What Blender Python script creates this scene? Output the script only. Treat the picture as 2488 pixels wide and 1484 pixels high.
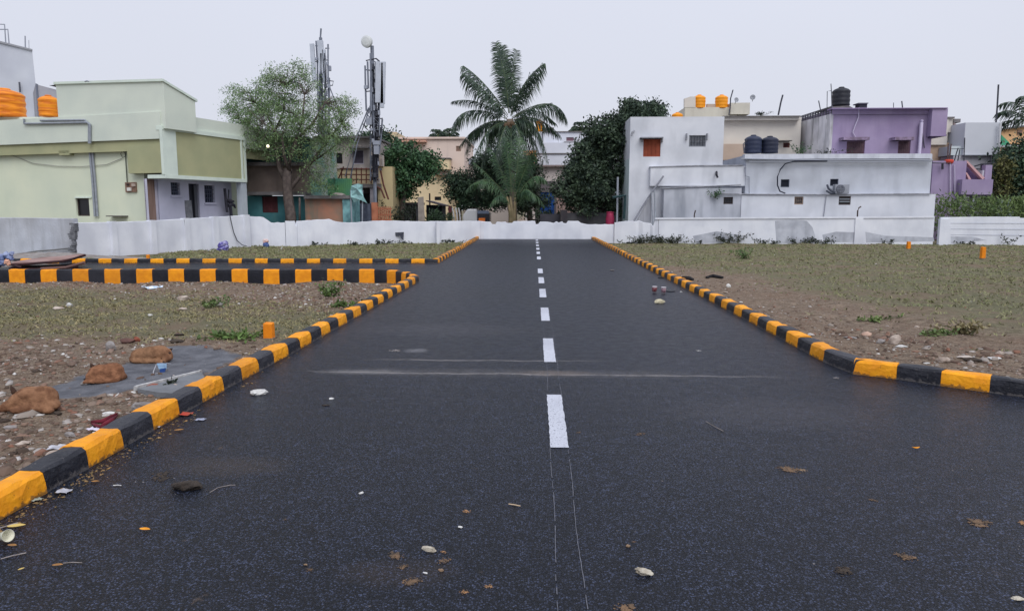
import bpy, bmesh, math, random
import numpy as np
from mathutils import Vector, Matrix
random.seed(7); RNG = np.random.default_rng(11)
SC = bpy.context.scene
for o in list(bpy.data.objects): bpy.data.objects.remove(o)
C = SC.collection
rad = math.radians
# ---------------------------------------------------------------- camera
FPX = 1750.0; PITCH = math.atan(234/FPX); YAW = math.atan(56/FPX*math.cos(PITCH))
CH = 1.6
cam = bpy.data.objects.new("camera", bpy.data.cameras.new("camera")); C.objects.link(cam)
cam.location = (0, 0, CH); cam.rotation_euler = (math.pi/2-PITCH, 0, YAW)
cam.data.sensor_width = 36; cam.data.lens = FPX/2488*36; cam.data.clip_start = .05; cam.data.clip_end = 3000
SC.camera = cam
# ---------------------------------------------------------------- sky, sun, exposure
W = bpy.data.worlds.new("World"); SC.world = W; W.use_nodes = True
nt = W.node_tree; nt.nodes.clear()
out = nt.nodes.new("ShaderNodeOutputWorld"); bg = nt.nodes.new("ShaderNodeBackground")
sky = nt.nodes.new("ShaderNodeTexSky"); sky.sky_type = 'NISHITA'; sky.sun_disc = False
SUN_EL, SUN_AZ = rad(50), rad(158)
sky.sun_elevation = SUN_EL; sky.sun_rotation = SUN_AZ; sky.dust_density = 4; sky.air_density = 1.2
tc = nt.nodes.new("ShaderNodeTexCoord"); sx = nt.nodes.new("ShaderNodeSeparateXYZ")
ramp = nt.nodes.new("ShaderNodeValToRGB")
e = ramp.color_ramp.elements
e[0].position = 0.0; e[0].color = (.64, .66, .745, 1)
e[1].position = .45; e[1].color = (.73, .76, .875, 1)
cn = nt.nodes.new("ShaderNodeTexNoise"); cn.inputs['Scale'].default_value = 1.3; cn.inputs['Detail'].default_value = 3
cm = nt.nodes.new("ShaderNodeMapRange"); cm.inputs['To Min'].default_value = 9.3; cm.inputs['To Max'].default_value = 10.7
sc = nt.nodes.new("ShaderNodeVectorMath"); sc.operation = 'SCALE'
mix = nt.nodes.new("ShaderNodeMix"); mix.data_type = 'RGBA'; mix.inputs[0].default_value = .93
L = nt.links.new
L(tc.outputs['Generated'], sx.inputs[0]); L(sx.outputs['Z'], ramp.inputs[0])
L(tc.outputs['Generated'], cn.inputs['Vector']); L(cn.outputs[0], cm.inputs['Value'])
L(ramp.outputs[0], sc.inputs[0]); L(cm.outputs[0], sc.inputs['Scale'])
L(sky.outputs[0], mix.inputs[6]); L(sc.outputs[0], mix.inputs[7]); L(mix.outputs[2], bg.inputs[0])
bg.inputs[1].default_value = .1; L(bg.outputs[0], out.inputs[0])
sun = bpy.data.objects.new("sun", bpy.data.lights.new("sun", 'SUN')); C.objects.link(sun)
sun.data.energy = 1.7; sun.data.angle = rad(45); sun.data.color = (1, .985, .96)
# from behind the camera, a little to the right
sun.rotation_euler = (math.pi/2-SUN_EL, 0, rad(22))
SC.view_settings.view_transform = 'Standard'; SC.view_settings.look = 'None'
SC.view_settings.exposure = 0.12; SC.view_settings.gamma = 1
# ---------------------------------------------------------------- pixel <-> world (2488 x 1484 view of the photo)
_F = np.array([-math.sin(YAW)*math.cos(PITCH), math.cos(YAW)*math.cos(PITCH), -math.sin(PITCH)])
_R = np.array([math.cos(YAW), math.sin(YAW), 0]); _U = np.cross(_R, _F); CAM = np.array([0, 0, CH])
def ray(x, y): return _F*FPX+_R*(x-1244)+_U*(742-y)
FR = None                            # current building frame (origin, x axis, y axis) or None for the world
def P(x, y, Y):
    d = ray(x, y)
    if FR is None: return CAM+d*(Y/d[1])
    o, ex, ey = FR; h = CAM+d*(np.dot(o+ey*Y-CAM, ey)/np.dot(d, ey))
    return np.array([np.dot(h-o, ex), Y, h[2]])
def set_frame(origin=None, ang=0):
    global FR
    FR = None if origin is None else (np.array([origin[0], origin[1], 0.]), np.array([math.cos(ang), math.sin(ang), 0]), np.array([-math.sin(ang), math.cos(ang), 0]))
def G(x, y, z=0.): d = ray(x, y); return CAM+d*((z-CH)/d[2])
def PL(x, y, p0, n): d = ray(x, y); n = np.array(n); return CAM+d*(np.dot(np.array(p0)-CAM, n)/np.dot(d, n))
# ---------------------------------------------------------------- materials
def lin(c): return tuple(((v/255)/12.92 if v/255 <= .04045 else ((v/255+.055)/1.055)**2.4) for v in c[:3])+(1,)
MATS = {}
def M(name, c1, c2=None, scale=1.5, rough=.85, bump=0., bscale=25, streak=None, samt=.5, sscale=3., grime=None, gamt=.4, spec=.3,
      island=0., metal=0., stretch=(1, 1, 1), lo=.35, hi=.65, sz=.12, slo=.5, shi=.75, chip=None):
    if name in MATS: return MATS[name]
    m = bpy.data.materials.new(name); m.use_nodes = True; t = m.node_tree; b = t.nodes['Principled BSDF']; K = t.links.new
    b.inputs['Roughness'].default_value = rough; b.inputs['Specular IOR Level'].default_value = spec; b.inputs['Metallic'].default_value = metal
    geo = t.nodes.new('ShaderNodeNewGeometry'); MATS[name] = m
    def noise(sc_, det, st=(1, 1, 1)):
        mp = t.nodes.new('ShaderNodeVectorMath'); mp.operation = 'MULTIPLY'; mp.inputs[1].default_value = st
        K(geo.outputs['Position'], mp.inputs[0]); n = t.nodes.new('ShaderNodeTexNoise')
        n.inputs['Scale'].default_value = sc_; n.inputs['Detail'].default_value = det; K(mp.outputs[0], n.inputs['Vector']); return n.outputs[0]
    def mr(s, a, b_, c=0., d=1.):
        n = t.nodes.new('ShaderNodeMapRange'); n.inputs[1].default_value = a; n.inputs[2].default_value = b_
        n.inputs[3].default_value = c; n.inputs[4].default_value = d; K(s, n.inputs[0]); return n.outputs[0]
    def mx(f, a, b_):
        n = t.nodes.new('ShaderNodeMix'); n.data_type = 'RGBA'
        if isinstance(f, float): n.inputs[0].default_value = f
        else: K(f, n.inputs[0])
        for s, v in ((6, a), (7, b_)):
            if isinstance(v, tuple): n.inputs[s].default_value = v
            else: K(v, n.inputs[s])
        return n.outputs[2]
    col = lin(c1)
    if c2: col = mx(mr(noise(scale, 5, stretch), lo, hi), col, lin(c2))
    if island: col = mx(mr(geo.outputs['Random Per Island'], 0., 1., 0., island), col, lin(c2 or c1)) if c2 is None else mx(mr(geo.outputs['Random Per Island'], .0, 1., 0., island), col, lin(c2))
    if streak: col = mx(mr(noise(sscale, 6, (1, 1, sz)), slo, shi, 0., samt), col, lin(streak))
    if grime: col = mx(mr(noise(.55, 8), .48, .7, 0., gamt), col, lin(grime))
    if chip:      # worn paint and splashed dirt along the foot
        sp = t.nodes.new('ShaderNodeSeparateXYZ'); K(geo.outputs['Position'], sp.inputs[0]); ad = t.nodes.new('ShaderNodeMath'); ad.operation = 'MULTIPLY_ADD'; ad.inputs[1].default_value = -.11
        K(noise(26, 5), ad.inputs[0]); K(sp.outputs[2], ad.inputs[2]); mm_ = t.nodes.new('ShaderNodeMath'); mm_.operation = 'MULTIPLY'; K(mr(ad.outputs[0], -.045, -.03, .8, 0.), mm_.inputs[0]); K(mr(sp.outputs[2], -.035, -.02, 0., 1.), mm_.inputs[1])
        col = mx(mm_.outputs[0], col, lin(chip))
        col = mx(mr(noise(55, 4), .66, .7, 0., .7), col, lin(chip))
    if isinstance(col, tuple): b.inputs['Base Color'].default_value = col
    else: K(col, b.inputs['Base Color'])
    if bump:
        bn = t.nodes.new('ShaderNodeBump'); bn.inputs['Strength'].default_value = bump; bn.inputs['Distance'].default_value = .02
        K(noise(bscale, 6), bn.inputs['Height']); K(bn.outputs[0], b.inputs['Normal'])
    return m
# ---------------------------------------------------------------- mesh builder and object helpers
class MB:
    def __init__(s): s.v = []; s.f = []
    def add(s, vs, fs):
        n = len(s.v); s.v += [tuple(map(float, p)) for p in vs]; s.f += [tuple(i+n for i in f) for f in fs]; return s
    def box(s, x0, x1, y0, y1, z0, z1):
        if x0 > x1: x0, x1 = x1, x0
        if y0 > y1: y0, y1 = y1, y0
        if z0 > z1: z0, z1 = z1, z0
        return s.add([(x0,y0,z0),(x1,y0,z0),(x1,y1,z0),(x0,y1,z0),(x0,y0,z1),(x1,y0,z1),(x1,y1,z1),(x0,y1,z1)],
                     [(0,3,2,1),(4,5,6,7),(0,1,5,4),(1,2,6,5),(2,3,7,6),(3,0,4,7)])
    def prism(s, poly, vec):
        n = len(poly); a = [np.array(p, float) for p in poly]; b = [p+np.array(vec) for p in a]
        return s.add(a+b, [tuple(range(n))[::-1], tuple(range(n, 2*n))]+[(i, (i+1) % n, (i+1) % n+n, i+n) for i in range(n)])
    def tube(s, pts, r, n=6, cap=True):
        pts = [np.array(p, float) for p in pts]; m = len(pts); rs = r if hasattr(r, '__len__') else [r]*m
        vs = []
        for i, p in enumerate(pts):
            t = pts[min(i+1, m-1)]-pts[max(i-1, 0)]; t = t/(np.linalg.norm(t)+1e-9)
            a = np.cross(t, (0, 0, 1)) if abs(t[2]) < .95 else np.cross(t, (1, 0, 0)); a /= np.linalg.norm(a); b = np.cross(t, a)
            vs += [p+rs[i]*(a*math.cos(2*math.pi*k/n)+b*math.sin(2*math.pi*k/n)) for k in range(n)]
        fs = [(i*n+k, i*n+(k+1) % n, (i+1)*n+(k+1) % n, (i+1)*n+k) for i in range(m-1) for k in range(n)]
        if cap: fs += [tuple(range(n))[::-1], tuple(range((m-1)*n, m*n))]
        return s.add(vs, fs)
    def lathe(s, c, prof, n=20):
        c = np.array(c, float); vs = [c+np.array([r*math.cos(2*math.pi*k/n), r*math.sin(2*math.pi*k/n), z]) for r, z in prof for k in range(n)]
        m = len(prof); fs = [(i*n+k, i*n+(k+1) % n, (i+1)*n+(k+1) % n, (i+1)*n+k) for i in range(m-1) for k in range(n)]
        fs += [tuple(range(n))[::-1], tuple(range((m-1)*n, m*n))]
        return s.add(vs, fs)
    def jit(s, a, seed=0):
        r = np.random.default_rng(seed); s.v = [tuple(np.array(p)+r.uniform(-a, a, 3)) for p in s.v]; return s
ORG = {}
def tag(o, label=None, cat=None, group=None, kind=None):
    if label: o['label'] = label
    if cat: o['category'] = cat
    if group: o['group'] = group
    if kind: o['kind'] = kind
    return o
def thing(name, loc, label, cat, group=None):
    o = bpy.data.objects.new(name, None); C.objects.link(o); o.location = tuple(map(float, loc)); o.empty_display_size = .2
    ORG[o.name] = np.array(loc, float); return tag(o, label, cat, group)
def mkmesh(name, vs, fs, m, smooth=False):
    me = bpy.data.meshes.new(name); me.from_pydata(vs, [], fs); me.update()
    me.materials.append(m)
    if smooth: me.polygons.foreach_set('use_smooth', [True]*len(me.polygons))
    return me
def build(mb, name, m, parent=None, label=None, cat=None, group=None, kind=None, smooth=False, bevel=0, origin=None):
    v = np.array(mb.v)
    if FR is not None: v = FR[0]+v[:, :1]*FR[1]+v[:, 1:2]*FR[2]+v[:, 2:]*np.array([0, 0, 1.])
    if parent is not None: org = ORG[parent.name]
    elif origin is not None: org = np.array(origin, float)
    else: org = np.array([(v[:, 0].min()+v[:, 0].max())/2, (v[:, 1].min()+v[:, 1].max())/2, v[:, 2].min()])
    me = mkmesh(name, (v-org).tolist(), mb.f, m, smooth)
    o = bpy.data.objects.new(name, me); C.objects.link(o); ORG[o.name] = org
    if parent is not None: o.parent = parent
    else: o.location = tuple(org)
    if bevel:
        bv = o.modifiers.new('b', 'BEVEL'); bv.width = bevel; bv.segments = 2; bv.limit_method = 'ANGLE'
    return tag(o, label, cat, group, kind)
def dup(o, loc, rz=None, label=None, scale=None):
    c = o.copy(); C.objects.link(c); c.location = tuple(map(float, loc)); ORG[c.name] = np.array(loc, float)
    if rz is not None: c.rotation_euler[2] = rz
    if scale: c.scale = scale
    if label: c['label'] = label
    for ch in o.children:
        d = ch.copy(); C.objects.link(d); d.parent = c
        for g in ch.children:
            h = g.copy(); C.objects.link(h); h.parent = d
    return c
ONES = "zeroth first second third fourth fifth sixth seventh eighth ninth tenth eleventh twelfth thirteenth fourteenth fifteenth sixteenth seventeenth eighteenth nineteenth".split()
TEN = ['', '', 'twenty', 'thirty', 'forty', 'fifty', 'sixty', 'seventy', 'eighty', 'ninety']
def ordw(n):
    if n < 20: return ONES[n]
    t, u = divmod(n, 10)
    return TEN[t]+'-'+ONES[u] if u else TEN[t][:-1]+'ieth'
def R2(x0, y0, x1, y1, Y):           # pixel rectangle at depth Y -> X0, X1, Z0, Z1
    ym = (y0+y1)/2; xm = (x0+x1)/2
    return P(x0, ym, Y)[0], P(x1, ym, Y)[0], P(xm, y1, Y)[2], P(xm, y0, Y)[2]
def facade(mb, X0, X1, Z0, Z1, Y, T, holes=(), rev=.12):
    xs = sorted({X0, X1, *[min(max(h[i], X0), X1) for h in holes for i in (0, 1)]}); zs = sorted({Z0, Z1, *[min(max(h[i], Z0), Z1) for h in holes for i in (2, 3)]})
    for a, b in zip(xs, xs[1:]):
        for c, d in zip(zs, zs[1:]):
            mx_, mz = (a+b)/2, (c+d)/2
            if any(h[0] < mx_ < h[1] and h[2] < mz < h[3] for h in holes): continue
            mb.add([(a, Y, c), (b, Y, c), (b, Y, d), (a, Y, d)], [(0, 1, 2, 3)])
    for a, b, c, d in holes:
        r = Y+rev
        mb.add([(a,Y,c),(b,Y,c),(b,Y,d),(a,Y,d),(a,r,c),(b,r,c),(b,r,d),(a,r,d)], [(0,4,5,1),(1,5,6,2),(2,6,7,3),(3,7,4,0)])
    B_ = Y+T
    mb.add([(X0,Y,Z0),(X1,Y,Z0),(X1,Y,Z1),(X0,Y,Z1),(X0,B_,Z0),(X1,B_,Z0),(X1,B_,Z1),(X0,B_,Z1)], [(1,5,6,2),(4,0,3,7),(3,2,6,7),(5,4,7,6)])
    return mb
def blk(root, name, m, x0, y0, x1, y1, Y, T, holes=(), label=None, z0=None, **k):
    a, b, c, d = R2(x0, y0, x1, y1, Y)
    if z0 is not None: c = z0
    hs = [R2(*h[:4], Y) for h in holes]
    return build(facade(MB(), a, b, c, d, Y, T, hs), name, m, root, label, **k)
def pbox(x0, y0, x1, y1, Y, T, mb=None):
    a, b, c, d = R2(x0, y0, x1, y1, Y); return (mb or MB()).box(a, b, Y, Y+T, c, d)
def ppoly(pts, Y, T, mb=None):
    return (mb or MB()).prism([P(x, y, Y) for x, y in pts], (0, T, 0))
def ptube(pts, Y, r, mb=None, n=6):
    return (mb or MB()).tube([P(p[0], p[1], p[2] if len(p) > 2 else Y) for p in pts], r, n)
def window(root, x0, y0, x1, y1, Y, kind='shutter', bars=4, name='window', fr=None, pane=None, rev=.1, label=None):
    a, b, c, d = R2(x0, y0, x1, y1, Y); w = .05; y = Y+rev-.05
    m = MB(); m.box(a+.003, a+w, y, y+.04, c+.003, d-.003); m.box(b-w, b-.003, y, y+.04, c+.003, d-.003)
    m.box(a+w, b-w, y+.001, y+.039, c+.003, c+w); m.box(a+w, b-w, y+.001, y+.039, d-w, d-.003)
    f = build(m, name, fr or M('frame_dark', (70, 60, 58)), root, label)
    m = MB()
    if kind == 'shutter':
        n = bars*2; s = (b-a-2*w)/n
        for i in range(n): m.box(a+w+i*s+.008, a+w+(i+1)*s-.008, y+.012, y+.03, c+w, d-w)
        m.box(a, b, y+.045, y+.05, c, d)
    else: m.box(a, b, y+.044, y+.05, c, d)
    build(m, 'pane', pane or M('pane_dark', (22, 24, 32), rough=.3, spec=.5), f)
    if kind == 'grill':
        m = MB()
        for i in range(1, bars+1):
            X = a+(b-a)*i/(bars+1); m.tube([(X, y-.008, c+w), (X, y-.008, d-w)], .012, 5)
        for i in range(1, 3):
            Z = c+(d-c)*i/3; m.tube([(a+w, y-.02, Z), (b-w, y-.02, Z)], .01, 5)
        build(m, 'grille', M('grille', (60, 60, 68)), f)
    return f
# ================================================================ SETTING: ground, roads, markings
KM, KR = -2.84, 3.12                       # kerb centre lines of the main road
KMP = [(0, -2.86), (6, -2.85), (8, -2.80), (15.85, -2.66), (16.2, -2.76), (16.7, -2.94), (17.15, -3.19), (17.5, -3.5), (17.7, -4.0), (21, -4.0), (21.3, -2.95), (39, -3.12)]
def km(y): return np.interp(y, [p[0] for p in KMP], [p[1] for p in KMP])
S0, S1 = 17.45, 21.4                       # side street on the left
BEND = [(3.12, 7.0), (3.46, 6.78), (3.74, 6.52), (4.2, 6.16), (5.5, 5.2), (6.6, 4.7), (9, 4.3), (14, 4.2)]
def bendy(x):
    return np.interp(x, [p[0] for p in BEND], [p[1] for p in BEND])
def sst(a, b, v): t = np.clip((v-a)/(b-a), 0, 1); return t*t*(3-2*t)
def wob(x, y):
    return .02*np.sin(x*1.7+y*.9)+.015*np.sin(x*3.1-y*2.3+1)+.012*np.sin(y*4.4+x*2.2)+.008*np.sin(x*7.7+2.)*np.sin(y*6.9)
def is_road(x, y):
    main = (x > km(y)) & (x < KR) & (y < 38.9)
    # rounded inner corner at the near side street
    side = (x <= -2.6) & (y > np.interp(x, [-16, -3.9], [17.18, 17.54])) & (y < np.interp(x, [-16, -3], [21.05, 21.37])) & (x > -16.6)
    right = (x >= KR) & (y < bendy(x)+.1)
    return main | side | right
def gz(x, y):
    x = np.asarray(x, float); y = np.asarray(y, float)
    ln = .05-.235*sst(8.5, 16.2, y)+.3*np.zeros_like(x)
    lf = .04-.24*sst(21.5, 24, y)
    rt = .04-.24*sst(9, 28, y)
    z = np.where(x > 0, rt, np.where(y < 19.5, ln, lf))
    z = z+wob(x, y)*sst(0., .8, np.minimum(np.abs(x-km(y)), np.abs(x-KR)))
    z = np.where((y > 39.3), -.2, z)
    return np.where(is_road(x, y), -.07, z)
def H(x, y): return float(gz(x, y))
def inpoly(x, y, poly):
    r = np.zeros(np.shape(x), bool); n = len(poly)
    for i in range(n):
        (x0, y0), (x1, y1) = poly[i], poly[(i+1) % n]
        r ^= ((y0 > y) != (y1 > y)) & (x < (x1-x0)*(y-y0)/(y1-y0+1e-12)+x0)
    return r
CEM = [tuple(G(a, b, .03)[:2]) for a, b in [(95, 940), (150, 925), (205, 905), (300, 888), (318, 862), (400, 850), (470, 850), (560, 862), (600, 870), (545, 898), (480, 935), (440, 948), (380, 942), (330, 955), (240, 962), (160, 972), (100, 962)]]
def build_ground():
    xs = np.concatenate([np.array([-600, -250, -120, -70, -45, -32, -25, -20]), np.arange(-17.2, 26.4, .12), np.array([28, 31, 36, 45, 60, 90, 150, 300, 600])])
    ys = np.concatenate([np.array([-80, -30, -10, -3, 0, 1]), np.arange(1.8, 39.4, .12), np.array([40, 42, 46, 52, 60, 75, 100, 150, 250, 500, 900])])
    X, Y = np.meshgrid(xs, ys); Z = gz(X, Y); n, k = X.shape
    v = np.stack([X.ravel(), Y.ravel(), Z.ravel()], 1)
    idx = np.arange(n*k).reshape(n, k)
    q = np.stack([idx[:-1, :-1].ravel(), idx[:-1, 1:].ravel(), idx[1:, 1:].ravel(), idx[1:, :-1].ravel()], 1)
    me = bpy.data.meshes.new('ground'); me.from_pydata(v.tolist(), [], q.tolist()); me.update()
    me.polygons.foreach_set('use_smooth', [True]*len(me.polygons))
    cem = inpoly(v[:, 0], v[:, 1], CEM).astype(float)
    cem2 = cem.reshape(n, k).copy()
    for _ in range(2): cem2[1:-1, 1:-1] = (cem2[1:-1, 1:-1]+cem2[:-2, 1:-1]+cem2[2:, 1:-1]+cem2[1:-1, :-2]+cem2[1:-1, 2:])/5
    gra = grass_density(v[:, 0], v[:, 1])
    for nm, arr in (('cem', cem2.ravel()), ('gra', gra)):
        at = me.attributes.new(nm, 'FLOAT', 'POINT'); at.data.foreach_set('value', arr.astype(np.float32))
    m = bpy.data.materials.new('soil'); m.use_nodes = True; t = m.node_tree; b = t.nodes['Principled BSDF']; K = t.links.new
    b.inputs['Roughness'].default_value = .95; b.inputs['Specular IOR Level'].default_value = .15
    geo = t.nodes.new('ShaderNodeNewGeometry')
    def N(s, d, r=.6):
        q_ = t.nodes.new('ShaderNodeTexNoise'); q_.inputs['Scale'].default_value = s; q_.inputs['Detail'].default_value = d; q_.inputs['Roughness'].default_value = r
        K(geo.outputs['Position'], q_.inputs['Vector']); return q_.outputs[0]
    def MR(s, a, b_, c=0., d=1.):
        q_ = t.nodes.new('ShaderNodeMapRange'); q_.inputs[1].default_value = a; q_.inputs[2].default_value = b_; q_.inputs[3].default_value = c; q_.inputs[4].default_value = d
        K(s, q_.inputs[0]); return q_.outputs[0]
    def MX(f, a, b_):
        q_ = t.nodes.new('ShaderNodeMix'); q_.data_type = 'RGBA'; K(f, q_.inputs[0])
        for s, vv in ((6, a), (7, b_)):
            if isinstance(vv, tuple): q_.inputs[s].default_value = vv
            else: K(vv, q_.inputs[s])
        return q_.outputs[2]
    def MA(op, a, b_):
        q_ = t.nodes.new('ShaderNodeMath'); q_.operation = op
        for s, vv in ((0, a), (1, b_)):
            if isinstance(vv, float): q_.inputs[s].default_value = vv
            else: K(vv, q_.inputs[s])
        return q_.outputs[0]
    def AT(nm): q_ = t.nodes.new('ShaderNodeAttribute'); q_.attribute_name = nm; return q_.outputs['Fac']
    col = MX(MR(N(9, 8), .35, .65), lin((96, 82, 71)), lin((146, 129, 112)))
    col = MX(MR(N(1.1, 5), .45, .7, 0, .6), col, lin((118, 96, 80)))
    col = MX(MR(N(45, 5), .54, .66, 0, .6), col, lin((176, 164, 152)))
    col = MX(MR(N(30, 6, .75), .56, .64, 0, .7), col, lin((70, 60, 54)))
    g = MX(MR(N(14, 6), .35, .65), lin((80, 89, 64)), lin((124, 120, 95)))
    g = MX(MR(N(.55, 7, .7), .46, .6), g, lin((118, 105, 88)))
    gm = MR(MA('ADD', MA('MULTIPLY', AT('gra'), 1.0), MA('SUBTRACT', N(3.5, 8, .7), .5)), .34, .7, 0, .8)
    col = MX(gm, col, g)
    cc = MX(MR(N(6, 8), .35, .65), lin((92, 94, 101)), lin((122, 124, 131)))
    cmk = MR(MA('ADD', AT('cem'), MA('MULTIPLY', MA('SUBTRACT', N(7, 5), .5), 1.2)), .4, .6)
    col = MX(MR(N(22, 7, .8), .55, .66, 0, .55), col, lin((66, 62, 48)))
    col = MX(MR(N(37, 5, .75), .58, .66, 0, .5), col, lin((168, 158, 140)))
    col = MX(cmk, col, cc)
    K(col, b.inputs['Base Color'])
    bn = t.nodes.new('ShaderNodeBump'); bn.inputs['Strength'].default_value = .9; bn.inputs['Distance'].default_value = .05
    K(MA('ADD', N(12, 8, .7), MA('MULTIPLY', N(60, 4), .5)), bn.inputs['Height']); K(bn.outputs[0], b.inputs['Normal'])
    me.materials.append(m)
    o = bpy.data.objects.new('ground', me); C.objects.link(o); tag(o, kind='structure'); return o
def n2(x, y, s=1., k=0):
    return .5+.25*(np.sin(x*1.3*s+k+1.7*np.sin(y*.9*s+k))+np.sin(y*1.7*s-k*2+1.3*np.sin(x*1.1*s+2*k)))
def grass_density(x, y):
    d = np.zeros_like(x)
    r = (x > 3.2)
    # right plot: grass thick away from the kerb, bare strip beside it
    dr = sst(.8, 3.8, (x-3.2)+.06*(y-7))*(.55+.45*n2(x, y, .5, 1))*sst(6.5, 11, y+.35*(x-4))
    dr = np.maximum(dr, .95*sst(20, 24, y))
    d = np.where(r, dr, d)
    ln = (x < -2.9) & (y < 17.6)
    dl = sst(7.6, 9.6, y+.06*(x+9))*(1-.75*sst(10.8, 13.5, y+.45*(x+3)))*(.75+.25*n2(x, y, .8, 3))
    dl = np.maximum(dl, .7*sst(3, 6, -x-2)*sst(8.4, 10, y)*(1-.9*sst(14.5, 16.5, y)))
    d = np.where(ln, dl, d)
    d = np.where((x < -2.9) & (y > 21.4), .9, d)
    return np.clip(d, 0, 1)
build_ground()
def asphalt():
    m = bpy.data.materials.new('asphalt'); m.use_nodes = True; t = m.node_tree; b = t.nodes['Principled BSDF']; K = t.links.new
    b.inputs['Specular IOR Level'].default_value = .27; b.inputs['Specular Tint'].default_value = (.8, .88, 1, 1)
    geo = t.nodes.new('ShaderNodeNewGeometry'); sep = t.nodes.new('ShaderNodeSeparateXYZ'); K(geo.outputs['Position'], sep.inputs[0])
    def N(s, d, r=.6, st=None):
        src = geo.outputs['Position']
        if st:
            mp = t.nodes.new('ShaderNodeVectorMath'); mp.operation = 'MULTIPLY'; mp.inputs[1].default_value = st; K(src, mp.inputs[0]); src = mp.outputs[0]
        q_ = t.nodes.new('ShaderNodeTexNoise'); q_.inputs['Scale'].default_value = s; q_.inputs['Detail'].default_value = d; q_.inputs['Roughness'].default_value = r
        K(src, q_.inputs['Vector']); return q_.outputs[0]
    def MR(s, a, b_, c=0., d=1.):
        q_ = t.nodes.new('ShaderNodeMapRange'); q_.inputs[1].default_value = a; q_.inputs[2].default_value = b_; q_.inputs[3].default_value = c; q_.inputs[4].default_value = d
        K(s, q_.inputs[0]); return q_.outputs[0]
    def MX(f, a, b_):
        q_ = t.nodes.new('ShaderNodeMix'); q_.data_type = 'RGBA'; K(f, q_.inputs[0])
        for s, vv in ((6, a), (7, b_)):
            if isinstance(vv, tuple): q_.inputs[s].default_value = vv
            else: K(vv, q_.inputs[s])
        return q_.outputs[2]
    def MA(op, a, b_):
        q_ = t.nodes.new('ShaderNodeMath'); q_.operation = op
        for s, vv in ((0, a), (1, b_)):
            if isinstance(vv, (float, int)): q_.inputs[s].default_value = vv
            else: K(vv, q_.inputs[s])
        return q_.outputs[0]
    vor = t.nodes.new('ShaderNodeTexVoronoi'); vor.inputs['Scale'].default_value = 100; K(geo.outputs['Position'], vor.inputs['Vector'])
    sepc = t.nodes.new('ShaderNodeSeparateColor'); K(vor.outputs['Color'], sepc.inputs[0])
    grain = MA('MULTIPLY', MR(sepc.outputs[0], .25, 1, .06, 1.15), MR(vor.outputs['Distance'], .15, .62, 1, 0))
    grain = MA('MULTIPLY', grain, MR(N(26, 7, .8), .38, .62, .35, 1.5))
    grain = MA('MULTIPLY', grain, MR(N(9, 9, .85), .36, .64, .45, 1.45))
    col = MX(grain, lin((3, 4, 12)), lin((84, 94, 124)))
    col = MX(MR(N(.5, 5), .4, .7, 0, .4), col, lin((20, 21, 29)))
    col = MX(MR(N(2.2, 6), .52, .75, 0, .45), col, lin((14, 15, 21)))
    # brownish dust spread unevenly
    col = MX(MR(N(1.3, 9, .7), .6, .85, 0, .25), col, lin((48, 47, 54)))
    # thin dusty runs across the road where water dried
    X, Y = sep.outputs[0], sep.outputs[1]
    wig = MA('MULTIPLY', MA('SUBTRACT', N(1.4, 4), .5), .22)
    def line(y0, sl, x0, x1, w, amt):
        yy = MA('ADD', MA('ADD', Y, MA('MULTIPLY', X, sl)), wig)
        d_ = MA('ABSOLUTE', MA('SUBTRACT', yy, y0), 0.)
        a = MR(d_, w*.2, w, amt, 0); e1 = MR(X, x0-.5, x0+.2); e2 = MR(X, x1-.2, x1+.6, 1, 0)
        br = MR(N(7, 6, .7), .32, .6, .25, 1)
        return MA('MULTIPLY', MA('MULTIPLY', a, e1), MA('MULTIPLY', e2, br))
    tan = lin((158, 152, 150))
    col = MX(line(6.9, .023, -1.9, 1.9, .035, .55), col, tan)
    col = MX(line(6.94, .023, -1.7, 1.2, .22, .14), col, tan)
    col = MX(line(7.53, 0., -1.4, .2, .045, .45), col, tan)
    def spot(x0, y0, rx, ry, c_, amt):
        u = MA('MULTIPLY', MA('SUBTRACT', X, x0), 1/rx); v = MA('MULTIPLY', MA('SUBTRACT', Y, y0), 1/ry); rr = MA('ADD', MA('MULTIPLY', u, u), MA('MULTIPLY', v, v))
        return MX(MA('MULTIPLY', MR(MA('ADD', rr, MA('MULTIPLY', MA('SUBTRACT', N(11, 6, .7), .5), 2.2)), .1, 1.1, amt, 0), MR(N(40, 3), .3, .6, .4, 1)), col, lin(c_))
    col = spot(.2, 6.95, .38, .13, (138, 122, 110), .38); col = spot(-1.35, 8.05, .16, .12, (150, 150, 156), .45); col = spot(-1.7, 6.95, .5, .12, (150, 148, 150), .35)
    col = spot(-.6, 3.0, .3, .14, (84, 70, 62), .22); col = spot(-1.9, 4.3, .4, .2, (74, 64, 58), .4); col = spot(-1.2, 9.5, 1.3, .6, (82, 80, 86), .25); col = spot(1.9, 5.6, .9, .5, (78, 76, 82), .3)
    # mud stains near the bottom
    col = MX(MR(MA('MULTIPLY', MR(N(3.1, 3), .6, .72), MR(N(22, 6, .7), .5, .6)), .3, 1, 0, .4), col, lin((104, 88, 76)))
    K(col, b.inputs['Base Color'])
    K(MR(N(8, 4), .3, .7, .32, .46), b.inputs['Roughness'])
    bn = t.nodes.new('ShaderNodeBump'); bn.inputs['Strength'].default_value = .8; bn.inputs['Distance'].default_value = .008
    K(MA('ADD', vor.outputs['Distance'], MA('MULTIPLY', N(140, 3), 1.6)), bn.inputs['Height']); K(bn.outputs[0], b.inputs['Normal'])
    return m
ASP = asphalt()
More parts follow.
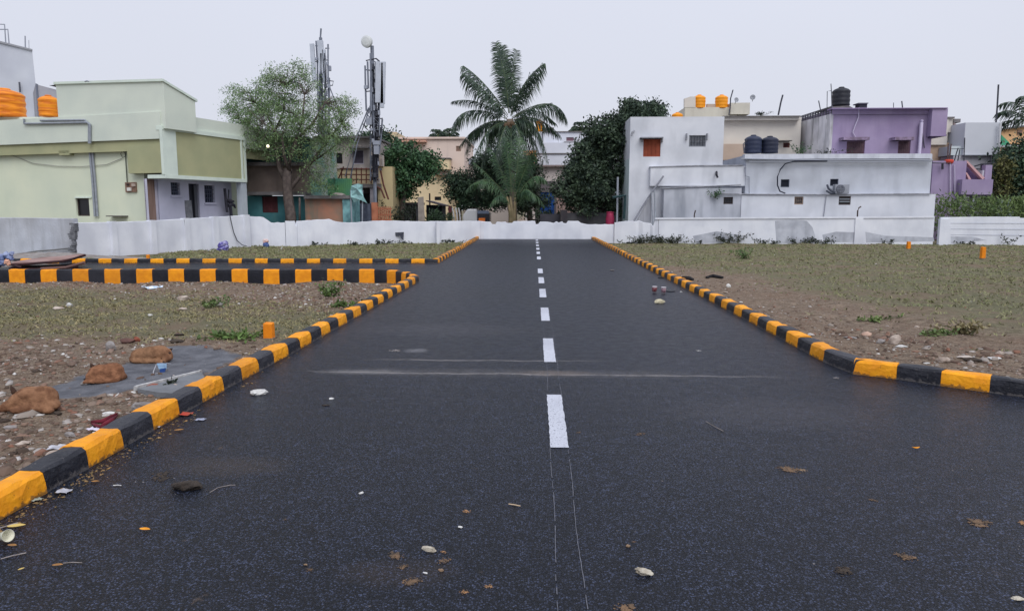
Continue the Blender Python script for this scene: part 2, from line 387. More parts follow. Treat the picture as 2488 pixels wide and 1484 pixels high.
RP = [(-2.82, -20), (30, -20), (30, 4.26)]+[(a, b+.06) for a, b in BEND[::-1]]+[(3.1, 7.3), (3.08, 38.95), (-3.08, 38.95), (-2.92, 21.36), (-17.5, 21.05), (-17.5, 17.15), (-3.9, 17.54), (-3.48, 17.46), (-3.18, 17.12), (-2.93, 16.68), (-2.75, 16.2), (-2.64, 15.85), (-2.77, 8), (-2.82, 6)]
road = build(MB().add([(x, y, 0) for x, y in RP], [tuple(range(len(RP)))]), 'road', ASP, kind='structure', origin=(0, 0, 0))
# painted centre line
MWH = M('road_paint', (200, 204, 216), (60, 62, 74), scale=95, lo=.6, hi=.68, rough=.7, grime=(150, 152, 164), gamt=.5, bump=.6, bscale=140)
def dash(y0, y1, x=.17, w=.125, seed=0):
    r = random.Random(seed); n = 26; vs = []; fs = []
    for i in range(n+1):
        y = y0+(y1-y0)*i/n; j = lambda: r.uniform(-.004, .004)
        vs += [(x-w/2+j(), y, .004), (x+w/2+j(), y, .004)]
        if i: fs.append((2*i-2, 2*i-1, 2*i+1, 2*i))
    return MB().add(vs, fs)
ds = [(v, v+1.4) for v in (4.71, 7.46, 10.29, 13.08, 15.6, 18.07, 23.1, 25.9, 28.6, 31.3, 34.0, 36.7)]
for i, (a, b) in enumerate(ds):
    build(dash(a, b, x=.172-.0022*(a-4.7), seed=i), 'lane_marking', MWH, road, '%s white dash of the centre line, counted from the camera' % ordw(i+1))
def chalk(x0, ph):
    mb = MB(); r = random.Random(ph); pts = []
    for i in range(150): pts.append((x0+.005*math.sin(i*.21+ph)+.0055*(min(1.9+i*.055, 7)-4.7)*(1 if ph > 2 else .9)+r.uniform(-.0012, .0012), 1.9+i*.055))
    for p, q in zip(pts, pts[1:]):
        if r.random() < .86:
            w = .0013+.0008*r.random(); mb.add([(p[0]-w, p[1], .003), (p[0]+w, p[1], .003), (q[0]+w, q[1], .003), (q[0]-w, q[1], .003)], [(0, 1, 2, 3)])
    return mb
MCH = M('chalk', (116, 118, 128), (84, 86, 96), scale=30)
build(chalk(.112, 1), 'chalk_line', MCH, road, 'fainter chalk line running to the left edge of the white dashes')
build(chalk(.226, 5), 'chalk_line', MCH, road, 'clearer chalk line running to the right edge of the white dashes')
# ================================================================ KERB STONES
YEL = M('kerb_yellow', (246, 166, 24), (230, 148, 20), scale=9, rough=.6, bump=.35, bscale=38, grime=(176, 108, 30), gamt=.5, chip=(96, 72, 44))
BLK = M('kerb_black', (20, 22, 31), (30, 32, 42), scale=7, rough=.5, bump=.4, bscale=40, grime=(70, 70, 78), gamt=.5, spec=.4, chip=(92, 88, 88))
def kerb_mesh(seed, L_=.39):
    r = np.random.default_rng(seed); prof = [(0, -.3), (.0, -.01), (.004, .07), (.012, .116), (.034, .134), (.09, .138), (.15, .134), (.174, .116), (.182, .05), (.19, -.3)]
    n = 7; vs = []; fs = []; m = len(prof)
    ph = r.uniform(0, 6)
    for i in range(n):
        x = -L_/2+L_*i/(n-1)
        for j, (u, z) in enumerate(prof):
            a = .0035 if 0 < j < m-1 else 0
            vs.append((x+(r.uniform(-.004, .004) if 0 < i < n-1 else 0), u+r.uniform(-a, a)+.003*math.sin(x*9+ph), z+r.uniform(-a, a)+(.004*math.sin(x*12+ph+j) if z > .1 else 0)))
    for i in range(n-1):
        for j in range(m-1): fs.append((i*m+j, (i+1)*m+j, (i+1)*m+j+1, i*m+j+1))
    fs += [tuple(range(m)), tuple(range((n-1)*m, n*m))[::-1]]
    return vs, fs
KMESH = {}
YELC = M('kerb_yellow_plain', (240, 156, 24), (222, 138, 20), scale=9, rough=.65, bump=.35, bscale=38, grime=(186, 116, 34), gamt=.5); BLKC = M('kerb_black_plain', (20, 22, 31), (30, 32, 42), scale=7, rough=.55, bump=.4, bscale=40, grime=(60, 60, 68), gamt=.5)
for c_, mt, mp_ in (('y', YEL, YELC), ('b', BLK, BLKC)):
    for s in range(5):
        vs, fs = kerb_mesh(s+(10 if c_ == 'b' else 0)); KMESH[c_, s, 0] = mkmesh('kerb_stone', vs, fs, mt); KMESH[c_, s, 1] = mkmesh('kerb_stone', vs, fs, mp_)
def kerb_row(path, first, text, group, L_=.39, plain=0):
    """path runs along the road-side edge; stones lie to the LEFT of the walking direction"""
    path = [np.array(p, float) for p in path]; seg = [np.linalg.norm(b-a) for a, b in zip(path, path[1:])]; tot = sum(seg); n = max(1, round(tot/L_)); cnt = {'y': 0, 'b': 0}
    if tot < .7: n = 1
    step = tot/n
    def at(s):
        for i, g in enumerate(seg):
            if s <= g or i == len(seg)-1: return path[i]+(path[i+1]-path[i])*min(max(s/g, 0), 1)
            s -= g
    r = random.Random(len(path)*7+n)
    for i in range(n):
        a, b = at(i*step), at((i+1)*step); c_ = first if i % 2 == 0 else ('b' if first == 'y' else 'y'); cnt[c_] += 1
        o = bpy.data.objects.new('kerb_stone', KMESH[c_, r.randrange(5), plain]); C.objects.link(o)
        mid = (a+b)/2; d = b-a; o.location = (mid[0]+r.uniform(-.004, .004), mid[1], r.uniform(-.006, .006)); o.rotation_euler = (0, 0, math.atan2(d[1], d[0])+r.uniform(-.012, .012))
        o.scale = (np.linalg.norm(d)/.39*1.004, 1, 1)
        tag(o, text % (ordw(cnt[c_]), 'yellow' if c_ == 'y' else 'black'), 'kerb stone', group)
# kerb_row puts the stones to the left of the walking direction
# near left: walk away from the camera, stones to the left
kerb_row([(-2.77, 3.06), (-2.77, 5.5), (-2.75, 6.5), (-2.70, 8), (-2.57, 15.85)], 'b', '%s %s kerb stone from the bottom left corner, along the road', "kerb stones along the near left plot")
arcp = [(-2.57, 15.87), (-2.67, 16.22), (-2.85, 16.72), (-3.1, 17.17), (-3.42, 17.52), (-3.9, 17.64)]
kerb_row(arcp, 'y', '%s %s kerb stone around the rounded corner of the near left plot', "kerb stones round the corner of the near left plot", plain=1)
kerb_row([(-3.92, 17.64), (-10, 17.45), (-15.6, 17.27)], 'y', '%s %s kerb stone leftward from the rounded corner, beside the side street', "kerb stones on the near edge of the side street", plain=1)
# far edge of the side street: walk from left to right, stones beyond
P_ = [(-16.1, 20.94), (-2.88, 21.27)]
kerb_row(P_, 'y', '%s %s kerb stone from the rusty sheets, on side street far edge', "kerb stones on the far edge of the side street")
kerb_row([(-2.86, 21.3), (-2.93, 30), (-3.02, 38.9)], 'y', '%s %s kerb stone beyond the side street, along the road left edge', "kerb stones along the far left plot")
kerb_row([(3.02, 38.9), (3.02, 20), (3.05, 14), (3.07, 10), (3.05, 7.56)], 'b', '%s %s kerb stone from the far wall, along the road right edge', "kerb stones along the right plot")
def rev(p): return p[::-1]
kerb_row([(3.05, 7.56), (3.12, 7.0)], 'b', '%s %s kerb stone, wet looking, right at the bend of right kerb', "kerb stone at the bend")
kerb_row([(3.12, 7.0), (3.46, 6.78), (3.74, 6.51), (4.2, 6.16), (5.5, 5.2)], 'y', '%s %s kerb stone right of the bend, toward the right picture edge', "kerb stones right of the bend")
# ================================================================ COMPOUND WALLS
WW = M('whitewash', (223, 226, 234), (212, 216, 226), scale=1.1, rough=.95, bump=.3, bscale=14, streak=(184, 187, 198), samt=.3, sscale=2.2, sz=.3, grime=(190, 193, 203), gamt=.5)
WWL = M('whitewash_dirty', (196, 201, 212), (176, 181, 192), scale=1.3, rough=.95, bump=.4, bscale=14, streak=(138, 140, 144), samt=.5, sscale=4, grime=(150, 150, 152), gamt=.6)
PATCH = M('raw_cement_patch', (166, 170, 181), (190, 194, 204), scale=2.2, rough=.95, bump=.4, bscale=22, streak=(126, 128, 136), samt=.4)
DARK = M('dark_hole', (30, 31, 36), (46, 44, 46), scale=8)
def wall_profile(pts, T=.14, zb=-.35, seed=0, jag=.0, base=None):
    """pts: (px, ytop, depth).  Real wall following the points, uneven top, thickness T."""
    r = np.random.default_rng(seed); top = []
    for (x0, y0, d0), (x1, y1, d1) in zip(pts, pts[1:]):
        a, b = P(x0, y0, d0), P(x1, y1, d1); n = max(1, int(np.hypot(*(b-a)[:2])/.16))
        for i in range(n): top.append(a+(b-a)*i/n+np.array([0, 0, r.uniform(-jag, jag) if 0 < i else 0]))
    top.append(P(*pts[-1])); mb = MB(); n = len(top); vs = []
    for i, p in enumerate(top):
        t = top[min(i+1, n-1)]-top[max(i-1, 0)]; nn = np.array([-t[1], t[0], 0]); nn /= np.linalg.norm(nn)+1e-9
        q = p+nn*T
        vs += [(p[0], p[1], zb), (p[0], p[1], p[2]-.015), tuple(p+nn*.015), tuple(q-nn*.015), (q[0], q[1], q[2]-.015), (q[0], q[1], zb)]
    fs = []
    for i in range(n-1):
        for j in range(5): fs.append((i*6+j, (i+1)*6+j, (i+1)*6+j+1, i*6+j+1))
    fs += [tuple(range(6)), tuple(range((n-1)*6, n*6))[::-1]]
    return mb.add(vs, fs)
def pilaster(parent, x0, x1, ytop, D0, D1, zb=-.3, out=.03, m=None):
    a, b = P(x0, ytop, D0), P(x1, ytop, D1); t = b-a; nn = np.array([t[1], -t[0], 0]); nn /= np.linalg.norm(nn)
    q = [a, b]; mb = MB(); A = [np.array([p[0], p[1], zb]) for p in q]; B_ = [p for p in q]
    poly = [A[0]+nn*out, A[1]+nn*out, np.array([*B_[1][:2], B_[0][2]])+nn*out, B_[0]+nn*out]
    mb.prism(poly, tuple(-nn*(out+.16)))
    return build(mb, 'pilaster', m or WW, parent)
# --- far wall, behind the road and both plots
Dl, Dm, Dr = 35.0, 39.0, 37.6
FW = [(600, 525, 34.2), (612, 526, 34.3), (640, 528, 34.5), (650, 535, 34.6), (658, 541, 34.6), (692, 541, 34.9)]
w1 = build(wall_profile(FW, seed=1, jag=.02), 'compound_wall', WW, None, 'short white compound wall with stepped down top in front of the teal house', 'wall', kind=None)
top = [(693, 537, 34.9), (716, 537, 35.1), (717, 548, 35.1), (721, 548, 35.1), (722, 537, 35.2), (740, 536, 35.3), (800, 532, 36), (812, 537, 36.1), (830, 540, 36.3), (850, 541, 36.5), (930, 536, 37.3), (975, 537, 37.8), (1010, 538, 38.1), (1165, 537, 38.9)]
top += [(1192, 539, 39), (1196, 545, 39), (1203, 545, 39), (1207, 539, 39), (1228, 539, 39), (1232, 542, 39), (1244, 542, 39), (1248, 538, 39), (1300, 537, 39), (1302, 545, 39), (1307, 545, 39), (1312, 539, 39), (1330, 539, 39), (1345, 542, 39), (1352, 538, 39), (1358, 541, 39), (1366, 538, 39), (1369, 542, 39), (1376, 543, 39), (1380, 537, 39), (1405, 537, 39), (1412, 542, 39), (1425, 545, 39), (1492, 545, 39)]
w2 = build(wall_profile(top, seed=2, jag=.014), 'compound_wall', WW, None, 'long white compound wall with chipped jagged top closing the road end', 'wall')
for a, b in ((735, 748), (1060, 1068), (1168, 1176)): pilaster(w2, a, b, 539, np.interp(a, [690, 1165, 1492], [34.9, 38.9, 39]), np.interp(b, [690, 1165, 1492], [34.9, 38.9, 39]), out=.02)
# broken opening low in the wall: dark plate on the face, the hole's shade in its colour
hb = MB(); hb.prism([P(x, y, 37.6) for x, y in [(960, 565), (981, 564), (980, 584), (975, 580), (972, 573), (962, 574)]], (0, .05, 0))
build(hb, 'broken_hole', M('broken_edge', (44, 46, 56), (84, 88, 100), scale=20), w2, 'dark broken hole with a chipped edge low in the white wall')
w3t = [(1493, 541, 38.9), (1505, 539, 38.85), (1520, 537, 38.8), (1545, 538, 38.7), (1552, 536, 38.7), (1562, 540, 38.6), (1580, 543, 38.6), (1586, 550, 38.5), (1592, 534, 38.5), (1600, 532, 38.45)]
w3 = build(wall_profile(w3t, seed=3, jag=.01), 'compound_wall', WW, None, 'white compound wall with crumbled top under the slanting pole', 'wall')
def Dw(x): return np.interp(x, [1600, 2488], [38.45, 37.4])
w4 = build(wall_profile([(1601, 532, Dw(1601)), (1800, 530, Dw(1800)), (2083, 528, Dw(2083)), (2271, 528, Dw(2271))], seed=4, jag=.004), 'compound_wall', WW, None, 'white compound wall with grey cement patches below the long white house', 'wall')
cp = MB()
for a, b in ((1592, 2271),): cp.prism([P(a, 529.5, Dw(a)-.04), P(b, 525.5, Dw(b)-.04), P(b, 529.5, Dw(b)-.04), P(a, 533, Dw(a)-.04)], (0, .24, 0))
build(cp, 'coping', M('whitewash_bright', (224, 227, 236), (210, 214, 224), scale=3, rough=.9), w4)
for a, b in ((2078, 2097),): pilaster(w4, a, b, 529, Dw(a), Dw(b), out=.06)
def patch(parent, pts, D_, off=.008, m=PATCH):
    # a thin coat of unpainted cement on the wall face
    r = random.Random(len(pts)*3); vs = [P(x+r.uniform(-3, 3), y+r.uniform(-1.5, 1.5), D_(x)-off) for x, y in pts]
    return build(MB().prism(vs, (0, off+.002, 0)), 'cement_patch', m, parent)
patch(w4, [(1885, 536), (1925, 534), (1962, 536), (1972, 552), (1980, 572), (1985, 591), (1886, 592)], Dw)
patch(w4, [(1995, 572), (2030, 564), (2074, 566), (2074, 588), (2000, 588)], Dw)
patch(w4, [(2100, 565), (2150, 574), (2265, 578), (2268, 586), (2102, 588)], Dw)
patch(w4, [(1680, 575), (1740, 563), (1790, 572), (1800, 588), (1690, 590)], Dw)
w5 = build(wall_profile([(2286, 528, Dw(2286)), (2370, 527, Dw(2370)), (2478, 527, Dw(2478)), (2480, 530, Dw(2480)), (2720, 531, 37)], seed=5, jag=.004), 'compound_wall', WW, None, 'rightmost white compound wall in front of the green thicket', 'wall')
pilaster(w5, 2284, 2307, 532, Dw(2284), Dw(2307), out=.06); pilaster(w5, 2566, 2585, 531, 37.3, 37.3, out=.06)
patch(w5, [(2310, 574), (2360, 576), (2400, 584), (2312, 590)], Dw)
st = MB()
for i in range(3):
    x0 = 2310
    st.prism([P(x0, 542+i*14, Dw(x0)-.012), P(2620, 542.3+i*15, 37.2), P(2620, 543+i*15, 37.2), P(x0, 542.8+i*14, Dw(x0)-.012)], (0, .01, 0))
build(st, 'slab_joint', M('joint', (176, 180, 192)), w5)
# --- precast panel wall along the left plot
def Dp(x):   # depth along the slanting wall
    r = (x-1300)/1750; return (-16.6-.375*26)/(r-.375)
pw = build(wall_profile([(182, 541, Dp(182)), (260, 540, Dp(260)), (358, 537, Dp(358)), (443, 532, Dp(443)), (515, 528, Dp(515)), (599, 523, Dp(599))], seed=6, jag=.003), 'panel_wall', WW, None, 'slanting whitewashed precast panel wall in front of the green house porch', 'wall')
for x, yt in ((266, 538), (362, 535), (444, 530), (514, 526), (590, 522)):
    pilaster(pw, x, x+12, yt, Dp(x), Dp(x+12), out=.11)
jt = MB()
for i, fr in enumerate((.3, .55, .78)):
    for a, b in ((184, 262), (276, 358), (374, 440), (456, 510), (526, 588)):
        ya = lambda x: np.interp(x, [182, 600], [543, 525])+fr*(np.interp(x, [182, 600], [628, 600])-np.interp(x, [182, 600], [543, 525]))+((i*7+a) % 5-2)*.5
        pa, pb = P(a, ya(a), Dp(a)), P(b, ya(b), Dp(b)); n_ = np.array([.936, -.351, 0])*.012
        jt.prism([pa+n_, pb+n_, pb+n_+(0, 0, .028), pa+n_+(0, 0, .028)], tuple(-n_*1.2))
build(jt, 'slab_joint', M('joint_grey', (150, 154, 168)), pw)
gp = MB(); xa, xb = 448, 451
gp.tube([P(448, 534, Dp(448)-.1), P(450, 580, Dp(450)-.1), P(453, 618, Dp(453)-.1)], .02, 5)
build(gp, 'wall_gap', DARK, pw, 'black open joint between two panels of the slanting wall')
# broken brick end of the old wall at its left
be = MB(); r = random.Random(3)
for i in range(17):
    y0 = 541+i*5; x0 = 170+5*math.sin(i*.9)+r.uniform(-2, 2); be.box(P(x0, y0, 25.9)[0], P(182+r.uniform(-2, 1), y0, 25.9)[0], 25.86+r.uniform(0, .05), 26.1, P(170, y0+5.2, 26)[2], P(170, y0, 26)[2]-.01)
w0 = build(wall_profile([(-120, 528, 27.5), (60, 529, 26.6), (178, 531, 26.15)], seed=7, T=.2), 'rendered_wall', WWL, None, 'stained old rendered wall with broken edge behind the rusty sheets', 'wall')
build(be, 'broken_edge', M('brick_edge', (120, 122, 128), (92, 94, 100), scale=9, bump=.6), w0)
cr = MB(); cr.tube([P(40, 618, 26.5), P(90, 610, 26.35), P(130, 607, 26.2), P(168, 603, 26.1)], .03, 5); build(cr, 'crack', M('crack', (118, 120, 122)), w0)
# cable hanging over the panel wall
build(ptube([(558, 520, Dp(558)-.1), (562, 540, Dp(562)-.12), (568, 565, Dp(568)-.12), (576, 584, Dp(576)-.15), (588, 595, Dp(588)-.3), (600, 598, Dp(600)-.5)], 0, .018), 'cable', M('cable_black', (32, 34, 44)), None, 'black cable hanging over the panel wall below the parked machine', 'cable')
for pts, lb in (([(1687, 531), (1687, 521), (1690, 511)], 'short bent rod poking up from the wall near the slanting pole'), ([(2083, 529), (2084, 512), (2087, 505), (2092, 502)], 'short bent rod poking up from the wall below the air conditioner')):
    build(ptube([(x, y, Dw(x)+.05) for x, y in pts], 0, .035), 'bent_rod', M('rust_dark', (58, 52, 56), (80, 66, 62)), None, lb, 'rod')
# ================================================================ BUILDINGS
# ---------------- pale green house at the left, turned about 17 degrees
PG = M('pale_green_paint', (211, 219, 207), (204, 212, 202), scale=.8, rough=.9, bump=.15, bscale=12, grime=(184, 196, 190), gamt=.35)
PGY = M('lime_green_paint', (216, 222, 200), (206, 214, 196), scale=.5, rough=.9, bump=.15, bscale=12, grime=(186, 200, 182), gamt=.35)
OLV = M('olive_paint', (172, 172, 136), (160, 163, 130), scale=.9, rough=.9, grime=(148, 150, 120), gamt=.4)
TRIM = M('pale_trim', (214, 226, 216), (204, 216, 208), scale=2, rough=.85)
PIPE = M('grey_pipe', (150, 156, 166), (136, 142, 152), scale=5, rough=.5)
TANKO = M('tank_orange', (240, 158, 30), (228, 142, 24), scale=4, rough=.45, grime=(190, 110, 40), gamt=.3)
LAV = M('porch_plaster', (196, 196, 214), (182, 183, 202), scale=1.2, rough=.95, grime=(160, 162, 176), gamt=.4)
C0 = CAM+ray(405, 508)*(31.5/ray(405, 508)[1]); A0 = rad(-17.1)
house = thing('green_house', (C0[0], C0[1], 0), 'pale green house with olive balcony panel and roof stair room at the left', 'house')
set_frame(C0, A0)
blk(house, 'lower_wall', PGY, -260, 370, 355, 640, .35, 9, [(185, 482, 217, 525)], z0=-.3)
blk(house, 'parapet_wall', PG, -260, 289, 391, 350, 0, 9.2)
blk(house, 'eave_shade_beam', OLV, -260, 350.3, 391, 376, .1, 8)  # olive band carries the shading under the eave in its colour
for a, b in ((143, 168), ): blk(house, 'beam_end', OLV, a, 366, b, 377, .1, .5)
blk(house, 'olive_panel', OLV, 310, 351, 391.5, 421, .02, .35)
px0_ = P(392, 380, 0)[0]; pz0_, pz1_ = P(405, 424, 0)[2], P(405, 306, 0)[2]
build(MB().box(px0_, .04, -.03, .75, pz0_, pz1_), 'corner_pier', TRIM, house)
window(house, 185, 482, 217, 525, .35, 'plain', name='vent_opening', rev=.13)
d = MB(); d = pbox(181, 478, 221, 481.5, .3, .08, d); build(d, 'vent_trim', TRIM, house)
# wiring, pipe, meter
mm = ptube([(58, 289), (59, 301), (212, 298), (219, 303), (219, 349)], -.07, .05); build(mm, 'water_pipe', PIPE, house)
mm = ptube([(98, 293), (206, 292), (216, 300), (216, 349)], -.06, .045); build(mm, 'water_pipe', PIPE, house)
mm = ptube([(218, 366), (225, 440), (231, 526)], .27, .06); mm = ptube([(224, 366), (231, 440), (237, 526)], .27, .05, mm); build(mm, 'drain_pipe', PIPE, house)
mm = ptube([(-20, 369), (30, 378), (80, 397), (140, 404), (200, 405), (260, 400), (296, 385)], .3, .014); build(mm, 'sagging_wire', M('wire_grey', (150, 150, 146)), house)
mm = ptube([(303, 372), (297, 366), (293, 374), (298, 384), (304, 380), (303, 370)], .28, .014); mm = ptube([(304, 366), (309, 443)], .28, .025, mm); build(mm, 'meter_conduit', M('cable_green', (90, 96, 88)), house)
mt = thing('meter_box', P(317, 467, .2)*0+np.array([*(FR[0]+FR[1]*P(317, 467, .2)[0]+FR[2]*.2)[:2], P(317, 467, .2)[2]]), 'small brown electric meter board fixed on the green house front', 'meter box')
build(pbox(304, 443, 330, 467, .28, .07), 'board', M('board_brown', (120, 96, 84), (140, 112, 96), scale=12), mt)
build(pbox(308, 456, 317, 464, .22, .06), 'meter', M('meter_white', (214, 214, 210), rough=.4), mt); build(pbox(319, 446, 327, 453, .22, .06), 'meter', M('meter_grey', (176, 160, 150), rough=.4), mt)
build(pbox(307, 446, 313, 451, .24, .04), 'fuse', M('fuse', (60, 50, 50)), mt)
build(pbox(257, 524, 296, 526.5, .0, .35), 'sill_plank', M('plank', (96, 92, 92)), house)
# stair room with the sloping roof
a0, b0 = P(139, 250, .05)[0], P(400, 250, .05)[0]; zt0 = P(140, 205, .05)[2]; zt1 = P(400, 198, .05)[2]; zb = P(300, 300, .05)[2]-.3
_o = FR; set_frame(C0, A0+math.pi/2); _q = P(465, 248, 0); bk = float(_q[0]); zk = float(_q[2]); set_frame(C0, A0)
# ground the sloping top on the side plane
m = MB().add([(a0,.05,zb),(b0,.05,zb),(b0,.05,zt1),(a0,.05,zt0),(a0,bk,zb),(b0,bk,zb),(b0,bk,zk),(a0,bk,zk)], [(0,1,2,3),(1,5,6,2),(4,0,3,7),(3,2,6,7),(5,4,7,6),(0,4,5,1)])
build(m, 'stair_room', PG, house)
m = MB().add([(a0-.05,-.03,zt0),(b0+.06,-.03,zt1),(b0+.06,bk+.1,zk),(a0-.05,bk+.1,zk),(a0-.05,-.03,zt0+.1),(b0+.06,-.03,zt1+.1),(b0+.06,bk+.1,zk+.1),(a0-.05,bk+.1,zk+.1)], [(0,1,2,3)[::-1],(4,5,6,7),(0,1,5,4),(1,2,6,5),(2,3,7,6),(3,0,4,7)])
build(m, 'sloping_roof', TRIM, house)
ZB = P(405, 424, 0)[2]; ZT = P(405, 308, 0)[2]
set_frame()
A1 = A0+math.pi/2
set_frame(C0, A1)          # side frame: x runs back along the porch, y runs into the house
FX = lambda x, off=0.: P(x, 470, off)[0]
L1 = FX(600); fas0 = FX(418)
m = MB().box(.0, L1, 0, .16, ZB, ZT-.12); build(m, 'balcony_panel', OLV, house, 'olive green panel above the porch')
m = MB().box(-.02, L1+.05, -.06, .3, ZT-.12, ZT+.06); build(m, 'panel_cap', TRIM, house)
m = MB().box(.0, L1, -.05, .95, ZB-.16, ZB); build(m, 'porch_slab', TRIM, house)
m = MB().box(L1-.34, L1-.22, -.04, .1, ZB, ZT-.12); m.box(L1-.12, L1+.02, -.04, .1, ZB, ZT-.12); build(m, 'end_pier', TRIM, house)
m = MB().box(L1-.4, L1, 0, .3, -.3, ZB-.16); build(m, 'porch_pillar', M('porch_pillar', (188, 196, 204), (172, 180, 190)), house)
m = MB().box(0.36, L1, .3, .9, -.3, .25); build(m, 'porch_floor', LAV, house)
# porch wall with window and door openings
xs = lambda x: P(x, 470, .95)[0]
OP = [(xs(416), xs(438), P(427, 474, .95)[2], ZB-.28), (xs(459), xs(484), -.05, ZB-.3), (xs(497), xs(522), P(509, 492, .95)[2], ZB-.35), (xs(359), xs(382), -.05, ZB-.17)]
build(facade(MB(), 0.56, L1, -.3, ZB-.16, .95, .3, OP, rev=.18), 'porch_wall', LAV, house)
for i, (a, b, c, d) in enumerate(OP):
    if i in (0, 2):
        fm = MB(); fm.box(a, b, 1.09, 1.12, c, d); w_ = build(fm, 'window', M('glass_dark', (40, 44, 58), rough=.25, spec=.6), house)
        gm = MB()
        for k_ in range(1, 5): gm.box(a+(b-a)*k_/5-.012, a+(b-a)*k_/5+.012, 1.03, 1.06, c, d)
        for k_ in range(1, 4): gm.box(a, b, 1.0, 1.025, c+(d-c)*k_/4-.012, c+(d-c)*k_/4+.012)
        build(gm, 'grille', M('grille_blue', (92, 98, 118)), w_); sm = MB().box(a-.06, b+.06, .88, .949, c-.1, c-.02); build(sm, 'sill', LAV, w_)
    elif i == 1:
        fm = MB().box(a, b, 1.1, 1.13, c, d); w_ = build(fm, 'door', M('door_dark', (38, 40, 50), (56, 58, 66), stretch=(8, 8, .4)), house, 'dark porch door standing ajar')
        build(MB().box(a+(b-a)*.55, a+(b-a)*.8, .96, 1.0, c, d-.05), 'door_leaf', M('door_grey', (82, 84, 92)), w_)
    else:
        build(MB().box(a, b, 1.08, 1.12, c, d), 'door', M('door_brown', (138, 116, 106), (120, 98, 88), scale=3, stretch=(6, 6, .3)), house, 'plain brown door nearest the front corner')
bd = MB().prism([(xs(449), .9, .25), (xs(466), .9, .25), (xs(463), .93, P(460, 487, .93)[2]), (xs(447), .93, P(450, 487, .93)[2])], (0, .03, 0))
build(bd, 'leaning_board', M('board_grey', (124, 126, 132), (104, 106, 112), scale=6), None, 'grey board leaning by the dark door of the green house porch', 'board')
# machine standing on the porch: upright posts with a saddle-like body
mc = thing('drilling_machine', (FR[0]+FR[1]*xs(560)+FR[2]*.5), 'dark upright machine with two posts standing on the green house porch', 'machine')
IR = M('dark_iron', (36, 38, 50), (56, 54, 62), scale=9, rough=.6)
build(ptube([(546, 458), (549, 490), (552, 516)], .5, .07), 'post', IR, mc); build(ptube([(556, 461), (555, 480), (552, 500)], .5, .035), 'post', IR, mc)
build(ptube([(552, 486), (560, 490), (568, 489)], .45, [.05, .13, .04], n=8), 'head', IR, mc); build(ptube([(554, 500), (562, 496), (569, 499), (572, 506)], .45, [.09, .1, .07, .03], n=8), 'motor_body', IR, mc)
build(ptube([(559, 498), (561, 512), (562, 530)], .45, .08), 'stand', IR, mc)
set_frame()
# ---------------- tanks
def tank(loc, r, h, mat, label, group=None, ribs=3, name='water_tank'):
    t = thing(name, loc, label, 'water tank', group); pr = [(r*.96, 0), (r, .02*h)]
    n = ribs*4+1
    for i in range(n):
        z = h*(.04+.72*i/(n-1)); pr.append((r*(1+.025*math.cos(i*math.pi/2)), z))
    pr += [(r*.97, h*.8), (r*.8, h*.87), (r*.5, h*.93), (r*.3, h*.945)]
    build(MB().lathe(loc, pr, 28), 'tank_body', mat, t, smooth=True)
    build(MB().lathe(np.array(loc)+(0, 0, h*.94), [(r*.32, 0), (r*.34, .02), (r*.3, h*.06), (r*.1, h*.075)], 20), 'lid', mat, t, smooth=True)
    return t
set_frame(C0, A0)
def rooft(x, y, off):
    p = P(x, y, off); return FR[0]+FR[1]*p[0]+FR[2]*off+np.array([0, 0, p[2]])
t1 = rooft(16, 286, .95); t2 = rooft(121, 284, .9)
set_frame()
TO2 = M('tank_orange_wavy', (238, 146, 34), (206, 110, 24), scale=2.2, stretch=(.6, .6, 5), rough=.5, lo=.42, hi=.58)
tank(t1, .84, 1.38, TO2, 'large ribbed orange water tank cut by the left picture edge', 'orange roof tanks')
tank(t2, .44, 1.0, TO2, 'smaller orange water tank between grey wall and green stair room', 'orange roof tanks')
build(MB().box(t1[0]-3, t2[0]+.6, t1[1]-.2, t1[1]+1.8, t1[2]-.6, t1[2]-.001), 'tank_plinth', PG, house)
# ---------------- tall grey building far left, grey shed behind the tanks
gt = thing('grey_tower_house', P(-40, 508, 44)*[1, 1, 0], 'tall plain grey white building behind the left orange tank', 'building')
GREYW = M('grey_white_wall', (196, 200, 210), (184, 188, 200), scale=.6, grime=(170, 174, 184), gamt=.4)
build(MB().prism([P(x, y, 44) for x, y in [(-200, 60), (0, 103), (78, 122), (100, 330), (100, 520), (-200, 520)]], (-5.4, 7, 0)), 'wall', GREYW, gt)
build(MB().prism([P(x, y, 43.9) for x, y in [(-200, 57), (0, 100), (79, 120), (79, 124), (0, 104.5), (-200, 62)]], (-5.5, 7.2, 0)), 'roof_edge', M('grey_dark', (150, 152, 160)), gt)
for x0, y0, y1 in ((47, 200, 225),): build(ptube([(x0, y0), (x0+2, y1)], 43.8, .05), 'pipe', M('dark_pipe', (84, 86, 96)), gt)
sf = thing('scaffold', P(8, 105, 44)*[1, 1, 1], 'thin pipe scaffold frame on the tall grey roof', 'scaffold')
for pts in ([(-30, 58), (11, 60), (14, 104)], [(-30, 72), (19, 72), (22, 106)]): build(ptube(pts, 44.6, .035), 'pipe', M('pale_steel', (150, 154, 166)), sf)
for x, lb, y0, y1 in ((61, 'thicker', 88, 120), (70, 'faint thinner', 98, 122)): build(ptube([(x, y0), (x+.6, y1)], 44.5, .035 if x < 65 else .015), 'roof_rod', M('pale_steel', (150, 154, 166)), None, lb+' upright rod on the roof edge of the tall grey building', 'rod')
gs = thing('grey_shed', P(110, 508, 41)*[1, 1, 0], 'grey sloping roofed shed wall behind the smaller orange tank', 'building')
build(MB().prism([P(x, y, 41) for x, y in [(86, 205), (150, 222), (150, 520), (95, 520), (92, 290)]], (-3, 4, 0)), 'wall', M('shed_grey', (158, 156, 164), (146, 146, 156), scale=1), gs)
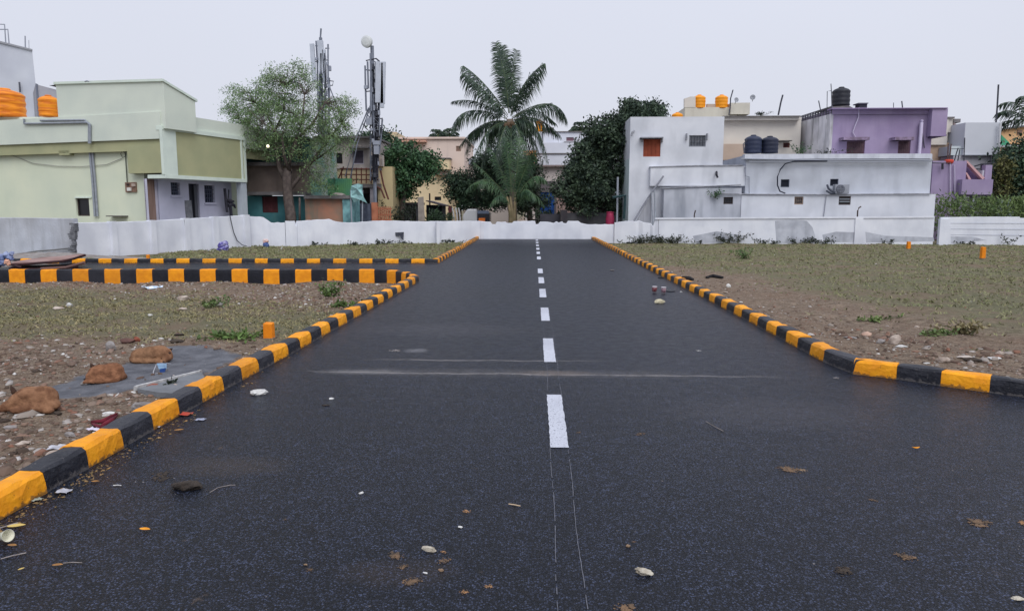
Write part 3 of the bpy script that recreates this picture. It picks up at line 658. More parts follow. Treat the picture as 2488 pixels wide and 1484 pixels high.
build(ppoly([(86, 203), (90, 205), (97, 292), (92, 292)], 40.95, .1), 'corner_post', M('dark_pipe2', (104, 108, 122)), gs)
build(ppoly([(119, 208), (138, 206), (139, 213)], 40.9, .4), 'dark_gable', DARK, gs)
build(ptube([(206, 199), (212, 197), (216, 199)], 31.7, .03), 'roof_pipe_bit', PIPE, house)

# ---------------- teal house
TEAL = M('teal_paint', (76, 130, 136), (60, 110, 118), scale=1.1, grime=(40, 84, 92), gamt=.5, streak=(110, 150, 150), samt=.3)
TEALD = M('teal_dark_paint', (46, 92, 100), (38, 78, 86), scale=1.5)
BRNW = M('brown_plaster', (140, 126, 118), (118, 106, 100), scale=1.2, streak=(92, 86, 84), samt=.5)
CONC = M('old_concrete', (122, 118, 118), (98, 96, 98), scale=2.5, streak=(70, 70, 74), samt=.5)
th = thing('teal_house', P(690, 508, 39.5)*[1, 1, 0], 'two storey teal house with brown upper plaster behind the feathery tree', 'house')
blk(th, 'lower_wall', TEAL, 596, 476, 742, 560, 38.6, 6, [(637, 477, 675, 517)], z0=-.3)
window(th, 637, 477, 675, 517, 38.6, 'shutter', 3, fr=M('shutter_frame', (70, 40, 44)), pane=M('shutter_maroon', (92, 52, 56), (74, 42, 46), scale=4), label='maroon shuttered ground floor window')
blk(th, 'sunshade', CONC, 600, 466, 742, 474, 38.0, 1.0)
blk(th, 'middle_wall', BRNW, 600, 403, 742, 466, 38.7, 6)
blk(th, 'ledge', CONC, 600, 394, 742, 403, 38.2, 1.0)
blk(th, 'upper_wall', TEALD, 600, 336, 742, 394, 38.8, 6, [(722, 350, 734, 388)])
window(th, 722, 350, 734, 388, 38.8, 'plain', name='window')
blk(th, 'roof_slab', TEALD, 596, 332, 746, 337, 38.5, 6.6)
lp = thing('wall_lamp', P(651, 362, 35.6), 'glowing white bulb lamp on the upper teal wall behind leaves', 'lamp')
build(MB().lathe(P(651, 359, 35.6), [(.02, 0), (.06, .02), (.075, .06), (.06, .11), (.03, .14)], 12), 'bulb', M('bulb', (255, 250, 225)), lp, smooth=True)
bm_ = MATS['bulb'].node_tree.nodes['Principled BSDF']; bm_.inputs['Emission Color'].default_value = (1, .86, .58, 1); bm_.inputs['Emission Strength'].default_value = 1.3
build(ptube([(651, 359.5, 35.6), (652, 364, 36.4), (660, 372, 38.75)], 0, .03), 'bracket', IR, lp)
# aqua peeling gable
AQ = M('aqua_peeling', (140, 190, 184), (196, 206, 202), scale=1.6, streak=(104, 160, 158), samt=.6, sscale=4, grime=(150, 140, 120), gamt=.4, lo=.42, hi=.55)
ag = thing('aqua_house', P(768, 508, 40)*[1, 1, 0], 'tall peeling aqua gable wall right of the feathery tree trunk', 'house')
build(ppoly([(742, 480), (742, 350), (768, 333), (798, 328), (802, 430), (800, 480)], 39.6, 5), 'gable_wall', AQ, ag)
build(ppoly([(740, 352), (767, 330), (800, 325), (800, 329), (768, 335), (742, 354)], 39.4, 5.3), 'roof_edge', CONC, ag)
build(ppoly([(742, 560), (742, 478), (802, 478), (802, 560)], 39.55, 5), 'base_wall', M('aqua_base', (120, 150, 146), (100, 124, 120), scale=2), ag)
# low shed with orange band, green tin panel and awning
OW = M('orange_wall', (174, 126, 104), (138, 120, 106), scale=1.5, streak=(92, 120, 110), samt=.7, sscale=2.5)
os_ = thing('orange_shed', P(800, 508, 38)*[1, 1, 0], 'low weathered orange and teal outbuilding under the green tin panel', 'shed')
blk(os_, 'wall', OW, 742, 483, 836, 560, 37.9, 1.6, z0=-.2); blk(os_, 'roof_slab', CONC, 738, 475, 850, 483, 37.6, 2.1)
blk(os_, 'teal_post_wall', M('pale_teal_wall', (128, 176, 180), (88, 128, 134), scale=3, streak=(60, 80, 86), samt=.7), 833, 484, 857, 560, 37.7, 1.6, z0=-.2)
build(ppoly([(807, 472), (815, 468), (826, 469), (836, 473), (830, 475)], 37.7, .4), 'debris_heap', M('pale_debris', (168, 160, 156)), os_)
gtin = thing('corrugated_sheet', P(828, 478, 38.4), 'bright green corrugated tin panel above the orange outbuilding', 'panel')
cg = MB(); a, b, c, d = R2(796, 434, 855, 478, 38.4); n_ = 24
for i in range(n_): cg.box(a+(b-a)*i/n_, a+(b-a)*(i+1)/n_, 38.4+(.03 if i % 2 else 0), 38.46, c+.0005*i, d)
build(cg, 'sheet', M('tin_green', (72, 130, 110), (86, 138, 92), scale=1.2, rough=.6), gtin)
aw = thing('hanging_awning', P(870, 495, 37.5), 'torn pale aqua plastic awning hanging beside the green tin panel', 'awning')
AWM = M('awning_aqua', (150, 196, 196), (126, 160, 164), scale=4, streak=(90, 112, 118), samt=.6)
m = MB(); pts = [[(853, 452), (870, 446), (881, 449)], [(852, 462), (868, 460), (880, 464)], [(852, 478), (868, 474), (883, 478)], [(860, 492), (876, 486), (892, 494)]]
vs = [P(x, y, 37.4+.12*((i+j) % 2)) for i, row in enumerate(pts) for j, (x, y) in enumerate(row)]
fs = [(i*3+j, i*3+j+1, i*3+j+4, i*3+j+3) for i in range(3) for j in range(2)]
m.add(vs+[v+np.array([0, .03, 0]) for v in vs], fs+[tuple(k+12 for k in f[::-1]) for f in fs]); build(m, 'cloth', AWM, aw)
build(pbox(855, 452, 874, 464, 37.5, .2), 'bundle', M('bundle_blue', (88, 104, 134), (150, 160, 176), scale=9), aw)
build(ptube([(852, 460), (853, 500), (855, 548)], 37.6, .04), 'pole', PIPE, aw); build(ptube([(881, 462), (880, 548)], 37.6, .035), 'pole', PIPE, aw)
# ---------------- cream house with rusty stair rail
CRM = M('cream_stained', (198, 190, 184), (176, 168, 166), scale=1.4, streak=(120, 112, 116), samt=.6, grime=(140, 130, 130), gamt=.5)
CRM2 = M('cream_yellow', (214, 196, 162), (196, 176, 146), scale=1.2, grime=(170, 152, 130), gamt=.4)
ch = thing('cream_house', P(860, 508, 41)*[1, 1, 0], 'stained cream two storey house with rusty stair railing', 'house')
blk(ch, 'upper_wall', CRM, 798, 336, 912, 410, 41, 5, [(856, 364, 884, 399), (812, 372, 832, 398)])
window(ch, 856, 364, 884, 399, 41, 'shutter', 3, fr=M('frame_lav', (186, 182, 196)), pane=M('shutter_grey', (96, 90, 106), (74, 70, 84), scale=3)); window(ch, 812, 372, 832, 398, 41, 'grill', 3)
blk(ch, 'roof_slab', CONC, 794, 331, 912, 335.5, 40.6, 5.8)
blk(ch, 'sunshade', CONC, 846, 356, 894, 360, 40.4, .7)
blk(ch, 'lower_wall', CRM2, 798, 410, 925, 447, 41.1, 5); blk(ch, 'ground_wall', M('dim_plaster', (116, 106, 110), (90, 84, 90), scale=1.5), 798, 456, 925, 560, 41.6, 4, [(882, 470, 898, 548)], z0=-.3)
window(ch, 882, 470, 898, 548, 41.6, 'plain', name='doorway')
blk(ch, 'balcony_slab', CONC, 850, 447, 918, 456, 40.2, 1.4); build(pbox(900, 456, 913, 545, 40.3, .35), 'column', M('column_grey', (164, 160, 168), (140, 136, 146), scale=2), ch)
blk(ch, 'side_wing', M('cream_side', (196, 180, 140), (180, 164, 130), scale=1), 918, 405, 955, 560, 41.2, 4, z0=-.3)
rl = thing('stair_railing', P(868, 445, 40), 'rusty brown stair railing in front of the cream house', 'railing')
RUST = M('rusty_iron', (104, 62, 52), (84, 52, 48), scale=8, rough=.8)
m = MB()
for yy in (410, 424, 436): m = ptube([(826, yy), (918, yy+1)], 40.1, .035, m)
build(m, 'rail', RUST, rl); m = MB()
for xx in (830, 842, 854, 866, 878, 890, 902, 914): m = ptube([(xx, 408), (xx, 446)], 40.12, .035, m)
build(m, 'baluster', RUST, rl)
build(ptube([(835, 405), (820, 440)], 40.15, .04), 'stringer', RUST, rl); build(ptube([(924, 412), (932, 450), (944, 485)], 40, .05), 'stringer', RUST, rl); build(ptube([(912, 452), (926, 460), (935, 482)], 40, .05), 'stringer', RUST, rl)
og = thing('orange_gate_wall', P(915, 508, 39.7)*[1, 1, 0], 'small orange gate pier and low orange grille wall behind white wall', 'gate')
ORG_ = M('orange_paint', (190, 124, 96), (164, 104, 80), scale=3)
build(pbox(903, 492, 916, 560, 39.7, .4), 'pier', ORG_, og)
m = MB()
for i in range(7): m = pbox(917+i*5, 502, 919.5+i*5, 560, 39.8, .06, m)
for yy in (506, 520, 533): m = pbox(916, yy, 952, yy+3, 39.86, .05, m)
build(m, 'grille', ORG_, og)
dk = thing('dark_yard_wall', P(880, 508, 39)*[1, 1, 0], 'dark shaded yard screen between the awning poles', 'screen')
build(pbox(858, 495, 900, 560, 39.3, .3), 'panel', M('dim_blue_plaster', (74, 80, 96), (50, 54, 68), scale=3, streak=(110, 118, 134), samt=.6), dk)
# ---------------- peach house in the middle distance
PCH = M('peach_paint', (222, 202, 190), (210, 192, 182), scale=.5, streak=(178, 160, 152), samt=.35)
PCH2 = M('peach_yellow', (226, 206, 170), (214, 194, 160), scale=.6, streak=(186, 168, 140), samt=.35)
ph = thing('peach_house', P(1060, 508, 62)*[1, 1, 0], 'plain peach flat roofed house behind the round green tree', 'house')
blk(ph, 'upper_wall', PCH, 958, 338, 1128, 408, 62, 9, [(1108, 355, 1120, 368)], z0=P(1060, 425, 62)[2])
window(ph, 1108, 355, 1120, 368, 62, 'shutter', 2, fr=M('frame_tan', (150, 126, 112)), pane=M('pane_tan', (134, 110, 98)))
blk(ph, 'roof_parapet', PCH, 956, 333, 1130, 337.6, 61.8, 9.4); blk(ph, 'sunshade', M('peach_edge', (206, 160, 140)), 966, 341, 1034, 345, 61.2, 1.2)
blk(ph, 'balcony', PCH2, 1058, 386, 1092, 412, 60.6, 1.3, z0=P(1060, 412, 60.6)[2]); blk(ph, 'balcony_edge', CONC, 1056, 383.5, 1094, 386, 60.5, 1.4)
blk(ph, 'lower_wall', PCH2, 958, 425.5, 1096, 560, 61.5, 9, [(1042, 470, 1046, 500), (1056, 478, 1072, 487)], z0=-.3)
window(ph, 1056, 478, 1072, 487, 61.5, 'plain'); window(ph, 1042, 470, 1046, 500, 61.5, 'plain', name='slit_window')
blk(ph, 'ledge', M('ledge_brown', (150, 120, 104)), 1058, 423.4, 1086, 425.4, 60.9, 1.2)
hs2 = thing('grey_roof_house', P(1145, 508, 66)*[1, 1, 0], 'far house with a pale grey roof between peach house and palms', 'house')
build(ppoly([(1127, 400), (1134, 385), (1158, 386), (1162, 400)], 66, 6), 'roof', M('grey_roof', (142, 148, 160)), hs2); blk(hs2, 'wall', M('wall_greybeige', (180, 172, 168)), 1126, 400.5, 1240, 560, 66.3, 5, z0=-.3)
cp_ = thing('cream_top_house', P(950, 508, 70)*[1, 1, 0], 'far cream rooftop peeking above the small dark tree', 'house')
blk(cp_, 'wall', CRM2, 930, 321, 966, 560, 70, 6, z0=-.3)
# ---------------- white modern house behind the palm
WH = M('white_paint', (214, 217, 226), (202, 205, 216), scale=.6, grime=(180, 182, 190), gamt=.3)
BG = M('beige_paint', (200, 190, 186), (188, 178, 174), scale=.8, streak=(150, 142, 142), samt=.4)
wh = thing('white_terrace_house', P(1350, 508, 58)*[1, 1, 0], 'white stepped terrace house with roof slab between palm and dark tree', 'house')
blk(wh, 'top_wall', WH, 1320, 321, 1440, 372, 60, 6, [(1376, 334, 1394, 343)], z0=P(1380, 402, 60)[2]); window(wh, 1376, 334, 1394, 343, 60, 'shutter', 2, fr=M('frame_mauve', (120, 92, 104)), pane=M('pane_mauve', (120, 92, 104)))
blk(wh, 'sunshade', CONC, 1370, 344.5, 1398, 346, 59.4, .7); blk(wh, 'parapet_cap', CONC, 1318, 319, 1440, 321.5, 59.9, 6.2)
blk(wh, 'middle_wall', WH, 1322, 347, 1394, 373, 58.6, 1.5, z0=P(1350, 402, 58.6)[2]); blk(wh, 'balcony_wall', WH, 1276, 374, 1396, 401, 57.6, 2.2); blk(wh, 'balcony_edge', CONC, 1300, 372, 1396, 374.3, 57.5, 2.2)
blk(wh, 'ledge', M('ledge_brown2', (132, 118, 116)), 1276, 401.3, 1398, 405, 57.4, 2.5)
blk(wh, 'lower_wall', BG, 1276, 405.2, 1440, 560, 57.9, 6, z0=-.3)
blk(wh, 'stair_room', WH, 1300, 322, 1318, 372, 60.5, 4, z0=P(1310, 402, 60.5)[2]); blk(wh, 'roof_slab', CONC, 1317, 310, 1346, 312.6, 60.2, 4)
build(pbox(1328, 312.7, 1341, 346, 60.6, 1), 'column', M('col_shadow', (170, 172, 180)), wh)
blk(wh, 'window_bay', M('orange_trim', (214, 160, 110)), 1272, 366, 1303, 399, 57.2, 1, [(1280, 378, 1299, 395)])
window(wh, 1280, 378, 1299, 395, 57.2, 'plain', fr=M('frame_white', (210, 214, 222)), pane=M('pane_blue', (84, 110, 150), rough=.2, spec=.6), label='blue glass window with orange surround')
tank(P(1311, 320, 62)+np.array([0, 0, .0]), .32, .98, TANKO, 'small orange tank partly behind the palm frond', 'orange roof tanks')
# blue and beige roller shutters with the low grey wall in front
sh = thing('shop_row', P(1360, 508, 50)*[1, 1, 0], 'low shop row with blue and beige metal shutters under the dark tree', 'shop')
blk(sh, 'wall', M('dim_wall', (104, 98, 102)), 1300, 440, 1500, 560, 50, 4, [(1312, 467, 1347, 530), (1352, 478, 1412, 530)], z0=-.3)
def shutter(x0, y0, x1, y1, m, lb):
    a, b, c, d = R2(x0, y0, x1, y1, 50.06); mb = MB(); n_ = 22
    for i in range(n_): mb.box(a+(b-a)*i/n_, a+(b-a)*(i+.96)/n_, 50.05+(.02 if i % 2 else 0), 50.1, c, d)
    build(mb, 'roller_shutter', m, sh, lb)
shutter(1312, 467, 1347, 530, M('shutter_blue', (34, 84, 160), (28, 72, 142), scale=2), 'bright blue metal shutter'); shutter(1352, 478, 1412, 530, M('shutter_beige', (190, 164, 156), (176, 150, 146), scale=2), 'beige ribbed metal shutter')
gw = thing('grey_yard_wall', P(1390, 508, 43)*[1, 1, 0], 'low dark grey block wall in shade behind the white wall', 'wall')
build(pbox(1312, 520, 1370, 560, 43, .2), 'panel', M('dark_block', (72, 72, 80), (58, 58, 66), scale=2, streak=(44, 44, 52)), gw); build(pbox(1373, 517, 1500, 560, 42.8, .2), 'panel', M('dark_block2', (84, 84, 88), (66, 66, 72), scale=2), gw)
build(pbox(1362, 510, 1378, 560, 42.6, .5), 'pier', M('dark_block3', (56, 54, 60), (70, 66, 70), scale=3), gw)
rb = thing('pink_drum', P(1482, 545, 40.5)*[1, 1, 0]+np.array([0, 0, -.2]), 'dark pink plastic drum beside the white house corner', 'drum')
PK = M('pink_plastic', (164, 48, 84), (140, 40, 72), scale=3, rough=.5)
q = P(1482, 545, 40.5); z1 = P(1482, 517, 40.5)[2]
build(MB().lathe((q[0], 40.5, -.2), [(.2, 0), (.23, .1), (.24, .5), (.22, .52), (.24, .54), (.24, z1-.1), (.2, z1+.1), (.19, z1+.2)], 18), 'barrel', PK, rb, smooth=True)
build(MB().lathe((q[0], 40.5, z1), [(.2, 0), (.215, .01), (.21, .05), (.05, .06)], 18), 'lid', PK, rb)
# green shed roof, cement pillar, vehicles glimpsed over the wall
sd = thing('tin_shed', P(1055, 508, 46)*[1, 1, 0], 'dark tin roofed shed sloping beside the grey cement pillar', 'shed')
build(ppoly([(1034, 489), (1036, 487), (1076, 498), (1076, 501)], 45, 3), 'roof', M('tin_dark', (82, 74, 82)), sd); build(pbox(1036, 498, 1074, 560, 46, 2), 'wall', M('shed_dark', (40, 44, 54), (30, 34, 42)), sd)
cpil = build(MB().add(*(lambda a: ([*a[0]], a[1]))(((P(1015, 480, 41), P(1029, 478, 41), P(1034, 560, 41), P(1017, 560, 41), P(1015, 480, 41.6), P(1029, 478, 41.6), P(1034, 560, 41.6), P(1017, 560, 41.6)), [(0, 1, 2, 3), (7, 6, 5, 4), (0, 4, 5, 1), (1, 5, 6, 2), (2, 6, 7, 3), (3, 7, 4, 0)]))), 'cement_pillar', M('pillar_grey', (158, 150, 142), (136, 128, 122), scale=3, streak=(110, 104, 100)), None, 'pale cement gate pillar standing left of the dark tin shed', 'pillar')
dw = thing('dark_outhouse', P(990, 508, 44)*[1, 1, 0], 'dark small outhouse with a doorway under the round green tree', 'outhouse')
blk(dw, 'wall', M('outhouse_grey', (92, 92, 100), (66, 68, 78), scale=2), 950, 498, 1014, 560, 44, 2, [(1001, 508, 1011, 550)], z0=-.3); window(dw, 1001, 508, 1011, 550, 44, 'plain', name='doorway')
blk(dw, 'roof', M('tin_dark', (82, 74, 82)), 946, 492, 1016, 497.6, 43.6, 2.6)
# ---------------- long white house on the right
WHS = M('white_stained', (214, 217, 225), (202, 206, 215), scale=.9, rough=.95, streak=(160, 164, 172), samt=.5, sscale=1.3, sz=.3, slo=.52, shi=.8, grime=(182, 185, 193), gamt=.6, bump=.15)
WHS2 = M('white_stained_grey', (193, 198, 208), (180, 185, 196), scale=.8, rough=.95, streak=(148, 152, 162), samt=.5, sscale=1.6, sz=.3, slo=.5, shi=.8, grime=(164, 168, 177), gamt=.6, bump=.15)
AQS = M('white_aqua', (196, 212, 214), (186, 204, 208), scale=1.4, streak=(150, 164, 168), samt=.5)
lh = thing('long_white_house', P(1700, 508, 41)*[1, 1, 0], 'long stained white house of stepped blocks behind the right compound wall', 'house')
blk(lh, 'tall_wall', WHS, 1529, 284, 1755, 560, 40.2, 6.6, [(1563, 338, 1605, 381), (1674, 329, 1715, 357)], z0=-.3)
a, b, c, d = R2(1529, 284, 1755, 560, 40.2)
build(MB().box(a-.012, a, 40.2, 46.8, -.3, d-2.2), 'side_wall', AQS, lh, 'faint aqua tinted side wall')
window(lh, 1563, 338, 1605, 381, 40.2, 'shutter', 2, fr=M('frame_brown', (150, 78, 60)), pane=M('shutter_brown', (160, 84, 62), (132, 66, 48), scale=2.5), label='reddish brown shuttered window')
window(lh, 1674, 329, 1715, 357, 40.2, 'grill', 5, fr=M('frame_grey', (130, 134, 142)), pane=M('pane_grey', (92, 98, 108), (120, 124, 132), scale=6), label='grey barred window')
SH = M('shade_conc', (158, 160, 168), (126, 128, 136), scale=4)
blk(lh, 'sunshade', SH, 1557, 333, 1612, 336, 39.75, .45)
m = MB()
for x in (1560, 1609): m = pbox(x, 336.2, x+2.5, 345, 40.05, .15, m)
for x in (1668, 1718): m = pbox(x, 324, x+2.5, 340, 40.0, .2, m)
build(m, 'shade_bracket', SH, lh)
m = MB().tube([P(1541, 318, 40.15), P(1536, 322, 39.95), P(1534, 330, 39.9)], .05, 6); build(m, 'roof_spout', SH, lh)
blk(lh, 'step_wall', WHS, 1579, 404, 1812, 560, 39.95, .25, z0=P(1600, 452, 39.95)[2]); 
m = MB().prism([P(1579, 405, 39.9), P(1690, 401.5, 39.9), P(1806, 400.5, 39.9), P(1806, 403, 39.9), P(1690, 404, 39.9), P(1579, 406.5, 39.9)], (0, .3, 0)); build(m, 'ledge', SH, lh)
STN = M('rain_stained', (186, 190, 200), (170, 174, 184), scale=1, rough=.95, streak=(120, 126, 137), samt=.85, sscale=1.4, sz=.22, slo=.5, shi=.78, grime=(156, 160, 168), gamt=.5)
LB_ = [(1758, 479, 1781, 496), (1930, 478, 1952, 497), (2038, 477, 2067, 498)]
blk(lh, 'low_wall', STN, 1612, 457, 1800, 560, 39.55, .6, LB_[:1], z0=-.3); blk(lh, 'low_wall', WHS, 1800.2, 472, 2270, 560, 39.5, .65, LB_[1:], z0=-.3)
window(lh, *LB_[0], 39.55, 'grill', 3, rev=.12); window(lh, *LB_[1], 39.5, 'grill', 4, fr=M('frame_tan2', (150, 130, 116)), pane=M('pane_tan2', (142, 128, 118), (100, 88, 84), scale=9)); window(lh, *LB_[2], 39.5, 'plain')
m = MB()
for yy in (483, 489): m = pbox(2040, yy, 2065, yy+2, 39.52, .03, m)
build(m, 'louvre', M('louvre', (150, 156, 166)), lh)
m = MB().tube([P(1604, 458, 39.5), P(1700, 454, 39.5), P(1800, 449, 39.5)], .03, 5); build(m, 'ledge_line', SH, lh)
m = MB().tube([P(1742, 470, 39.45), P(1800, 472, 39.45), P(2000, 473, 39.42), P(2262, 471, 39.42)], .035, 5); build(m, 'low_cap_line', SH, lh)
MB_ = [(1897, 436, 1918, 455), (2017, 435, 2037, 452)]
blk(lh, 'middle_wall', WHS2, 1812, 376, 2262, 475, 39.9, 7, MB_, z0=-.3)
for h in MB_: window(lh, *h, 39.9, 'plain', pane=M('pane_navy', (24, 28, 40)), fr=M('frame_navy', (60, 66, 80)))
blk(lh, 'middle_cap', M('cap_white', (206, 210, 220), (190, 194, 206), scale=2, streak=(150, 154, 162), samt=.5), 1810, 374, 2264, 386, 39.75, .5)
m = MB().tube([P(1800, 386, 39.7), P(2010, 390, 39.65), P(2140, 390, 39.65), P(2266, 389, 39.65)], .04, 5); m.tube([P(1820, 393, 39.66), P(2140, 394, 39.63), P(2262, 393, 39.63)], .03, 5); build(m, 'conduit', M('conduit', (150, 154, 164)), lh)
m = MB().tube([P(2010, 391, 39.6), P(1970, 391, 39.6), P(1930, 392, 39.6), P(1908, 398, 39.6), P(1896, 412, 39.6), P(1889, 430, 39.6), P(1889, 450, 39.6), P(1895, 465, 39.6), P(1908, 470, 39.6)], .035, 6); build(m, 'looped_cable', M('cable_navy', (36, 40, 54)), lh)
m = MB()
m.tube([P(1810, 405, 39.9), P(1812, 428, 39.8), P(1820, 430, 39.8), P(1820, 470, 39.6)], .03, 5); m.tube([P(2008, 474, 39.45), P(2004, 505, 39.45), P(2001, 528, 39.45)], .02, 5); build(m, 'thin_pipe', M('thin_pipe', (136, 140, 152)), lh)
m = MB().tube([P(1741, 418, 39.9), P(1741, 425, 39.6), P(1744, 432, 39.6)], .06, 6); build(m, 'wall_spout', IR, lh)
# pipes at the left corner
m = MB().tube([P(1499, 548, 40.1), P(1501, 430, 40.1)], .055, 6); build(m, 'rain_pipe', PIPE, lh)
m = MB().tube([P(1488, 480, 39.6), P(1500, 478, 39.7), P(1519, 475, 39.9), P(1518, 500, 39.9), P(1516, 532, 39.9)], .075, 6); build(m, 'green_pipe', M('dark_green_pipe', (38, 62, 66)), None, 'dark green bent drain pipe at the white house left corner', 'pipe')
build(MB().tube([P(1538, 540, 39.3), P(1575, 480, 39.45), P(1612, 428, 39.7)], .05, 7), 'slanting_pole', M('pole_grey', (142, 144, 154), (116, 118, 128), scale=5), None, 'grey pole leaning diagonally against the white house', 'pole')
for x0, x1, lb in ((1583, 1586, 'left and paler'), (1590, 1592, 'right and longer')):
    build(MB().tube([P(x0, 462, 39.3), P(x0+1, 500, 39.3), P(x1+1.5, 550, 39.15)], .045, 7), 'upright_pipe', PIPE, None, 'upright grey pipe under the slanting pole, %s of two' % lb, 'pipe')
m = MB(); m.prism([P(1566, 500, 39.5), P(1582, 474, 39.5), P(1582, 540, 39.5), P(1545, 540, 39.5)], (0, .04, 0)); build(m, 'plank_screen', M('plank_screen', (170, 172, 180), (150, 152, 160), scale=2, stretch=(5, 5, .5)), lh)
# air conditioner
ac = thing('air_conditioner', P(2046, 470, 39.4), 'grey air conditioner outdoor unit on the white wall ledge', 'air conditioner')
ACM = M('ac_grey', (150, 154, 164), (138, 142, 152), scale=4, rough=.6)
build(pbox(2029, 448, 2064, 470, 39.3, .35), 'casing', ACM, ac, bevel=.02)
q = P(2042, 459.5, 39.28); m = MB().lathe((0, 0, 0), [(.2, 0), (.23, .01), (.22, .02)], 24); m.v = [(q[0]+v[0], q[1]-v[2], q[2]+v[1]) for v in m.v]; build(m, 'fan_guard', M('fan_dark', (92, 96, 108)), ac)
m = MB()
for r_ in (.07, .13, .18):
    m.tube([(q[0]+r_*math.cos(t), q[1]-.03, q[2]+r_*math.sin(t)) for t in np.linspace(0, 2*math.pi, 20)], .008, 4, cap=False)
m.tube([(q[0]-.2, q[1]-.035, q[2]), (q[0]+.2, q[1]-.035, q[2])], .01, 4); m.tube([(q[0], q[1]-.035, q[2]-.2), (q[0], q[1]-.035, q[2]+.2)], .01, 4); build(m, 'guard_wire', ACM, ac)
m = MB().tube([P(2030, 468, 39.3), P(2020, 464, 39.4), P(2013, 458, 39.5), P(2010, 450, 39.7)], .06, 6); m.tube([P(2030, 470, 39.3), P(2018, 470, 39.4), P(2008, 464, 39.6)], .05, 6); build(m, 'hose', M('hose', (70, 74, 86)), ac)
# navy tanks
TKN = M('tank_navy', (40, 48, 70), (52, 58, 80), scale=2.5, rough=.5)
q = P(1829, 373, 41.2); tank((q[0], 41.2, q[2]), .46, 1.0, TKN, 'taller navy water tank, left of the two on the long white house', 'navy roof tanks')
q = P(1869, 373, 41.3); tank((q[0], 41.3, q[2]), .46, .94, M('tank_navy2', (30, 36, 54), (40, 44, 62), scale=2.5, rough=.5), 'darker shorter navy water tank, right of the two on the long white house', 'navy roof tanks')
build(MB().tube([P(1808, 373, 41), P(1806, 350, 41), P(1815, 340, 41), P(1820, 336, 41)], .03, 5), 'tank_pipe', M('dark_pipe', (84, 86, 96)), lh)
# ---------------- cream house with the dark roof lip
crh = thing('cream_flat_house', P(1840, 508, 50)*[1, 1, 0], 'cream flat roofed house with dark roof lip behind navy tanks', 'house')
CRW = M('cream_paint', (216, 210, 200), (206, 200, 192), scale=.6, grime=(186, 180, 174), gamt=.3)
blk(crh, 'wall', CRW, 1750, 286, 1945, 380, 50, 6, [(1903, 347, 1919, 359)], z0=-.3); window(crh, 1903, 347, 1919, 359, 50, 'shutter', 1, fr=M('frame_red', (110, 66, 60)), pane=M('pane_red', (70, 44, 46)))
blk(crh, 'beige_panel', M('beige_panel', (184, 164, 148), (176, 156, 140), scale=1.2), 1740, 350, 1818, 389, 49.3, .7)
blk(crh, 'roof_lip', M('lip_dark', (92, 90, 88), (112, 108, 106), scale=3), 1757, 281.5, 1945, 284, 49.3, 7); blk(crh, 'fascia', CRW, 1757, 284.2, 1945, 292, 49.5, 6.8)
blk(crh, 'ledge', M('lip_dark', (92, 90, 88)), 1892, 341, 1925, 343, 49.4, .6)
# ---------------- cream stair tower and orange tanks on it
st = thing('cream_stair_tower', P(1740, 508, 56)*[1, 1, 0], 'cream rooftop stair tower carrying two orange tanks', 'building')
blk(st, 'wall', M('cream_paint2', (210, 206, 192), (200, 196, 184), scale=.8, streak=(176, 170, 156), samt=.4), 1663, 261, 1790, 330, 56, 6, z0=-.3); blk(st, 'raised_wall', M('cream_paint2', (210, 206, 192)), 1776, 250, 1822, 276, 55.6, 3, z0=P(1800, 278, 55.6)[2])
build(ppoly([(1663, 262), (1663, 240), (1672, 237), (1678, 235), (1690, 235), (1690, 262)], 56, .3), 'end_parapet', CRW, st)
build(ppoly([(1718, 262), (1718, 253), (1745, 253), (1745, 262)], 56.3, .3), 'low_parapet', M('tan_parapet', (176, 160, 148)), st)
for x, lb in ((1704, 'left'), (1759, 'right')):
    q = P(x, 261.5, 55.6); tank((q[0], 56.4, q[2]+.02), .47, 1.02, TANKO, 'orange water tank on the cream stair tower, %s of the pair' % lb, 'orange roof tanks')
q = P(1645, 300, 54); tank((q[0], 54, P(1645, 303, 54)[2]), .4, .86, TANKO, 'orange tank top just showing over the tall white wall', 'orange roof tanks')
RODM = M('rod_dark', (72, 74, 84), (54, 56, 64), scale=3)
def rod(pts, Y, r, lb, nm='roof_rod'): return build(ptube(pts, Y, r), nm, RODM, None, lb, 'rod')
rod([(1771, 280), (1774, 262), (1775, 240), (1781, 219)], 49.8, .04, 'crooked tall rod on the cream roof beside the right orange tank')
rod([(1891, 280), (1897, 250), (1902, 231)], 49.8, .055, 'thick leaning pole on the cream roof left of the purple house')
def dish(x, y, Y, r, tilt, lb):
    t = thing('satellite_dish', P(x, y, Y), lb, 'dish', 'rooftop satellite dishes'); c = P(x, y, Y); m = MB().lathe((0, 0, 0), [(.01, 0), (r*.6, .04), (r, .12), (r*1.01, .14), (r*.5, .06)], 16)
    R_ = Matrix.Rotation(tilt, 3, 'Y') @ Matrix.Rotation(rad(70), 3, 'X'); m.v = [tuple(np.array(R_ @ Vector(v))+c) for v in m.v]
    build(m, 'reflector', M('dish_grey', (150, 154, 162), rough=.5), t, smooth=True); build(MB().tube([c, c-(0, 0, .15), c-(0, -.1, .25)], .02, 5), 'mast', RODM, t)
dish(1787, 244, 55, .17, 1.0, 'small grey rooftop dish beside the crooked rod'); dish(1829, 238, 55, .19, -1.1, 'small grey rooftop dish above the cream stair tower right end')
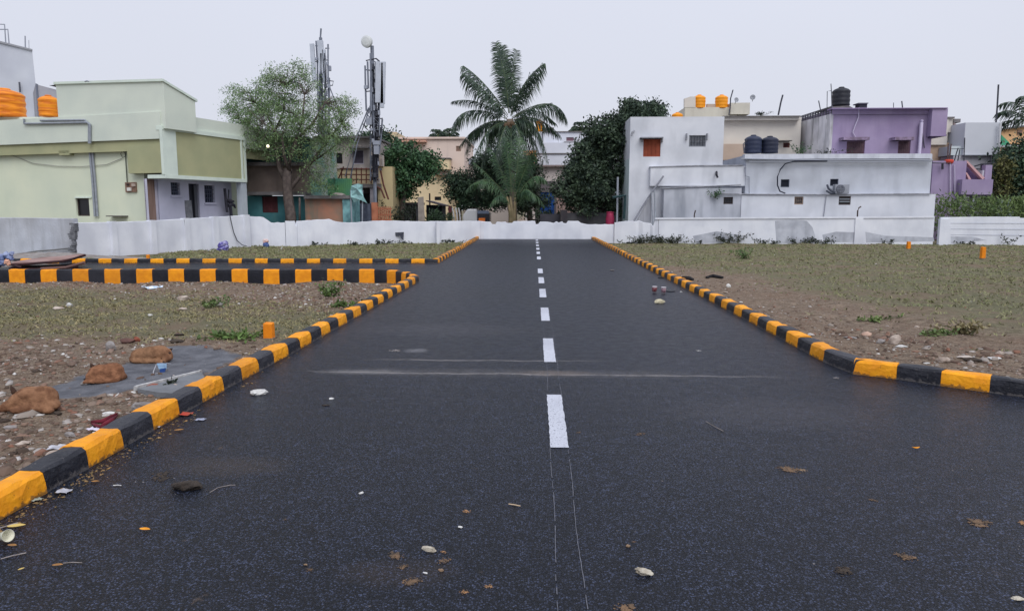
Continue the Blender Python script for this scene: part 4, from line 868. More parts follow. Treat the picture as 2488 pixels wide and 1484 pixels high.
# ---------------- purple house
PU = M('purple_paint', (160, 146, 176), (150, 136, 166), scale=.7, rough=.9, grime=(128, 112, 148), gamt=.5, streak=(122, 108, 140), samt=.35)
pu = thing('purple_house', P(2150, 508, 46)*[1, 1, 0], 'purple two storey house with shaded shuttered windows', 'house')
PWN = [(2057, 342, 2101, 376), (2182, 342, 2212, 374)]
blk(pu, 'front_wall', PU, 2022, 278.5, 2263, 400, 46, 6, PWN, z0=P(2150, 520, 46)[2])
blk(pu, 'roof_band', PU, 2024, 263.5, 2263, 278, 45.9, 6.1); blk(pu, 'overhang_wall', PU, 2263.3, 264, 2301, 331, 45.5, 5); blk(pu, 'roof_edge', M('purple_edge', (150, 134, 168)), 2022, 262, 2303, 264, 45.4, .8)
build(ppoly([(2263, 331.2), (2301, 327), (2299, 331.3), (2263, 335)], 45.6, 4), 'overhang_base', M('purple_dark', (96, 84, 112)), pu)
for i, h in enumerate(PWN):
    window(pu, *h, 46, 'shutter', 4-i, fr=M('frame_purple', (110, 84, 100)), pane=M('shutter_brown2', (96, 76, 82), (80, 62, 70), scale=5)); blk(pu, 'sunshade', M('purple_shade', (150, 132, 160), (110, 96, 112), scale=5), h[0]-7, 333, h[2]+(12 if i == 0 else 11), 340.5, 45.3, .7)
SWM = M('streaked_side', (222, 220, 224), (208, 206, 212), scale=1, streak=(84, 84, 84), samt=.9, sscale=1.6, sz=.2, grime=(130, 130, 130), gamt=.6)
q0, q1 = P(2019, 340, 46), P(1931, 345, 52.2); tz, tz1 = P(2021, 277, 46)[2], P(1931, 299, 52.2)[2]
m = MB(); m.add([(q0[0]-.1, 46.01, 0), (q0[0]-.1, 46.01, tz), (q1[0], 52.2, tz1), (q1[0], 52.2, 0), (q0[0]+.5, 46.01, 0), (q0[0]+.5, 46.01, tz), (q1[0]+.5, 52.2, tz1), (q1[0]+.5, 52.2, 0)], [(0, 1, 2, 3), (4, 7, 6, 5), (1, 5, 6, 2), (0, 4, 5, 1), (3, 2, 6, 7)]); build(m, 'side_wall', SWM, pu, 'grey rain streaked left side wall')
m = MB()
for zz in (.12, .3, .48, .62): m.tube([(q0[0], 46.1, tz+zz*.75), (q1[0], 52.2, tz1+zz*.55)], .035, 4)
for i in range(15):
    f = i/14; m.box(q0[0]+(q1[0]-q0[0])*f-.04, q0[0]+(q1[0]-q0[0])*f+.04, 46.1+6.1*f-.05, 46.1+6.1*f+.05, tz+(tz1-tz)*f, tz+(tz1-tz)*f+.45-.08*f)
build(m, 'roof_balustrade', M('balustrade', (112, 112, 120), (92, 92, 100), scale=4), pu)
m = MB().tube([P(2233, 376, 45.8), P(2237, 330, 45.8), P(2239, 298, 45.8), P(2240, 294, 45.95)], .1, 8); build(m, 'white_pipe', M('pipe_white', (206, 198, 222)), pu); build(ptube([(2241, 325), (2246, 360)], 45.9, .03), 'stay', RODM, pu)
m = ptube([(2078, 333), (2072, 322), (2078, 305), (2086, 285), (2087, 262)], 45.9, .035); build(m, 'thin_pipe', M('pipe_lilac', (186, 178, 200)), pu)
q = P(2042, 259, 47.2); tank((q[0], 47.2, q[2]+.02), .53, 1.16, M('tank_black', (34, 36, 44), (46, 48, 56), scale=3, rough=.5), 'black ribbed water tank on the purple house roof')
build(ppoly([(2008, 264), (2022, 259), (2062, 257), (2074, 263)], 46.4, 1.8), 'tank_plinth', CONC, pu)
bx = thing('roof_cistern', P(2097, 262, 46.8), 'small dark box cistern on the purple roof beside the black tank', 'cistern'); build(pbox(2088, 252, 2107, 263, 46.8, .6), 'box', M('cistern_dark', (58, 60, 70)), bx); build(pbox(2086, 250, 2110, 252.4, 46.7, .8), 'lid', M('cistern_lid', (100, 102, 112)), bx)
for pts, lb, r_ in (([(2021, 258), (2020, 222), (2019, 204)], 'tallest thin rod left of the black tank', .025), ([(2009, 290), (2010, 222), (2019, 221)], 'bent pale rod frame left of the black tank', .02), ([(1994, 270), (1989, 245)], 'short slanting rod on the balustrade of the purple house', .03), ([(2171, 263), (2171, 250)], 'shortest rod on the purple roof', .02), ([(2193, 263), (2191, 246)], 'short thick rod on the purple roof right part', .035)): rod(pts, 46.6, r_, lb)
# ---------------- cream and grey houses right of the purple one, purple stair block
c2 = thing('cream_gable_house', P(2320, 508, 50)*[1, 1, 0], 'cream house with brown stair gable right of the purple house', 'house')
blk(c2, 'wall', CRW, 2255, 288, 2303, 345, 50, 5, z0=P(2280, 352, 50)[2]); blk(c2, 'wide_wall', CRW, 2280, 322, 2348, 400, 50.4, 5, z0=P(2280, 345, 50.4)[2]); blk(c2, 'upper_wall', CRW, 2303.2, 286, 2318, 322, 50.1, 4)
blk(c2, 'lower_wall', M('tan_wall', (196, 172, 150), (186, 162, 140), scale=1), 2255, 347, 2312, 392, 50.2, 3, z0=-.3); build(ppoly([(2318, 298), (2344, 319), (2344, 322), (2318, 322)], 50, 2), 'stair_gable', M('gable_brown', (136, 120, 120)), c2)
blk(c2, 'roof_slab', CONC, 2300, 284, 2320, 287, 49.9, 3); blk(c2, 'roof_slab', CONC, 2318, 289, 2334, 298, 50, 2)
g2 = thing('grey_blank_house', P(2385, 508, 48.5)*[1, 1, 0], 'tall blank pale grey house wall behind purple stair', 'house')
blk(g2, 'upper_wall', M('pale_grey_paint', (196, 200, 208), (190, 194, 202), scale=.6), 2343, 298, 2431, 375.6, 48.5, 6, z0=P(2385, 378, 48.5)[2]); blk(g2, 'lower_wall', M('pale_grey_plaster', (184, 184, 192), (170, 170, 178), scale=1.2, streak=(150, 150, 158), samt=.5), 2312, 378.4, 2428, 500, 48.6, 5.5, z0=-.3); blk(g2, 'ledge', M('ledge_grey', (150, 154, 164)), 2343, 376, 2430, 378, 48.3, .3)
blk(g2, 'left_wall', M('pale_blue_paint', (196, 206, 210)), 2311, 355, 2343, 377.5, 48.7, 2); build(ptube([(2430, 300), (2427, 360), (2424, 420)], 48.3, .07), 'edge_pipe', M('pipe_pale', (190, 192, 196)), g2)
rod([(2420, 298), (2423, 260), (2426, 206)], 49, .05, 'tall rooftop mast standing on the pale grey blank house', 'mast')
pst = thing('purple_stair_block', P(2330, 508, 43.5)*[1, 1, 0], 'purple outdoor stair with landing balcony above the green thicket', 'staircase')
blk(pst, 'wall', PU, 2263, 391, 2345, 500, 44, 4, z0=-.3); blk(pst, 'landing_wall', PU, 2337, 436, 2412, 473, 43.5, 1.6)
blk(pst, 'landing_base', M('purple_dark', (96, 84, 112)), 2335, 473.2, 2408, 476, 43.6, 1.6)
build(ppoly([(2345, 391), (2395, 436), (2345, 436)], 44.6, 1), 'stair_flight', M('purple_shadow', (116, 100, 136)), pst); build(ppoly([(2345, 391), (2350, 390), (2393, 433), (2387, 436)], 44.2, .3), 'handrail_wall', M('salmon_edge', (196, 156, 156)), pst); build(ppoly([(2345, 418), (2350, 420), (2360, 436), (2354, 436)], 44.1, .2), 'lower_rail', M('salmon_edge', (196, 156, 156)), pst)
blk(pst, 'newel_wall', PU, 2394, 401, 2410, 436, 44.3, .4); blk(pst, 'white_post', WH, 2387, 414, 2394, 436, 44.4, .3); blk(pst, 'pillar', WH, 2363, 476, 2368, 500, 43.9, .3, z0=-.3)
m = ptube([(2309, 392), (2309, 470)], 43.9, .03); m = ptube([(2319, 400), (2320, 470)], 43.9, .03, m); build(m, 'wall_pipe', M('pipe_lilac', (186, 178, 200)), pst)
m = ptube([(2250, 396), (2310, 397)], 43.8, .03); m = ptube([(2290, 398), (2290, 412)], 43.8, .06, m); build(m, 'wall_bracket', IR, pst)
pot = thing('red_pot', P(2305, 398, 43.8), 'bright red round pot with dark stakes on the purple wall top', 'pot'); q = P(2305, 399, 44.1)
build(MB().lathe(q, [(.14, 0), (.24, .08), (.26, .18), (.22, .26), (.17, .27)], 16), 'bowl', M('pot_red', (190, 70, 56)), pot, smooth=True); m = ptube([(2302, 394), (2303, 375), (2304, 350)], 44.1, .03); m = ptube([(2306, 394), (2309, 370), (2311, 350)], 44.1, .03, m); build(m, 'stake', M('stake_brown', (92, 70, 66)), pot)
m = ptube([(2318, 394), (2323, 375), (2328, 360)], 44.2, .03); m = ptube([(2326, 396), (2330, 376), (2332, 364)], 44.2, .03, m); m = ptube([(2342, 392), (2343, 360), (2344, 335)], 44.3, .03, m); m = ptube([(2312, 362), (2342, 362)], 44.3, .02, m); build(m, 'iron_stakes', RODM, None, 'cluster of thin iron bars rising behind the red pot', 'bars')
tp = thing('pole_crossarm', P(2386, 436, 44.6), 'dark power pole top with two cross arms behind the purple landing', 'power pole'); build(ptube([(2386, 436), (2386, 397)], 44.8, .08), 'pole', M('pole_dark', (56, 56, 64)), tp); build(ptube([(2368, 404), (2386, 399), (2408, 398)], 44.7, .045), 'cross_arm', M('pole_dark', (56, 56, 64)), tp); build(ptube([(2362, 411), (2398, 411)], 44.7, .04), 'cross_arm', M('pole_dark', (56, 56, 64)), tp); build(ptube([(2408, 398), (2409, 376)], 44.7, .025), 'stay', M('pole_dark', (56, 56, 64)), tp)
yb = thing('orange_house', P(2470, 508, 62)*[1, 1, 0], 'orange and green painted house corner at the right picture edge', 'house')
build(ppoly([(2434, 320), (2437, 314), (2560, 300), (2560, 372), (2434, 372)], 62, 6), 'wall', M('orange_yellow', (216, 176, 132), (206, 164, 122), scale=1), yb); build(ppoly([(2433.5, 328), (2452, 346), (2455, 354), (2433.5, 354)], 61.9, .12), 'green_patch', M('green_paint', (72, 150, 116)), yb)
blk(yb, 'ledge', WH, 2433, 353, 2560, 357, 61.5, .6); blk(yb, 'lower_wall', M('slate_wall', (96, 104, 122), (120, 126, 140), scale=1, stretch=(.4, .4, 6)), 2433, 357.2, 2560, 560, 62.1, 6, z0=-.3); build(ppoly([(2434, 318), (2437, 311), (2560, 296), (2560, 300), (2437, 315)], 61.7, 6.4), 'roof_edge', CONC, yb)
blk(yb, 'window', M('pane_tan', (134, 110, 98)), 2472, 316, 2484, 328, 61.94, .1)
# ---------------- cell masts
STL = M('mast_steel', (132, 138, 152), (104, 110, 124), scale=2, rough=.6); PNL = M('antenna_panel', (188, 194, 206), (176, 182, 194), scale=2, rough=.5); BOX = M('radio_box', (150, 156, 170), rough=.5)
def mast(name, lb, base, pole, poles, panels, boxes, rungs, stays, dsh=None, Y=45):
    t = thing(name, P(base[0], base[1], Y), lb, 'cell mast'); build(ptube(pole, Y, .1), 'pole', STL, t)
    for p in poles: build(ptube(p, Y+random.uniform(-.4, .4), .05), 'side_pole', STL, t)
    for x0, y0, x1, y1, w in panels:
        a, b = P(x0, y0, Y-.35), P(x1, y1, Y-.35); m = MB(); m.prism([a+(-w/2, 0, 0), a+(w/2, 0, 0), b+(w/2, 0, 0), b+(-w/2, 0, 0)], (0, .14, 0)); build(m, 'panel_antenna', PNL, t, bevel=.02)
    for x0, y0, x1, y1 in boxes: build(pbox(x0, y0, x1, y1, Y-.3, .2), 'radio_unit', BOX, t)
    m = MB()
    for a in rungs: m = ptube(a, Y-.1, .03, m)
    build(m, 'bracket', RODM, t)
    for s in stays: build(ptube(s, Y, .035), 'stay', STL, t)
    if dsh:
        x, y, r = dsh; c = P(x, y, Y-.2); m = MB().lathe((0, 0, 0), [(r*.9, 0), (r, .06), (r*.98, .2), (r*.7, .24), (.02, .26)], 28); R_ = Matrix.Rotation(rad(90), 3, 'X') @ Matrix.Rotation(rad(0), 3, 'Y')
        m.v = [tuple(np.array(Matrix.Rotation(rad(-15), 3, 'Z') @ (R_ @ Vector(v)))+c) for v in m.v]; build(m, 'drum_dish', M('drum_dish', (208, 212, 212), (196, 200, 202), scale=2), t, smooth=False)
    return t
mast('cell_mast', 'dish topped cell mast right of the feathery tree', (912, 500), [(912, 505), (911, 440), (908, 330), (906, 200), (904, 112)], [[(887, 160), (888, 210), (890, 270)], [(893, 150), (895, 215)], [(917, 150), (919, 230), (921, 310)], [(900, 130), (902, 270)], [(929, 290), (926, 330), (921, 372)]],
     [(918, 150, 917, 250, .26), (926, 152, 928, 262, .2), (931, 150, 929, 252, .24)], [(889, 286, 903, 303), (906, 342, 922, 352), (908, 354, 920, 375), (884, 208, 893, 216)],
     [[(886, 170), (908, 172)], [(888, 223), (908, 221)], [(893, 180), (893, 172), (906, 170)], [(889, 148), (906, 144), (915, 143), (923, 150)], [(912, 142), (922, 151)], [(909, 308), (926, 306)], [(910, 290), (930, 288)], [(912, 334), (925, 333)], [(884, 300), (889, 312), (894, 316)]],
     [[(896, 262), (880, 300), (862, 345), (838, 430)], [(903, 250), (884, 305), (868, 350), (850, 440)], [(902, 290), (889, 275)], [(912, 300), (921, 280), (920, 260)]], dsh=(894, 103, .31), Y=39.8)
m2 = mast('cell_mast', 'taller cell mast cluster rising behind the feathery tree', (786, 335), [(783, 335), (781, 200), (779, 92)], [[(768, 100), (771, 150), (774, 330)], [(797, 108), (797, 160), (800, 330)], [(778, 100), (780, 70)], [(790, 180), (792, 330)]],
     [(757, 106, 763, 200, .26), (777, 98, 782, 180, .34), (786, 120, 790, 200, .2)], [(795, 160, 803, 172), (782, 178, 790, 190), (765, 140, 771, 146)],
     [[(766, 112), (776, 112)], [(790, 118), (800, 118)], [(795, 196), (810, 198), (808, 208), (796, 209)], [(762, 150), (785, 152)], [(785, 146), (799, 147)], [(774, 260), (800, 262)], [(775, 300), (800, 298)], [(773, 225), (798, 222)]],
     [[(800, 210), (820, 260), (845, 330)], [(800, 235), (816, 290), (830, 345)]], Y=44.5)
m = ptube([(857, 330), (905, 331), (905, 334), (857, 333)], 41, .03)
def lattice(t_, x0, x1, y0, y1, n, Y, r=.022):
    m = MB(); ys = np.linspace(y0, y1, n+1)
    for i in range(n):
        a, b = (x0, x1) if i % 2 == 0 else (x1, x0); m = ptube([(a, ys[i]), (b, ys[i+1])], Y, r, m, 4); m = ptube([(x0, ys[i]), (x1, ys[i])], Y, r, m, 4)
    m = ptube([(x0, y0), (x0, y1)], Y, r*1.5, m, 5); m = ptube([(x1, y0), (x1, y1)], Y, r*1.5, m, 5); build(m, 'lattice', STL, t_)
m1 = [o for o in C.objects if o.name == 'cell_mast'][0]
lattice(m1, 900, 912, 150, 440, 19, 39.9); lattice(m1, 908, 922, 230, 330, 7, 39.6); lattice(m2, 776, 789, 150, 335, 13, 44.8); lattice(m2, 789, 801, 190, 335, 10, 44.4)
rb_ = random.Random(9)
for t_, cx, y0, y1 in ((m1, 908, 155, 425), (m1, 915, 250, 430), (m2, 784, 130, 330)):
    m = MB()
    for i in range(13):
        x = cx+rb_.uniform(-12, 12); y = rb_.uniform(y0, y1); m = pbox(x, y, x+rb_.uniform(3, 7), y+rb_.uniform(5, 14), (43.9 if t_ is m2 else 39.7)+rb_.uniform(-.2, .2), .15, m)
    build(m, 'radio_unit', BOX if cx != 915 else RODM, t_)
    m = MB()
    for i in range(5):
        x = cx+rb_.uniform(-7, 7); m = ptube([(x, y0), (x+rb_.uniform(-5, 5), (y0*2+y1)/3), (x+rb_.uniform(-5, 5), (y0+2*y1)/3), (cx+rb_.uniform(-4, 4), y1+12)], 43.7 if t_ is m2 else 39.6, .02, m, 4)
    build(m, 'feeder_cable', M('cable_black', (32, 34, 44)), t_)
# grey cabinet equipment near the mast foot
eq = thing('equipment_rack', P(912, 440, 40.2), 'dark equipment rack at the foot of the dish topped mast', 'rack'); build(pbox(902, 380, 918, 404, 40.6, .3), 'cabinet', M('rack_dark', (78, 82, 98), (100, 104, 118), scale=5), eq); build(pbox(905, 405, 916, 432, 40.5, .4), 'cabinet', M('rack_dark', (78, 82, 98)), eq); build(pbox(906, 434, 921, 446, 40.3, .3), 'crate', M('rack_beige', (176, 168, 164)), eq); build(ptube([(920, 378), (930, 380), (930, 404)], 40.8, .05), 'frame', M('rack_beige', (176, 168, 164)), eq)
build(pbox(909, 378, 930, 404, 41.0, .4), 'board', M('rack_cream', (200, 188, 178)), eq)
# ---------------- vehicles glimpsed over the wall
vn = thing('parked_van', (P(1150, 540, 44)[0], 44, -.2), 'white parked van nose showing above the wall under the bushy tree', 'van')
VW = M('van_white', (206, 208, 212), rough=.35, spec=.5); VD = M('van_dark', (24, 28, 38), rough=.25, spec=.5)
a, b = P(1128, 520, 44), P(1161, 520, 44); z1 = P(1145, 507, 44)[2]
m = MB().add([(a[0]-.05, 43.4, .1), (b[0], 43.4, .1), (b[0], 43.4, z1-.02), (a[0]+.25, 43.4, z1-.02), (a[0]-.05, 43.4, z1-.42), (a[0]-.05, 45.2, .1), (b[0], 45.2, .1), (b[0], 45.2, z1-.02), (a[0]+.25, 45.2, z1-.02), (a[0]-.05, 45.2, z1-.42)], [(0, 1, 2, 3, 4), (9, 8, 7, 6, 5), (0, 5, 6, 1), (1, 6, 7, 2), (2, 7, 8, 3), (3, 8, 9, 4), (4, 9, 5, 0)]); build(m, 'body', VW, vn, bevel=.08)
build(MB().box(b[0]-.1, b[0]+.75, 43.5, 45.1, .1, z1-.25), 'cab', VD, vn, bevel=.05); build(MB().box(b[0]+.02, b[0]+.7, 43.46, 43.6, z1-.3, z1-.12), 'roof_rack', M('rack_blue', (112, 124, 146)), vn)
for dx in (-.45, .55):
    wm = MB(); wm.lathe((0, 0, 0), [(.2, -.1), (.3, -.09), (.31, 0), (.3, .09), (.2, .1)], 20); wm.v = [(v[0]+b[0]+dx, 43.35+v[2], .12+v[1]) for v in wm.v]; build(wm, 'wheel', VD, vn)
bk_ = thing('handcart', (P(1170, 540, 41)[0], 41, -.2), 'small orange topped cart just above the wall beside the van', 'cart'); build(pbox(1163, 530, 1178, 539, 41, .4), 'tray', M('cart_orange', (206, 112, 48)), bk_); build(MB().box(P(1164, 540, 41)[0], P(1177, 540, 41)[0], 41.05, 41.35, -.1, P(1170, 539.5, 41)[2]), 'frame', IR, bk_)
for x, t_ in ((1099, 'left'), (1107, 'middle'), (1114, 'right')):
    build(ptube([(x, 505), (x+3, 520), (x+5, 545)], 42, .04), 'white_stake', M('stake_white', (190, 190, 194)), None, 'pale bent stake left of the van, %s of three' % t_, 'stake', 'pale stakes')
build(ppoly([(1089, 500), (1097, 500), (1098, 560), (1090, 560)], 42.5, .2), 'maroon_post', M('post_maroon', (84, 44, 50)), None, 'dark maroon gate post beside the pale stakes', 'post')
# ================================================================ VEGETATION
def leafmat(name, c1, c2, isl=.7, rough=.6):
    m = M(name, c1, c2, scale=2.2, rough=rough, island=isl, spec=.3)
    return m
def leaves_mesh(name, cen, size, mat_, rng, asp=.45, hang=.2, parent=None, kind=None, **k):
    """many small separate rhombic leaves"""
    n = len(cen); d = rng.normal(size=(n, 3)); d[:, 2] -= hang; d /= np.linalg.norm(d, axis=1)[:, None]
    q = rng.normal(size=(n, 3)); s = np.cross(d, q); s /= np.linalg.norm(s, axis=1)[:, None]
    L_ = size*rng.uniform(.6, 1.35, (n, 1)); v = np.empty((n, 4, 3))
    v[:, 0] = cen; v[:, 1] = cen+d*L_*.45+s*L_*asp*.5; v[:, 2] = cen+d*L_; v[:, 3] = cen+d*L_*.45-s*L_*asp*.5
    org = ORG[parent.name] if parent is not None else cen.mean(0); vv = (v.reshape(-1, 3)-org)
    me = bpy.data.meshes.new(name); me.vertices.add(n*4); me.vertices.foreach_set('co', vv.ravel().astype(np.float32))
    me.loops.add(n*4); me.loops.foreach_set('vertex_index', np.arange(n*4, dtype=np.int32)); me.polygons.add(n)
    me.polygons.foreach_set('loop_start', np.arange(0, n*4, 4, dtype=np.int32)); me.update(calc_edges=True); me.validate(); me.materials.append(mat_)
    o = bpy.data.objects.new(name, me); C.objects.link(o)
    if parent is not None: o.parent = parent
    else: o.location = tuple(org)
    return tag(o, k.get('label'), k.get('cat'), k.get('group'), kind)
BARK = M('bark_grey', (104, 94, 90), (76, 68, 66), scale=5, rough=.95, bump=.8, bscale=22)
BARKD = M('bark_dark', (56, 48, 46), (40, 36, 38), scale=5, rough=.95)
def tree(lb, Y, trunk, limbs, ells, ncl, per, size, mt, seed, spread=.22, asp=.45, hang=.2, bark=None, shell=.55, twig=.012, name='tree', cat='tree', dz=1.0, group=None, sub_=0):
    """trunk: [(px, py, radius)], limbs: [[(px, py, dY, radius)...]], ells: crown lobes in pixels (cx, cy, rx, ry, weight)"""
    rng = np.random.default_rng(seed); base = P(trunk[0][0], trunk[0][1], Y); base[2] = -.2
    t = thing(name, base, lb, cat, group); bark = bark or BARK
    m = MB(); m.tube([P(x, y, Y) for x, y, r in trunk], [r for x, y, r in trunk], 9)
    nodes = [P(x, y, Y) for x, y, r in trunk[-2:]]
    for l in limbs:
        pts = [P(x, y, Y+d) for x, y, d, r in l]; m.tube(pts, [r for *_, r in l], 7)
        for a, b in zip(pts, pts[1:]):
            nodes += [a+(b-a)*f for f in (.4, .7, 1.)]
    nodes = np.array(nodes); cl = []
    tw = sum(e_[4] for e_ in ells)
    for cx, cy, rx, ry, w in ells:
        n = max(3, int(ncl*w/tw)); c = P(cx, cy, Y); k = (P(cx+rx, cy, Y)-c)[0]; kz = (c-P(cx, cy+ry, Y))[2]
        u = rng.normal(size=(n, 3)); u /= np.linalg.norm(u, axis=1)[:, None]; r_ = rng.uniform(shell**3, 1, n)**(1/3)
        sc3 = np.array([k, min(k, 2.6)*dz, kz])
        if sub_:
            ns = max(4, int(sub_*w)); su = rng.normal(size=(ns, 3)); su /= np.linalg.norm(su, axis=1)[:, None]; su *= rng.uniform(.55, .95, (ns, 1)); j = rng.integers(0, ns, n); p = c+(su[j]+u*.36*rng.uniform(.5, 1, n)[:, None]*rng.uniform(.7, 1.25, ns)[j][:, None])*sc3
        else: p = c+u*r_[:, None]*sc3
        cl.append(p)
    cl = np.concatenate(cl); tm = MB()
    for p in cl[::2]:
        i = np.argmin(np.linalg.norm(nodes-p, axis=1)); a = nodes[i]
        if np.linalg.norm(a-p) > 2.4: continue
        mid = (a+p)/2+rng.normal(size=3)*.12+np.array([0, 0, .08]); tm.tube([a, mid, p], [twig*1.8, twig, twig*.5], 3, cap=False)
    build(m, 'trunk', bark, t, smooth=True)
    if tm.v: build(tm, 'twigs', bark, t)
    cen = np.repeat(cl, per, 0)+rng.normal(size=(len(cl)*per, 3))*spread*np.array([1, 1, .75])
    leaves_mesh('crown', cen, size, mt, rng, asp, hang, t)
    return t
LF = leafmat('leaf_feathery', (138, 162, 108), (90, 116, 82), isl=.6)
tree('feathery light green tree with forked trunk before the teal house', 37.2,
     [(708, 560, .3), (706, 520, .27), (700, 480, .25), (697, 440, .25), (700, 410, .2)],
     [[(698, 445, 0, .17), (680, 410, .1, .13), (672, 370, .2, .1), (668, 320, .3, .07), (650, 280, .5, .04), (620, 250, .6, .02)],
      [(700, 425, 0, .15), (705, 380, -.2, .12), (720, 340, -.3, .09), (735, 290, -.4, .06), (740, 230, -.5, .03)],
      [(697, 470, 0, .13), (728, 430, .2, .1), (760, 390, .3, .09), (790, 350, .4, .07), (830, 300, .5, .04)],
      [(728, 430, .2, .09), (745, 400, .4, .07), (780, 380, .8, .05), (820, 350, 1, .03)],
      [(672, 370, .2, .08), (655, 340, .5, .06), (620, 320, .6, .04), (580, 290, .7, .02)],
      [(720, 340, -.3, .08), (760, 300, -.5, .06), (790, 250, -.6, .03)], [(668, 320, .3, .06), (690, 270, 0, .05), (695, 210, 0, .02)],
      [(705, 420, 0, .1), (690, 380, -.6, .08), (685, 330, -.8, .05), (640, 300, -1, .03)], [(728, 480, 0, .05), (728, 540, 0, .06)]],
     [(612, 262, 68, 46, 1.0), (680, 225, 62, 44, 1.0), (690, 290, 95, 55, 1.6), (770, 290, 85, 62, 1.4), (838, 262, 36, 28, .35), (592, 300, 42, 34, .45), (728, 176, 30, 26, .22), (672, 178, 34, 24, .18), (628, 340, 60, 34, .6), (775, 400, 45, 55, .35), (575, 222, 32, 16, .16), (700, 355, 85, 40, .9), (815, 335, 50, 50, .6), (640, 200, 30, 20, .15), (775, 455, 40, 20, .18), (560, 262, 26, 14, .12), (745, 205, 34, 30, .25)],
     1500, 26, .095, LF, 3, spread=.15, asp=.4, hang=.5, shell=.15, twig=.011, dz=.9)
LD = leafmat('leaf_dark', (94, 114, 86), (42, 56, 50), isl=.8, rough=.55)
LD2 = leafmat('leaf_dark2', (84, 110, 78), (42, 60, 52), isl=.8)
tree('huge dark leafy tree left of the long white house', 43.5, [(1465, 560, .4), (1468, 500, .36), (1472, 440, .3)],
     [[(1470, 450, 0, .25), (1430, 400, .4, .15), (1400, 360, .5, .08)], [(1472, 440, 0, .25), (1490, 370, 0, .18), (1520, 300, 0, .1)], [(1470, 470, 0, .2), (1410, 460, -.5, .12), (1370, 450, -.6, .05)]],
     [(1556, 276, 52, 24, .7), (1505, 292, 46, 30, .8), (1458, 330, 42, 42, 1), (1440, 395, 62, 55, 1.5), (1415, 440, 62, 48, 1.4), (1392, 462, 42, 42, .9), (1470, 470, 62, 48, 1.3), (1510, 380, 60, 70, 1.6), (1530, 270, 30, 22, .3), (1596, 286, 20, 9, .15), (1540, 330, 60, 40, .8), (1455, 505, 55, 24, .5)],
     1700, 30, .19, LD, 5, spread=.24, asp=.5, hang=.3, bark=BARKD, shell=.45, sub_=11)
LG = leafmat('leaf_mid', (84, 120, 76), (50, 78, 58), isl=.8)
tree('round bright green tree between dish topped mast and peach house', 43, [(978, 560, .16), (976, 520, .15), (982, 470, .14), (990, 430, .1)],
     [[(984, 465, 0, .1), (960, 420, .2, .07), (948, 390, .3, .03)], [(986, 450, 0, .1), (1015, 410, -.2, .07), (1040, 385, -.2, .03)], [(990, 430, 0, .09), (998, 390, 0, .05), (1000, 360, 0, .03)]],
     [(998, 372, 50, 26, 1), (1020, 402, 44, 30, 1), (962, 398, 36, 36, .9), (992, 430, 46, 34, 1), (985, 462, 34, 20, .5), (1046, 402, 20, 22, .3)], 420, 22, .19, LG, 7, spread=.22, asp=.55, hang=.3, shell=.5, sub_=11)
tree('small dark tree top behind the masts', 54, [(925, 560, .2), (928, 420, .16), (930, 370, .1)], [[(930, 370, 0, .1), (935, 345, 0, .05)]], [(928, 345, 34, 26, 1), (946, 362, 26, 26, .7), (884, 338, 22, 18, .3)], 150, 16, .28, LD2, 8, spread=.3, shell=.3)
tree('bushy dark tree over the parked van', 45, [(1150, 560, .2), (1155, 500, .16), (1165, 450, .12)], [[(1165, 455, 0, .1), (1130, 430, 0, .06)], [(1165, 455, 0, .1), (1200, 420, 0, .06)]],
     [(1122, 445, 38, 34, 1), (1115, 480, 32, 34, .8), (1160, 470, 44, 42, 1.2), (1195, 430, 40, 50, 1.2), (1215, 480, 44, 40, 1.1), (1200, 385, 48, 40, .9), (1245, 400, 50, 48, 1)], 700, 24, .18, LD2, 9, spread=.27, shell=.4, sub_=11)
tree('dark shade tree behind the young coconut palm', 46, [(1290, 560, .2), (1285, 500, .16), (1280, 460, .12)], [[(1280, 460, 0, .1), (1300, 430, 0, .05)]], [(1280, 440, 40, 50, 1), (1285, 490, 42, 34, 1), (1262, 470, 40, 50, 1)], 380, 24, .18, LD, 10, spread=.27, shell=.4, sub_=11)
tree('dark leafy tree at the right edge before the orange house', 47, [(2470, 560, .2), (2470, 480, .16), (2475, 420, .1)], [[(2475, 420, 0, .1), (2480, 380, 0, .05)]],
     [(2475, 375, 40, 36, 1), (2462, 430, 38, 44, 1.1), (2510, 410, 50, 60, 1.3), (2475, 470, 48, 30, .8)], 520, 18, .26, LD2, 12, spread=.3, shell=.35, sub_=11)
tree('olive bush with yellowish leaves against the blank grey house', 46, [(2443, 560, .1), (2442, 480, .08), (2441, 430, .05)], [[(2441, 430, 0, .05), (2440, 400, 0, .03)]], [(2440, 412, 16, 34, 1), (2436, 455, 14, 26, .6)], 70, 18, .2, leafmat('leaf_olive', (118, 116, 64), (74, 78, 50)), 13, spread=.2, shell=.3, name='bush', cat='bush')
# thicket behind the rightmost wall
def thicket(lb, x0, x1, ytop, Y, n, mt, seed, name='thicket', size=.22):
    rng = np.random.default_rng(seed); a, b = P(x0, 500, Y)[0], P(x1, 500, Y)[0]; X = rng.uniform(a, b, n); f = (X-a)/(b-a); zt = P((x0+x1)/2, ytop, Y)[2]
    h = (.62+.25*n2(X, X*0+seed, 1.1, seed)+.2*n2(X*3, X*0+seed, 2.1, seed))*(zt+.3)-.3; h = h+rng.exponential(.09, n); cen = np.stack([X, Y+rng.uniform(-1, 1, n), -.2+(h+.2)*rng.uniform(0, 1, n)**.6], 1)
    return leaves_mesh(name, cen, size, mt, rng, .28, -.9, None, 'stuff', label=lb, cat='shrubs')
LW = leafmat('leaf_weed', (128, 146, 88), (74, 96, 58)); LW2 = leafmat('leaf_weed_dark', (52, 62, 48), (34, 42, 36))
thicket('pale green thicket of tall weeds behind the rightmost compound wall', 2268, 2700, 466, 42, 9000, LW, 4)
